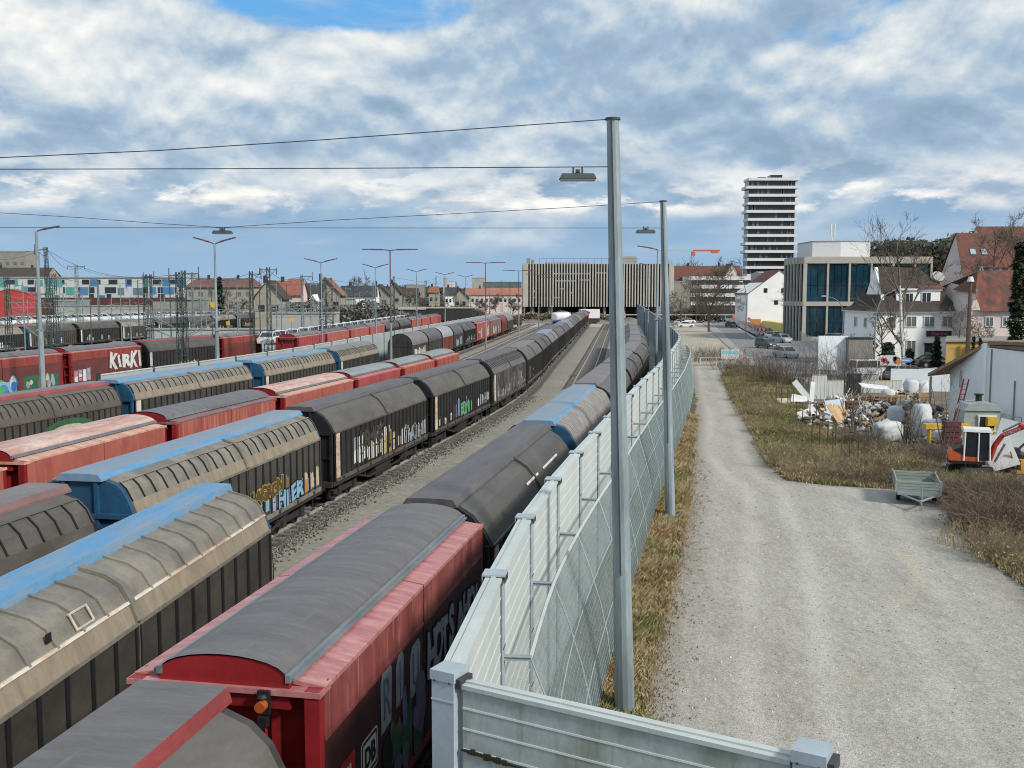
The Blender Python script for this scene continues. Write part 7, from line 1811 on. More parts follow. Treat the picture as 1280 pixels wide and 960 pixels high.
# enclosure walls of the yard
def wallseg(label, u0, u1, v, ztop_v, m, Yd=None, name='site_hoarding'):
    a, b = pz(u0, v), pz(u1, v); Yd = (a[1] + b[1]) / 2; za = py(u0, ztop_v, a[1])[2]
    d = Vector((b[0] - a[0], b[1] - a[1], 0)); mb = MB(); L = d.length
    n = max(1, int(L / 1.2)); mb.box((L / 2, 0, za / 2), (L, .04, za), mi=0)
    for i in range(n * 4): mb.box((L * (i + .5) / (n * 4), -.03, za / 2), (.05, .02, za - .02), mi=0)
    mb.box((L / 2, -.01, za + .02), (L, .08, .05), mi=1)
    o = mb.build(name, [m, M_woodn]); o.location = (a[0], a[1], 0); o.rotation_euler = (0, 0, math.atan2(d.y, d.x)); return tag(o, label, 'hoarding')
wallseg('tall white sheet metal hoarding with an orange wooden top edge', 1014.5, 1033, 499, 469, M_sheet)
wallseg('white hoarding panel with a raised right corner', 1033.5, 1054, 496, 476, M_sheet)
wallseg('long white metal hoarding behind the pallets', 1073, 1127, 491, 476, M_sheet)
wallseg('upper white sheet leaning behind the long hoarding', 1064, 1098, 486, 468, M_sheet)
item('tarp', 'dark grey tarp hanging between two white hoardings', 'tarp', 1067, 494, lambda m: (m.box((0, 0, .95), (1.25, .06, 1.9)), [m.box((-.55 + .18 * k, -.04, .95), (.06, .04, 1.85)) for k in range(7)]), M_tarp)
item('site_hoarding', 'low white site wall running back to the white hall', 'hoarding', 1160, 489, lambda m: m.box((0, 0, 1.0), (6.5, .08, 2.0)), M_whiteb, rz=R(-12))
t = item('advert_banner', 'white banner with food pictures propped above the hoarding', 'banner', 1112, 486, lambda m: (m.box((0, 0, 2.65), (1.95, .05, .95)), [m.tube((x, .05, 0), (x, .05, 3.1), .04, n=5) for x in (-.8, .8)]), M_wht)
mb = MB(); rnd = random.Random(3)
for cy, cz, r_, mi in ((-.72, 2.68, .2, 0), (-.5, 2.6, .22, 0), (-.25, 2.45, .16, 1), (.55, 2.65, .34, 2), (.72, 2.5, .25, 3), (.35, 2.8, .2, 2)):
    mb.poly([(cy + r_ * math.cos(a * .52) * rnd.uniform(.8, 1.1), -.032 - .001 * mi, cz + r_ * 1.2 * math.sin(a * .52) * rnd.uniform(.8, 1.1)) for a in range(12)], mi=mi)
mb.build('printed_picture', [M_red, M_bluep, M_wooddk, M_org], t, fix=False)
# sacks
for lb, u, v, w_, d, h, sd in (('large white big bag lying wide in front of the scrap', 1110, 551, 1.9, 1.2, 1.15, 1), ('tall white big bag right of the stump with sprouts', 1151, 545, 1.15, 1.1, 2.0, 2), ('white big bag right of the tall one', 1165, 547, 1.2, 1.1, 1.15, 3), ('white sack on top of the blue heap left of the stump', 1119, 532, 1.1, 1.0, 1.3, 4), ('white bag stacked behind the white sack', 1128, 519, 1.0, .9, 1.2, 5), ('bundle of white film at the back before the hoarding', 1152, 500, 1.7, 1.1, 1.6, 6), ('grey white bag at the back between the pallet stacks', 1110, 507, 1.0, .9, 1.3, 31), ('small white bag before the cabin', 1175, 553, .8, .8, .7, 32), ('white bag on the pallets below the banner', 1138, 503, 1.2, 1.0, 1.9, 33), ('white film bundle beside the standing pallets', 1105, 519, .9, .9, .9, 7)):
    item('big_bag', lb, 'big bag', u, v, sack(w_, d, h, sd), M_bag, smooth_=True, rz=.2 * sd)
for lb, u, v, fn, m_, rz in (('upright stack of old pallets left of the centre', 1068, 522, standing_pallets(5), M_wooddk, .2), ('upright stack of pale pallets before the hoarding', 1099, 513, standing_pallets(5), M_wood, -.1), ('flat stack of pallets under white boards', 1086, 512, pallets(7), M_wood, .3), ('low stack of pallets in the middle of the yard', 1110, 524, pallets(4), M_wood, .1), ('pallet stack topped with a wooden crate near the back', 1120, 508, pallets(6), M_woodn, 0), ('brown wooden crate with scrap wood', 1124, 515, crate(1.3, .9, .8), M_wooddk, 0), ('crate of offcuts behind the white film bundle', 1154, 505, crate(1.3, .9, .9), M_wood, .1)):
    item('pallet_stack' if 'crate' not in lb else 'wooden_crate', lb, 'pallets' if 'crate' not in lb else 'crate', u, v, fn, m_, rz=rz)
for k, (lb, u, v, w_, h, th, tilt, roll, m_, rz, z) in enumerate((('white board leaning steeply at the left of the scrap', 1003, 505, .5, 1.9, .06, .2, R(-38), M_sheet, .2, 0), ('light board leaning against the tall hoarding', 1017, 514, .35, 2.3, .06, .4, R(14), M_sheet, .1, 0),
    ('cream panel lying flat at the left end of the scrap', 988, 506, 1.6, .9, .05, 1.2, 0, M_crm, .3, .1), ('white panel half folded next to the cream one', 999, 506, 1.2, .9, .05, .9, .2, M_wht, -.2, 0), ('bluish white sheet propped beside fresh planks', 1046, 527, 1.3, 1.5, .05, .35, -.1, mat('sheet_pale_blue', (.50, .60, .68), (.42, .52, .6)), .1, 0),
    ('fresh orange board leaning among the planks', 1051, 530, .9, 1.2, .05, .5, .35, M_woodn, .2, 0), ('second fresh board crossing behind it', 1046, 531, .35, 1.5, .06, .5, -.4, M_woodn, .2, 0), ('small white board lying alone on the grass', 1000, 514, .7, .3, .06, 1.3, 0, M_crm, .5, 0),
    ('white slab resting over the pallets with a raised end', 1096, 506, 2.4, .9, .08, 1.25, .12, M_wht, .1, 1.1), ('large marble white board leaning on the excavator side', 1250, 592, 1.35, 1.75, .05, .45, R(-20), M_wht, -.3, 0), ('grey framed panel behind the marble board', 1254, 583, 1.0, 1.6, .08, .4, R(-15), M_sheet, -.3, 0), ('white long side panel leaning at the right edge', 1278, 575, 2.6, 1.5, .08, .3, R(12), M_sheet, -.5, .2), ('dark framed pane in the left heap', 1012, 528, 1.4, .8, .06, .9, -.3, M_wht, .2, .1))):
    item('board', lb, 'board', u, v, board(w_, h, th, tilt, roll), m_, rz=rz, z=z)
for lb, u, v, a in (('heap of pallets, film and planks at the middle of the scrap yard', 1090, 528, (6.5, 2.6, 1.5, 420, 11)), ('heap of white panels and bags behind the stump', 1140, 522, (4.5, 2.4, 1.5, 260, 12)), ('heap of broken boards by the dark tarp', 1062, 515, (5.0, 2.0, 1.4, 240, 13)), ('heap of white frames and scrap left of the planks', 1022, 532, (3.6, 2.0, 1.3, 60, 1)), ('heap of splintered wood in the middle of the yard', 1085, 538, (4.5, 1.8, .9, 110, 2)), ('heap of mixed scrap before the blue tarp', 1070, 528, (4.5, 2.4, 1.0, 110, 3)), ('heap of offcuts below the banner', 1128, 506, (2.6, 1.6, 1.5, 60, 4)), ('low debris right of the big bags', 1182, 553, (3.5, 1.6, .4, 50, 5)), ('scattered scrap at the back left corner', 1045, 508, (3.5, 2.0, .9, 60, 6)), ('scrap between the stump and the tall bag', 1140, 538, (2.4, 1.4, .8, 50, 7))):
    o = item('scrap_heap', lb, 'scrap heap', u, v, heap(*a), HM, rz=.1); o['kind'] = 'stuff'
item('tarp', 'dark navy crumpled tarp on the heap left of the white sack', 'tarp', 1099, 536, sack(1.9, 1.0, .6, 9), M_navy)
item('tarp', 'bright blue tarp scrap under the wide white bag', 'tarp', 1094, 548, sack(1.0, .6, .25, 10), M_bluep)
item('steel_drum', 'blue round drum beside the white hall', 'drum', 1239.5, 548, drum(.32, .95), M_bluep, z=.7)
item('stone_saw', 'yellow machine with an orange tank behind the excavator cab', 'machine', 1212, 556, lambda m: (m.box((-1.4, 0, 1.1), (2.6, .5, .28)), m.box((1.2, 0, 1.4), (.6, .5, .5)), m.box((0, 0, .5), (3.0, .4, .1)), [m.box((x, 0, .5), (.1, .4, 1.0)) for x in (-2.4, -1, .2, 1.2)]), mat('machine_yellow', (.62, .40, .03), (.5, .32, .03)))
item('machine_beam', 'red beam lying on the yellow machine', 'beam', 1205, 553, lambda m: (m.box((.7, 0, 1.42), (1.6, .3, .2)), m.box((1.5, 0, 1.5), (.3, .3, .3))), M_red)
item('brick_stack', 'dark red stack of grilles left of the excavator cab', 'stack', 1188, 566, lambda m: [m.box((0, 0, .15 + .3 * k), (.8, .7, .26)) for k in range(6)], mat('stack_maroon', (.12, .03, .035), (.07, .02, .025)))
item('ladder_conveyor', 'red and white ladder leaning against the white hall', 'ladder', 1192, 541, lambda m: ([m.tube((x, 0, .2), (x + .9, .5, 3.4), .05, n=5) for x in (-.16, .16)], [m.tube((-.16 + .09 * k, .05 * k, .2 + .32 * k), (.16 + .09 * k, .05 * k, .2 + .32 * k), .03, n=4) for k in range(10)]), M_red)
t = thing('site_cabin', 'small pale green barrel roofed cabin with barred window by the hall', 'cabin', (*pz(1221, 553), 0), R(-8))
mb = MB(); mb.b2(-1.0, 1.0, -.8, .8, 0, 2.0); mb.loft([(-1.1, 2.0), (-.8, 2.35), (0, 2.5), (.8, 2.35), (1.1, 2.0)], -.9, .9, close=True, caps=True); mb.build('shell', mat('cabin_green_grey', (.36, .40, .38), (.28, .32, .30)), t)
window(t, .25, -.83, 1.25, .9, .9); mb = MB(); mb.tube((0, 0, 2.4), (0, 0, 2.9), .18, n=10); mb.tube((0, 0, 2.85), (0, 0, 2.92), .26, n=10); mb.build('vent_stack', M_frame, t)
mb = MB()
for a, b in (((1.1, -.7, 0), (1.1, -.7, 1.8)), ((2.2, -.7, 0), (2.2, -.7, 1.6)), ((1.1, -.7, 1.8), (2.2, -.7, 1.6)), ((1.1, -.7, .9), (2.2, -.7, .9)), ((1.65, -.7, 0), (1.65, -.7, 1.7))): mb.tube(a, b, .03, n=4)
mb.build('side_cage', M_latg, t)
item('wheeled_machine', 'dark machine frame with a black wheel below the marble board', 'machine', 1262, 590, lambda m: (m.tube((0, 0, .35), (.25, 0, .35), .34, n=16), m.box((.5, .2, .7), (1.2, .6, .3)), m.box((.2, .1, 1.0), (.5, .4, .4)), m.tube((-.5, .2, .2), (.8, .2, 1.4), .06, n=5)), M_blk)
item('machine_box', 'small bright red box on the ground under the marble board', 'box', 1258, 588, lambda m: (m.box((0, 0, .2), (.85, .4, .3)), m.box((.1, 0, .38), (.5, .3, .1))), M_red)
item('plate_compactor', 'yellow plate compactor at the right edge', 'machine', 1277, 592, lambda m: (m.box((0, 0, .12), (.8, .6, .14)), m.box((.1, 0, .45), (.5, .4, .5)), m.tube((-.3, 0, .3), (-.6, 0, 1.1), .04, n=5)), mat('machine_ochre', (.5, .3, .04), (.4, .24, .03)))
item('display_panel', 'small dark red framed panel leaning at the hall wall', 'panel', 1251, 545, lambda m: (m.box((0, 0, .9), (.65, .06, 1.2), mi=0), m.box((0, -.04, .9), (.5, .03, 1.0), mi=1)), [M_sheet, mat('panel_maroon', (.3, .03, .07), (.2, .02, .05))])
item('road_marker', 'bright orange red litter piece at the path edge', 'litter', 965, 541, lambda m: (m.box((0, 0, .1), (.34, .22, .18), rz=.3), m.box((.1, .05, .22), (.16, .14, .08), rz=.8)), mat('litter_red', (.75, .06, .03), (.65, .05, .03)))
item('litter', 'white crumpled litter in the brambles at the right', 'litter', 1238, 660, sack(.5, .3, .22, 21), M_wht)
# timber tree guards on the bank
M_guard = mat('guard_post_wood', (.10, .085, .06), (.06, .05, .038), scale=3)
for lb, u, v in (('dark wooden tree guard in front of the white heap', 1030, 560), ('lower wooden tree guard on the slope above the trailer', 1057, 575), ('wooden tree guard at the left end of the scrap', 1008, 530), ('wooden tree guard far up the bank near the brambles', 981, 507)):
    t = thing('tree_guard', lb, 'tree guard', (*pz(u, v), 0), .2)
    for x, y in ((-.5, -.4), (.5, -.4), (.5, .5), (-.5, .5)):
        mb = MB(); mb.tube((x, y, 0), (x, y, 1.5), .035, n=6); mb.build('post', M_guard, t)
    mb = MB(); mb.box((0, -.4, 1.45), (1.1, .04, .05)); mb.box((0, .5, 1.45), (1.1, .04, .05)); mb.box((.5, .05, 1.45), (.04, .9, .05)); mb.box((-.5, .05, 1.45), (.04, .9, .05)); mb.build('cross_rail', M_guard, t)

# ======================= STREET FURNITURE =======================
def street_lamp(u, vb, vt, du, label, m=M_latg):
    b = pz(u, vb); hgt = py(u, vt, b[1])[2]; reach = du / F * b[1]
    t = thing('street_lamp', label, 'street lamp', (*b, 0)); mb = MB()
    s = 1 if du > 0 else -1; r_ = abs(reach); pts = [(0, 0, 0), (0, 0, hgt * .62)] + [(s * r_ * .75 * (1 - math.cos(a)), 0, hgt * .62 + hgt * .36 * math.sin(a)) for a in [math.pi / 2 * k / 6 for k in range(1, 7)]] + [(s * r_, 0, hgt * 1.0)]
    mb.path(pts, .09, 6, r1=.05); mb.build('pole', m, t)
    mb = MB(); mb.box((s * (r_ - .1), 0, hgt), (.8, .24, .12), taper=.8); mb.build('lamp_head', M_sill, t)
street_lamp(1053, 432, 370, -26, 'curved street lamp before the glass office reaching left')
street_lamp(1092, 468, 363, 26, 'tall curved street lamp before the white corner house')
def straight_lamp():
    b = (XX(1207, 100), 100); t = thing('street_lamp', 'dark post lamp with a white dome between the two red roofed houses', 'street lamp', (*b, 0)); h = ZZ(352, 100)
    mb = MB(); mb.tube((0, 0, 0), (0, 0, h), .28, .16, n=8); mb.build('pole', M_wooddk, t); mb = MB(); mb.tube((0, 0, h), (0, 0, h + .5), .35, .2, n=12); mb.build('lamp_dome', M_sill, t)
straight_lamp()
street_lamp(932, 424, 352, -8, 'slim street lamp in front of the white gabled house')
for lb, u, v, h, kind in (('triangular warning sign before the glass office', 1025, 424, 2.6, 'tri'), ('round red sign beside the glass office corner', 1008, 425, 2.6, 'round'), ('round red sign by the orange edged gable', 936, 411, 2.8, 'round'), ('black and white direction sign under the curved lamp', 1091, 461, 3.0, 'dir'), ('blue arrow sign behind the parked dark grey car', 1131, 481, 2.8, 'blue')):
    b = pz(u, v); t = thing('traffic_sign', lb, 'traffic sign', (*b, 0)); mb = MB(); mb.tube((0, 0, 0), (0, 0, h), .05, n=6); mb.build('post', M_latg, t)
    if kind == 'tri':
        mb = MB(); mb.prism([(-.55, 0), (.55, 0), (0, .95)], -.01, .01, mi=0); mb.prism([(-.33, .12), (.33, .12), (0, .70)], .012, .016, mi=1); o = mb.build('sign_plate', [M_red, M_wht], t); o.location = (0, -.06, h - .8); o.rotation_euler = (R(90), 0, 0)
    elif kind == 'round':
        mb = MB(); mb.tube((0, 0, 0), (0, -.02, 0), .42, n=18, mi=0); mb.tube((0, -.02, 0), (0, -.03, 0), .26, n=18, mi=1); o = mb.build('sign_plate', [M_red, M_pnk], t); o.location = (0, -.06, h - .4)
    elif kind == 'dir':
        mb = MB(); mb.box((0, 0, 0), (1.1, .04, 1.1), mi=0, ry=R(45)); mb.box((0, -.03, 0), (.7, .02, .25), mi=1); mb.box((.1, -.035, .0), (.25, .02, .5), mi=1, ry=R(45)); o = mb.build('sign_plate', [M_blk, M_wht], t); o.location = (0, -.06, h - .3); o.scale = (.8, .8, .8)
    else:
        mb = MB(); mb.prism([(-.6, -.22), (.45, -.22), (.72, 0), (.45, .22), (-.6, .22)], -.02, .02, mi=0); mb.prism([(-.5, -.05), (.35, -.05), (.35, .05), (-.5, .05)], .022, .026, mi=1); o = mb.build('sign_plate', [mat('sign_blue', (.12, .25, .55), (.1, .2, .48)), M_wht], t); o.location = (0, -.06, h - .4); o.rotation_euler = (R(90), 0, 0)
# road works: red white barrier boards and yellow fence
a, b = Vector(pz(919, 405)), Vector(pz(952, 421)); n = 26; proto = None
for i in range(n):
    p_ = a.lerp(b, i / (n - 1)); lab = 'red and white barrier board in the long line along the roadworks'
    if proto is None:
        proto = thing('barrier_board', lab, 'barrier', (*p_, 0), R(-35), 'red and white barrier boards along the roadworks', (1.5, 1.5, 1.5))
        mb = MB(); mb.box((0, 0, 1.0), (1.6, .06, .35), mi=0); mb.box((0, 0, .45), (1.6, .06, .25), mi=0)
        for k in range(3): mb.box((-.55 + .55 * k, -.035, 1.0), (.24, .02, .34), mi=1); mb.box((-.3 + .55 * k, -.035, .45), (.2, .02, .24), mi=1)
        for x in (-.7, .7): mb.box((x, 0, .08), (.12, .6, .14), mi=2); mb.box((x, 0, .6), (.06, .06, 1.2), mi=0)
        mb.build('board', [M_wht, M_red, M_blk], proto)
    else: dup(proto, (*p_, 0), R(-35))
a, b = Vector(pz(950, 410)), Vector(pz(986, 417)); 
mb = MB(); d = b - a
for i in range(14): 
    for k in range(9): mb.box((d.x * i / 14 + .35 + .05 * k * 3, d.y * i / 14, 1.2), (.05, .04, 1.8))
mb.box((d.x / 2, d.y / 2, 1.6), (d.length, .06, .1), rz=math.atan2(d.y, d.x)); mb.box((d.x / 2, d.y / 2, .3), (d.length, .06, .1), rz=math.atan2(d.y, d.x)); mb.box((d.x / 2, d.y / 2 + .1, 1.0), (d.length, .03, 2.0), rz=math.atan2(d.y, d.x))
o = mb.build('site_fence', mat('fence_yellow', (.80, .66, .14), (.7, .6, .2)), fix=False); o.location = (a.x, a.y, 0); tag(o, 'yellow construction fence below the white gabled house', 'fence')
for k, (u, v, m_) in enumerate(((921, 403.5, M_org), (928, 406, M_yel), (944, 411, M_org), (936, 408, M_yel))):
    item('site_container', '%s roadworks board behind the barriers, %s from the left' % (('orange', 'yellow')[k % 2], ks[k]), 'board', u, v, lambda m: (m.box((0, 0, 1.4), (2.6, .3, 2.0)), m.box((0, .4, .3), (2.2, .8, .5))), m_)
# low fence by the glass office, hedge boxes, white trailers
a, b = Vector(pz(1000, 427)), Vector(pz(1022, 441)); d = b - a; mb = MB()
for i in range(18): mb.box((d.x * i / 17, d.y * i / 17, .95), (.5, .06, 1.9), rz=math.atan2(d.y, d.x))
o = mb.build('site_fence', M_latg, fix=False); o.location = (a.x, a.y, 0); tag(o, 'grey metal slat fence beside the glass office', 'fence')
item('advert_wall', 'large white billboard back in front of the cluster of parked cars', 'billboard', 1040, 472, lambda m: (m.box((0, 0, 2.6), (3.1, .15, 3.6)), [m.box((x, .1, .5), (.12, .12, 1.2)) for x in (-1.3, 1.3)]), M_whiteb)
item('advert_wall', 'grey taupe box wall right of the white billboard', 'billboard', 1071, 472, lambda m: (m.box((0, 0, 2.5), (2.5, 1.8, 3.3), mi=0), m.box((0, -.02, 4.2), (2.7, 2.0, .10), mi=1)), [mat('box_taupe', (.24, .22, .20), (.18, .165, .15)), M_blk])
item('white_board_sign', 'low white board by the fence of the glass office', 'board', 1040, 423, lambda m: m.box((0, 0, 1.6), (4.2, .15, 2.2)), M_whiteb)
item('garden_wall', 'low dark garden wall below the white corner house', 'wall', 1150, 456, lambda m: m.box((0, 0, .5), (9, .4, 1.0)), M_void)
# barrier bar and sign at the end of the path
t = thing('boom_barrier', 'low barrier bar with a white and blue sign at the top of the gravel path', 'barrier', (*pz(875, 456), 0))
mb = MB()
for x in (0, 2.0, 4.5, 6.5): mb.tube((x, 0, 0), (x, 0, .9), .06, n=6)
mb.build('post', M_wht, t); mb = MB(); mb.tube((0, 0, .85), (3.6, 0, .85), .06, n=6); mb.tube((4.4, 0, .85), (6.8, .2, .85), .06, n=6); mb.build('bar', M_crm, t)
mb = MB(); mb.b2(2.6, 4.8, -.1, -.04, .7, 1.9, mi=0); mb.b2(2.7, 4.7, -.12, -.10, 1.35, 1.8, mi=1); mb.build('sign_board', [M_wht, mat('sign_light_blue', (.25, .55, .65), (.2, .48, .6))], t)

# ======================= PLANTS =======================
M_twig = mat('twig_brown', (.21, .17, .13), (.13, .105, .08), scale=3, rough=.95); M_twigr = mat('bramble_stem', (.24, .165, .13), (.15, .105, .085), scale=3, rough=.95); M_bark = mat('bark_grey_brown', (.14, .12, .095), (.08, .068, .055), scale=5, rough=.95)
M_birch = mat('bark_birch', (.62, .60, .56), (.06, .055, .05), scale=5, stretch=(1, 1, .7), lo=.40, hi=.48); M_ever = mat('conifer_green', (.035, .06, .035), (.015, .03, .018), scale=2, rough=.95); M_ivy = mat('ivy_green', (.05, .075, .03), (.02, .035, .015), scale=2, rough=.9)
M_drygr = mat('dry_grass', (.50, .41, .23), (.33, .265, .15), scale=1.2, rough=1, rand=.0); M_grgr = mat('winter_grass', (.27, .275, .11), (.17, .18, .07), scale=1.0, rough=1); M_dull = mat('dull_brown_grass', (.36, .285, .185), (.25, .19, .12), scale=1, rough=1); M_leafb = mat('dead_leaf', (.20, .11, .05), (.12, .07, .035), scale=3)
M_wood_far = mat('far_wood', (.075, .07, .05), (.04, .038, .028), scale=.5, rough=1); M_wgreen = mat('far_wood_green', (.075, .08, .055), (.045, .045, .033), scale=.5, rough=1)
def bare_tree(loc, h, label, seed, bark=M_bark, twig=M_twig, r0=None, spread=.55, lvl=4, kids_=(4, 5), trunk=.35, name='bare_tree', group=None, lean=(0, 0), cat_='tree', up=.25, tn=3, mint=.012, wob=.13):
    rnd = random.Random(seed); t = thing(name, label, cat_, (loc[0], loc[1], loc[2] if len(loc) > 2 else 0), 0, group)
    r0 = r0 or h * .018; tr, cr = MB(), MB()
    def grow(p, d, L, r, k):
        mb = tr if k == 0 else cr; seg = 4 if k < 2 else 3; pts = [p]; dd = d.copy()
        for i in range(seg):
            dd = (dd + Vector((rnd.gauss(0, wob), rnd.gauss(0, wob), rnd.gauss(up * .25, .08)))).normalized(); pts.append(pts[-1] + dd * L / seg)
        for i in range(seg): mb.tube(pts[i], pts[i + 1], max(mint, r * (1 - .55 * i / seg)), max(mint, r * (1 - .55 * (i + 1) / seg)), n=7 if k == 0 else (5 if k == 1 else tn), cap=False)
        if k >= lvl: return
        n = rnd.randint(*kids_) + (2 if k == 0 else 0)
        for j in range(n):
            f_ = rnd.uniform(trunk if k == 0 else .25, 1.0); i = min(seg - 1, int(f_ * seg)); q = pts[i].lerp(pts[i + 1], f_ * seg - i)
            side = dd.orthogonal().normalized(); side.rotate(Matrix.Rotation(rnd.uniform(0, 6.283), 3, dd))
            nd_ = (dd * (1 - spread * .6) + side * spread * rnd.uniform(.7, 1.5) + Vector((0, 0, up * .5))).normalized()
            grow(q, nd_, L * rnd.uniform(.42, .66), r * (1 - .5 * f_) * .6, k + 1)
        if k == 0: grow(pts[-1], dd, L * .5, r * .5, 1)
    grow(Vector((0, 0, 0)), Vector((lean[0], lean[1], 1)).normalized(), h * .62, r0, 0)
    tr.build('trunk', bark, t, fix=False); cr.build('crown', twig, t, fix=False)
    return t
def tree_px(u, vb, vt, label, seed, Yd=None, **k):
    if Yd: b = (XX(u, Yd), Yd)
    else: b = pz(u, vb)
    return bare_tree(b, py(u, vt, b[1])[2], label, seed, **k)
tree_px(886, 415, 326, 'large bare tree beside the gravel lot in front of the office wing', 3, lvl=5, kids_=(4, 6), spread=.75, r0=.30, trunk=.22, mint=.02)
tree_px(870, 400, 345, 'low bare tree left of the large one, near the slatted building', 4, Yd=300, lvl=4, spread=.8, trunk=.2, mint=.03)
tree_px(850, 400, 352, 'bare shrubby tree at the right end of the slatted building', 14, Yd=270, lvl=4, spread=.8, trunk=.2, mint=.03)
tree_px(1128, 468, 287, 'white barked birch standing in front of the corner house', 5, bark=M_birch, lvl=4, kids_=(4, 6), spread=.5, r0=.26, trunk=.25, lean=(.02, 0), mint=.012, wob=.04)
tree_px(1100, 460, 385, 'bare round crowned tree at the left of the corner house', 6, lvl=5, kids_=(3, 5), spread=.7, trunk=.2, r0=.16, mint=.012)
tree_px(984, 412, 345, 'bare tree arching in front of the white gabled house', 7, lvl=4, spread=.9, lean=(.2, 0), trunk=.3, mint=.016, Yd=205)
tree_px(1195, 440, 375, 'bare small tree between corner house and mansard house', 8, Yd=108, lvl=4, spread=.8, trunk=.2, mint=.012)
tree_px(1222, 440, 395, 'bare shrub like tree before the mansard house', 9, Yd=110, lvl=4, spread=.8, trunk=.15, mint=.012)
tree_px(1256, 420, 282, 'tall grey bare tree at the right edge over the red roofs', 10, Yd=140, lvl=5, kids_=(4, 5), spread=.7, trunk=.4, mint=.02)
tree_px(1290, 420, 285, 'second tall bare tree cut by the right edge', 11, Yd=140, lvl=4, kids_=(4, 5), spread=.7, trunk=.4, mint=.02)
tree_px(288, 400, 355, 'bare tree with pale twigs beside the conifer in the yard town', 12, Yd=290, lvl=4, spread=.5, mint=.03)
tree_px(455, 400, 347, 'bare round tree above the distant roofs', 13, Yd=380, lvl=4, spread=.7, mint=.05)
for i, (u, vt, Yd) in enumerate(((845, 322, 420), (858, 325, 420), (920, 326, 450), (908, 328, 440), (640, 366, 380), (620, 368, 370), (600, 372, 350), (572, 370, 360), (548, 368, 370), (528, 366, 400), (512, 364, 390), (495, 362, 400), (480, 368, 330), (448, 372, 300), (245, 374, 280), (300, 372, 285), (350, 374, 260), (90, 378, 330), (140, 378, 330), (20, 372, 300))):
    tree_px(u, 400, vt, 'bare winter tree in the far town, %s counted among its row' % (ks + ['seventeenth', 'eighteenth', 'nineteenth', 'twentieth'])[i], 100 + i, Yd=Yd, lvl=3, kids_=(5, 7), spread=.8, trunk=.15, mint=.06, group='bare trees of the far town')
def conifer(u, vt, Yd, wpx, label, seed, m=M_ever, vb=None, cone=1.0, name='conifer', dens=900, leaf=.28):
    b = (XX(u, Yd), Yd); h = py(u, vt, Yd)[2]; w_ = wpx / F * Yd; rnd = random.Random(seed)
    t = thing(name, label, 'tree', (*b, 0)); mb = MB(); mb.tube((0, 0, 0), (0, 0, h * .95), w_ * .07, .03, n=6); mb.build('trunk', M_bark, t); mb = MB()
    for k in range(dens):
        f_ = rnd.random() ** .8; z = h * (.12 + .88 * f_); rr = w_ / 2 * ((1 - f_) ** cone * .9 + .12) * rnd.uniform(.35, 1.05) * (1 + .25 * math.sin(f_ * 40)); a = rnd.uniform(0, 6.283)
        c = Vector((rr * math.cos(a), rr * math.sin(a), z)); s = leaf * rnd.uniform(.6, 1.5); d1 = Vector((math.cos(a) + rnd.gauss(0, .4), math.sin(a) + rnd.gauss(0, .4), -.35 + rnd.gauss(0, .3))).normalized() * s; d2 = d1.cross(Vector((rnd.gauss(0, .4), rnd.gauss(0, .4), 1))).normalized() * s * .45
        mb.poly([c - d2, c + d1, c + d2, c - d1 * .4])
    mb.build('crown', m, t, fix=False); return t
conifer(276, 346, 270, 16, 'dark green conifer before the cream apartment house', 1, dens=1100, leaf=.5)
conifer(1169, 421, 112, 14, 'dark pointed cypress right of the corner house door', 2, cone=.8, dens=1300, leaf=.25, name='cypress')
conifer(1268, 303, 98, 24, 'tall narrow ivy covered tree at the right edge', 3, m=M_ivy, cone=.35, dens=2600, leaf=.35, name='ivy_tree')
conifer(1108, 428, 112, 22, 'dark evergreen shrub left of the white corner house door', 4, cone=.4, dens=1100, leaf=.25, name='evergreen_shrub')
conifer(1135, 436, 114, 14, 'low evergreen shrub behind the birch trunk', 5, cone=.4, dens=700, leaf=.25, name='evergreen_shrub')
conifer(1214, 421, 103, 8, 'tiny dark cone tree on the ochre building edge, left one', 6, dens=400, leaf=.2); conifer(1222, 422, 103, 6, 'tiny dark cone tree on the ochre building edge, right one', 7, dens=400, leaf=.2)
conifer(1005, 406, 195, 8, 'small dark tree at the left flank of the glass office', 8, cone=.3, dens=400, leaf=.4)
# wooded hill behind the right houses
M_scr = mat('scrub_tan', (.26, .215, .15), (.15, .12, .085), scale=.5, rough=1)
def wood_mass(label, u0, u1, vt, Yd, m, seed, n=2600, leafs=1.1, depth=40, name='wooded_hill'):
    rnd = random.Random(seed); a, b = XX(u0, Yd), XX(u1, Yd); mb = MB()
    for k in range(n):
        x = rnd.uniform(a, b); y = Yd + rnd.uniform(0, depth); f_ = (x - a) / (b - a); top = py(640, vt, Yd)[2] * (1 + .10 * math.sin(f_ * 17 + seed) + .05 * math.sin(f_ * 41))
        top *= min(1, .55 + 2.2 * min(f_, 1 - f_)) if m is not None else 1
        z = top * rnd.random() ** .35; s = leafs * rnd.uniform(.5, 1.4); d1 = Vector((rnd.gauss(0, 1), rnd.gauss(0, 1), rnd.gauss(0, 1))).normalized() * s; d2 = d1.orthogonal().normalized() * s * rnd.uniform(.3, .9)
        mb.poly([(x - d1.x, y - d1.y, z - d1.z), (x + d2.x, y + d2.y, z + d2.z), (x + d1.x, y + d1.y, z + d1.z), (x - d2.x, y - d2.y, z - d2.z)], mi=rnd.random() < .35)
    o = mb.build(name, [m, M_wood_far], fix=False); return tag(o, label, 'woodland', kind='stuff')
wood_mass('dark wooded hillside behind the glass office and the houses', 1085, 1230, 306, 330, M_wgreen, 1, n=9000, leafs=1.0)
wood_mass('brownish wooded rise beyond the right houses', 1150, 1400, 300, 360, M_wood_far, 2, n=7000, leafs=1.2)
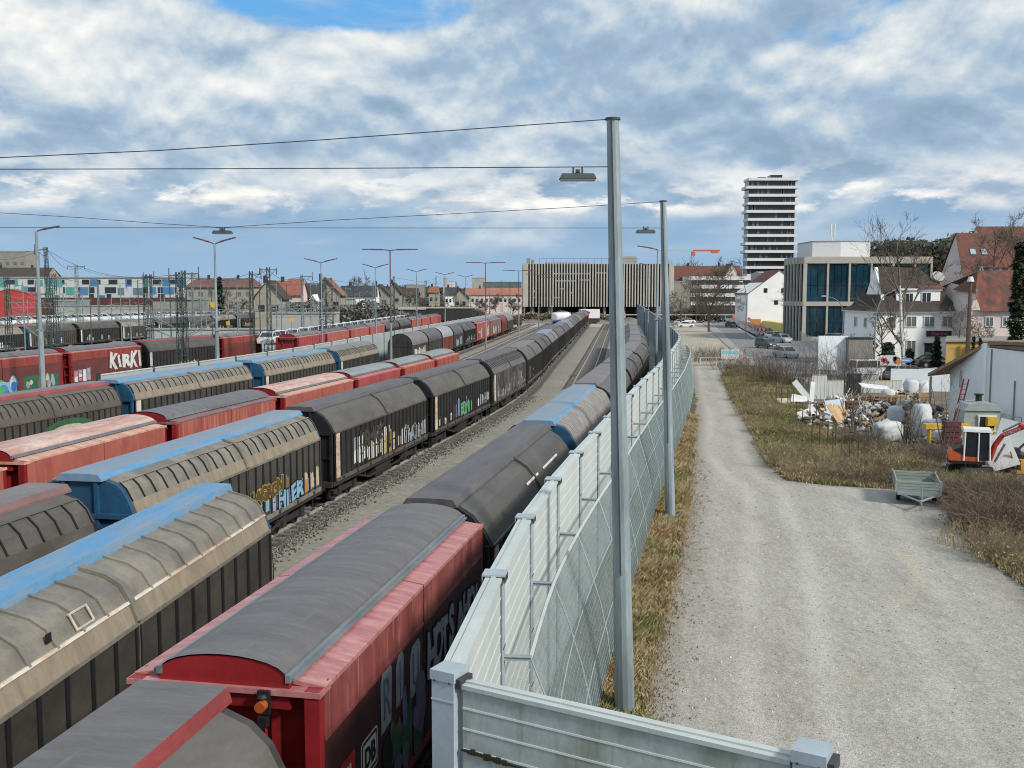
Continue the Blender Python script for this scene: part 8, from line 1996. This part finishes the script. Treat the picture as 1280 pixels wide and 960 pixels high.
wood_mass('low band of bare scrub and trees across the far town', -100, 655, 372, 420, M_wood_far, 3, n=11000, leafs=1.1, depth=25, name='far_scrub')
wood_mass('distant tree band on the horizon', -200, 900, 361, 900, M_wood_far, 4, n=9000, leafs=2.4, depth=60, name='far_treeline')
wood_mass('scrub along the embankment under the slatted building', 640, 770, 391, 293, M_scr, 6, n=3800, leafs=.35, depth=8, name='embankment_scrub')
wood_mass('grey brown hedge beyond the gravel lot', 838, 900, 388, 300, M_wood_far, 7, n=2500, leafs=.5, depth=6, name='lot_hedge')
# low far clutter for the yard
rnd = random.Random(77)
# bushes
def bush(loc, r, h, label, seed, n=160, m=M_twigr, arch=.8, thick=.010, name='bramble_bush', leaves=0, cat_='bush', lm=None, group=None):
    rnd = random.Random(seed); mb = MB(); t = thing(name, label, cat_, (loc[0], loc[1], 0), 0, group)
    for k in range(n):
        a = rnd.uniform(0, 6.283); q = r * math.sqrt(rnd.random()) * .75; p = Vector((q * math.cos(a), q * math.sin(a), 0)); d = Vector((math.cos(a) * arch * rnd.random(), math.sin(a) * arch * rnd.random(), 1)).normalized(); L = h * rnd.uniform(.6, 1.3); sg = 5
        for i in range(sg):
            p2 = p + d * L / sg; mb.tube(p, p2, thick * (1 - .14 * i), thick * (1 - .14 * (i + 1)), n=3, cap=False)
            if i > 0 and rnd.random() < .85:
                e = (d + Vector((rnd.gauss(0, .6), rnd.gauss(0, .6), rnd.gauss(.1, .3)))).normalized() * L * .3; mb.tube(p2, p2 + e, thick * .6, thick * .35, n=3, cap=False)
            p = p2; d = (d + Vector((rnd.gauss(0, .2), rnd.gauss(0, .2), -arch * .28))).normalized()
            if p.z < .03: break
    mb.build('stems', m, t, fix=False)
    if leaves:
        mb = MB()
        for k in range(leaves):
            a = rnd.uniform(0, 6.283); q = r * math.sqrt(rnd.random()); z = h * rnd.random() * (1 - .5 * q / r); c = Vector((q * math.cos(a), q * math.sin(a), z)); s = rnd.uniform(.02, .05)
            d1 = Vector((rnd.gauss(0, 1), rnd.gauss(0, 1), rnd.gauss(0, 1))).normalized() * s; d2 = d1.orthogonal() * .6; mb.poly([c - d1, c + d2, c + d1, c - d2])
        mb.build('leaves', lm or M_leafb, t, fix=False)
    return t
wh = ['beside the path bend', 'below the scrap', 'right of the trailer', 'at the lower right corner']
bl = [(1228, 655, 1.6, 1.0), (1245, 665, 1.8, 1.2), (1262, 640, 2.0, 1.3), (1230, 632, 1.8, 1.2), (1275, 668, 1.8, 1.2), (1222, 635, 1.2, .8), (1285, 645, 2.0, 1.4), (1248, 690, 1.2, .6), (1075, 588, 1.8, .6), (1045, 590, 1.6, .55), (1100, 596, 1.4, .5), (1015, 592, 1.4, .4), (1085, 603, 1.5, .6), (1050, 600, 1.4, .6), (1110, 603, 1.3, .6), (1165, 575, 1.6, .8), (1150, 570, 1.3, .7), (1100, 570, 1.4, .9), (1080, 556, 1.3, 1.0), (1178, 566, 1.2, .7), (1000, 570, 1.2, .3), (980, 555, 1.0, .3)]
for i, (u, v, r_, h) in enumerate(bl):
    bush(pz(u, v), r_, h, 'brown bramble thicket on the bank, %s counted from the lower right' % (ks + ['seventeenth', 'eighteenth', 'nineteenth', 'twentieth', 'twenty-first', 'twenty-second'])[i], 200 + i, n=int(190 * r_ * max(.6, h)), leaves=int(500 * r_ * h) if i < 8 else 120, group='bramble thickets on the bank', m=M_twigr if i % 3 else M_twig)
fl = [(925, 470, 3.0, 1.6), (945, 475, 3.4, 2.2), (962, 478, 3.0, 2.2), (980, 480, 3.5, 3.0), (1000, 482, 3.4, 3.0), (910, 462, 2.4, 1.6), (945, 460, 2.5, 2.4), (870, 452, 3.0, 1.8), (885, 450, 3.0, 1.8), (900, 450, 2.6, 1.6), (1040, 488, 3.0, 3.0), (1058, 490, 2.5, 4.0), (1080, 486, 2.5, 3.6), (930, 500, 1.8, .8), (950, 515, 1.8, .8)]
for i, (u, v, r_, h) in enumerate(fl):
    bush(pz(u, v), r_, h, 'tall leafless shrub between path and street, %s of the belt' % ks[i], 300 + i, n=int((26 + (i * 17) % 34) * r_), arch=.55, thick=.014, name='leafless_shrub', group='leafless shrubs between path and street', m=M_twig if i % 2 else M_twigr)
wl = [(1160, 602), (1068, 598), (1010, 596), (985, 585), (970, 566), (950, 540), (938, 520), (960, 520), (925, 500), (990, 545), (1030, 580), (1110, 585), (1140, 588), (918, 482), (935, 478), (1245, 700), (1265, 705), (1222, 682)]
for i, (u, v) in enumerate(wl):
    bush(pz(u, v), 1.0 + (i * 7 % 5) * .2, .55 + (i * 5 % 4) * .14, 'clump of tall dry straw coloured weeds on the bank beside the gravel path', 500 + i, n=150, m=M_drygr if i % 3 else M_dull, arch=.35, thick=.008, name='dry_weeds', cat_='weeds', leaves=160, lm=M_drygr, group='clumps of dry weeds on the bank')
# pollard stumps with upright shoots
for lb, u, v, h, n in (('clump of thick upright shoots beside the white big bags', 1137, 566, 2.7, 26), ('crooked bare stem left of the excavator', 1183, 570, 4.6, 5), ('slender bare stems before the dark tarp', 1068, 556, 4.2, 9)):
    rnd = random.Random(u); t = thing('pollard_shrub', lb, 'shrub', (*pz(u, v), 0)); mb = MB()
    for k in range(n):
        a = rnd.uniform(0, 6.28); p = Vector((.18 * math.cos(a), .18 * math.sin(a), 0)); d = Vector((rnd.gauss(0, .22), rnd.gauss(0, .22), 1)).normalized(); L = h * rnd.uniform(.55, 1.0); rr = rnd.uniform(.025, .05)
        for i in range(6): p2 = p + d * L / 6; mb.tube(p, p2, rr * (1 - .13 * i), rr * (1 - .13 * (i + 1)), n=5, cap=False); p = p2; d = (d + Vector((rnd.gauss(0, .1), rnd.gauss(0, .1), .03))).normalized()
    mb.build('shoots', M_bark, t, fix=False); mb = MB()
    for k in range(n * 7): a = rnd.uniform(0, 6.28); z = rnd.uniform(.3, .95) * h; q = Vector((.5 * math.cos(a) * rnd.random(), .5 * math.sin(a) * rnd.random(), z)); mb.tube(q, q + Vector((rnd.gauss(0, .2), rnd.gauss(0, .2), rnd.uniform(.1, .5))), .008, .004, n=3, cap=False)
    mb.build('twigs', M_twig, t, fix=False)
# grass: the dry verge by the fence and the bank
wood_mass('dark scrub and sidings clutter in front of the far houses', 310, 652, 386, 232, M_wood_far, 8, n=6500, leafs=.4, depth=14, name='trackside_scrub')
wood_mass('grey clutter of sheds and posts in front of the gabled houses', 316, 530, 380, 212, mat('clutter_grey', (.20, .20, .19), (.10, .10, .10), scale=1), 9, n=3600, leafs=.35, depth=6, name='siding_clutter')
def inside(p, poly):
    x, y = p; c = False; j = len(poly) - 1
    for i in range(len(poly)):
        if (poly[i][1] > y) != (poly[j][1] > y) and x < (poly[j][0] - poly[i][0]) * (y - poly[i][1]) / (poly[j][1] - poly[i][1]) + poly[i][0]: c = not c
        j = i
    return c
def hsh(x, y): return .5 + .25 * math.sin(x * 1.3 + 2.1 * math.sin(y * .7)) + .25 * math.sin(y * 1.7 + 1.9 * math.sin(x * .9 + 1))
def grass(name, label, sampler, n, mats, pick, h=(.08, .3), w_=.012, seed=1):
    rnd = random.Random(seed); mb = MB()
    for k in range(n):
        q = sampler(rnd)
        if q is None: continue
        x, y, hs_ = q
        for b in range(3):
            a = rnd.uniform(0, 6.283); L = rnd.uniform(*h) * hs_; lean_ = rnd.uniform(.2, .9) * L; ww = w_ * rnd.uniform(.7, 1.5); mi = pick(x, y, rnd)
            px__, py__ = x + rnd.gauss(0, .05), y + rnd.gauss(0, .05); cx, cy = math.cos(a), math.sin(a); sx, sy = -cy * ww, cx * ww
            mb.poly([(px__ - sx, py__ - sy, -.02), (px__ + sx, py__ + sy, -.02), (px__ + sx * .7 + cx * lean_ * .4, py__ + sy * .7 + cy * lean_ * .4, L * .65), (px__ + cx * lean_, py__ + cy * lean_, L), (px__ - sx * .7 + cx * lean_ * .4, py__ - sy * .7 + cy * lean_ * .4, L * .65)], mi=mi)
    o = mb.build(name, mats, fix=False); return tag(o, label, 'grass', kind='stuff')
edge = sorted([(y, x) for x, y in pathL])
def vs(rnd):
    y = 12 + 60 * rnd.random() ** 1.7
    xr = spline(edge, y) if y > 20.5 else 2.6 + (y - 12) * .02; xl = fA(y) + .6
    u = rnd.random(); x = xl + (xr - xl) * u
    fr = rnd.gauss(0, .16)
    if u > .85 and rnd.random() < .5: return None
    return x + (fr if u > .8 else 0), y, 1.15 - .65 * u ** 3
grass('dry_verge_grass', 'strip of dry yellow brown grass along the foot of the mesh fence', vs, 44000, [M_drygr, mat('rusty_grass', (.34, .22, .11), (.22, .14, .065), scale=1), M_grgr], lambda x, y, r_: (2 if hsh(x * 1.2, y * .8) > .72 and r_.random() < .55 else (1 if hsh(x + 5, y) > .55 and r_.random() < .6 else 0)), h=(.10, .34), w_=.006, seed=2)
bb = [min(p_[0] for p_ in bank), max(p_[0] for p_ in bank), min(p_[1] for p_ in bank), max(p_[1] for p_ in bank)]
def bs(rnd):
    y = bb[2] + (bb[3] - bb[2]) * rnd.random() ** 1.5; x = rnd.uniform(bb[0], bb[1])
    if x > y * .56 or not inside((x, y), bank): return None
    return x, y, .6 + .8 * hsh(x * .8, y * .6)
grass('bank_grass', 'rough green and straw coloured winter grass on the bank', bs, 95000, [M_drygr, M_grgr, mat('dull_brown_grass', (.36, .285, .185), (.25, .19, .12), scale=1)], lambda x, y, r_: (1 if hsh(x * .5 + 2, y * .35) > .48 and r_.random() < .75 else (2 if r_.random() < .5 else 0)), h=(.08, .34), w_=.017, seed=3)
# weeds by the barrier end of the empty track
for i, (u, v) in enumerate(((697, 501), (716, 471), (706, 498), (701, 508))):
    bush(pz(u, v), .35, .3, 'small yellow green weed tuft beside the empty track, %s one' % ks[i], 400 + i, n=25, m=M_grgr, thick=.02, name='weed_tuft', cat_='weed', leaves=60, lm=M_yel if False else M_grgr, group='weed tufts beside the empty track')
# stones and twigs strewn on the gravel
mb = MB(); rnd = random.Random(15)
for k in range(2600):
    y = 9 + 40 * rnd.random() ** 1.5; x = rnd.uniform(1.5, 14)
    if not inside((x, y), near + pathL + pathR): continue
    s = rnd.uniform(.008, .022) * (1 + y / 30); mb.box((x, y, s * .3), (s * rnd.uniform(.8, 1.6), s, s * .8), rz=rnd.uniform(0, 3), taper=.6, mi=rnd.choice((0, 0, 1, 2)))
o = mb.build('loose_gravel', [M_conc, M_wht, M_greyr], fix=False); tag(o, 'loose stones strewn over the gravel path', 'gravel', kind='stuff')
mb = MB(); rnd = random.Random(41)
for k in range(9000):
    y = 24 + 62 * rnd.random() ** 1.5; x = fT3(y) + (rnd.uniform(-1.3, 1.3) if rnd.random() < .35 else 1.35 + abs(rnd.gauss(0, .42))); s = rnd.uniform(.03, .075); mb.box((x, y, s * .3 + (.05 if abs(x - fT3(y)) < 1.3 else 0)), (s * rnd.uniform(.8, 1.5), s, s * .8), rz=rnd.uniform(0, 3), rx=rnd.uniform(-.5, .5), taper=.6, mi=rnd.choice((0, 0, 1, 2)))
o = mb.build('ballast_stones', [M_ballast, M_greyr, M_sleeper], fix=False); tag(o, 'coarse ballast stones spilling beside the track of the black wagons', 'ballast', kind='stuff')
def es(rnd):
    y = 19 + 34 * rnd.random() ** 1.4; xr = spline(edge, y); return xr + abs(rnd.gauss(0, .45)), y, .5
grass('creeping_weeds', 'dark creeping runners reaching from the verge over the gravel', es, 900, [M_twig, M_drygr, M_leafb], lambda x, y, r_: r_.randrange(3), h=(.03, .12), w_=.012, seed=6)
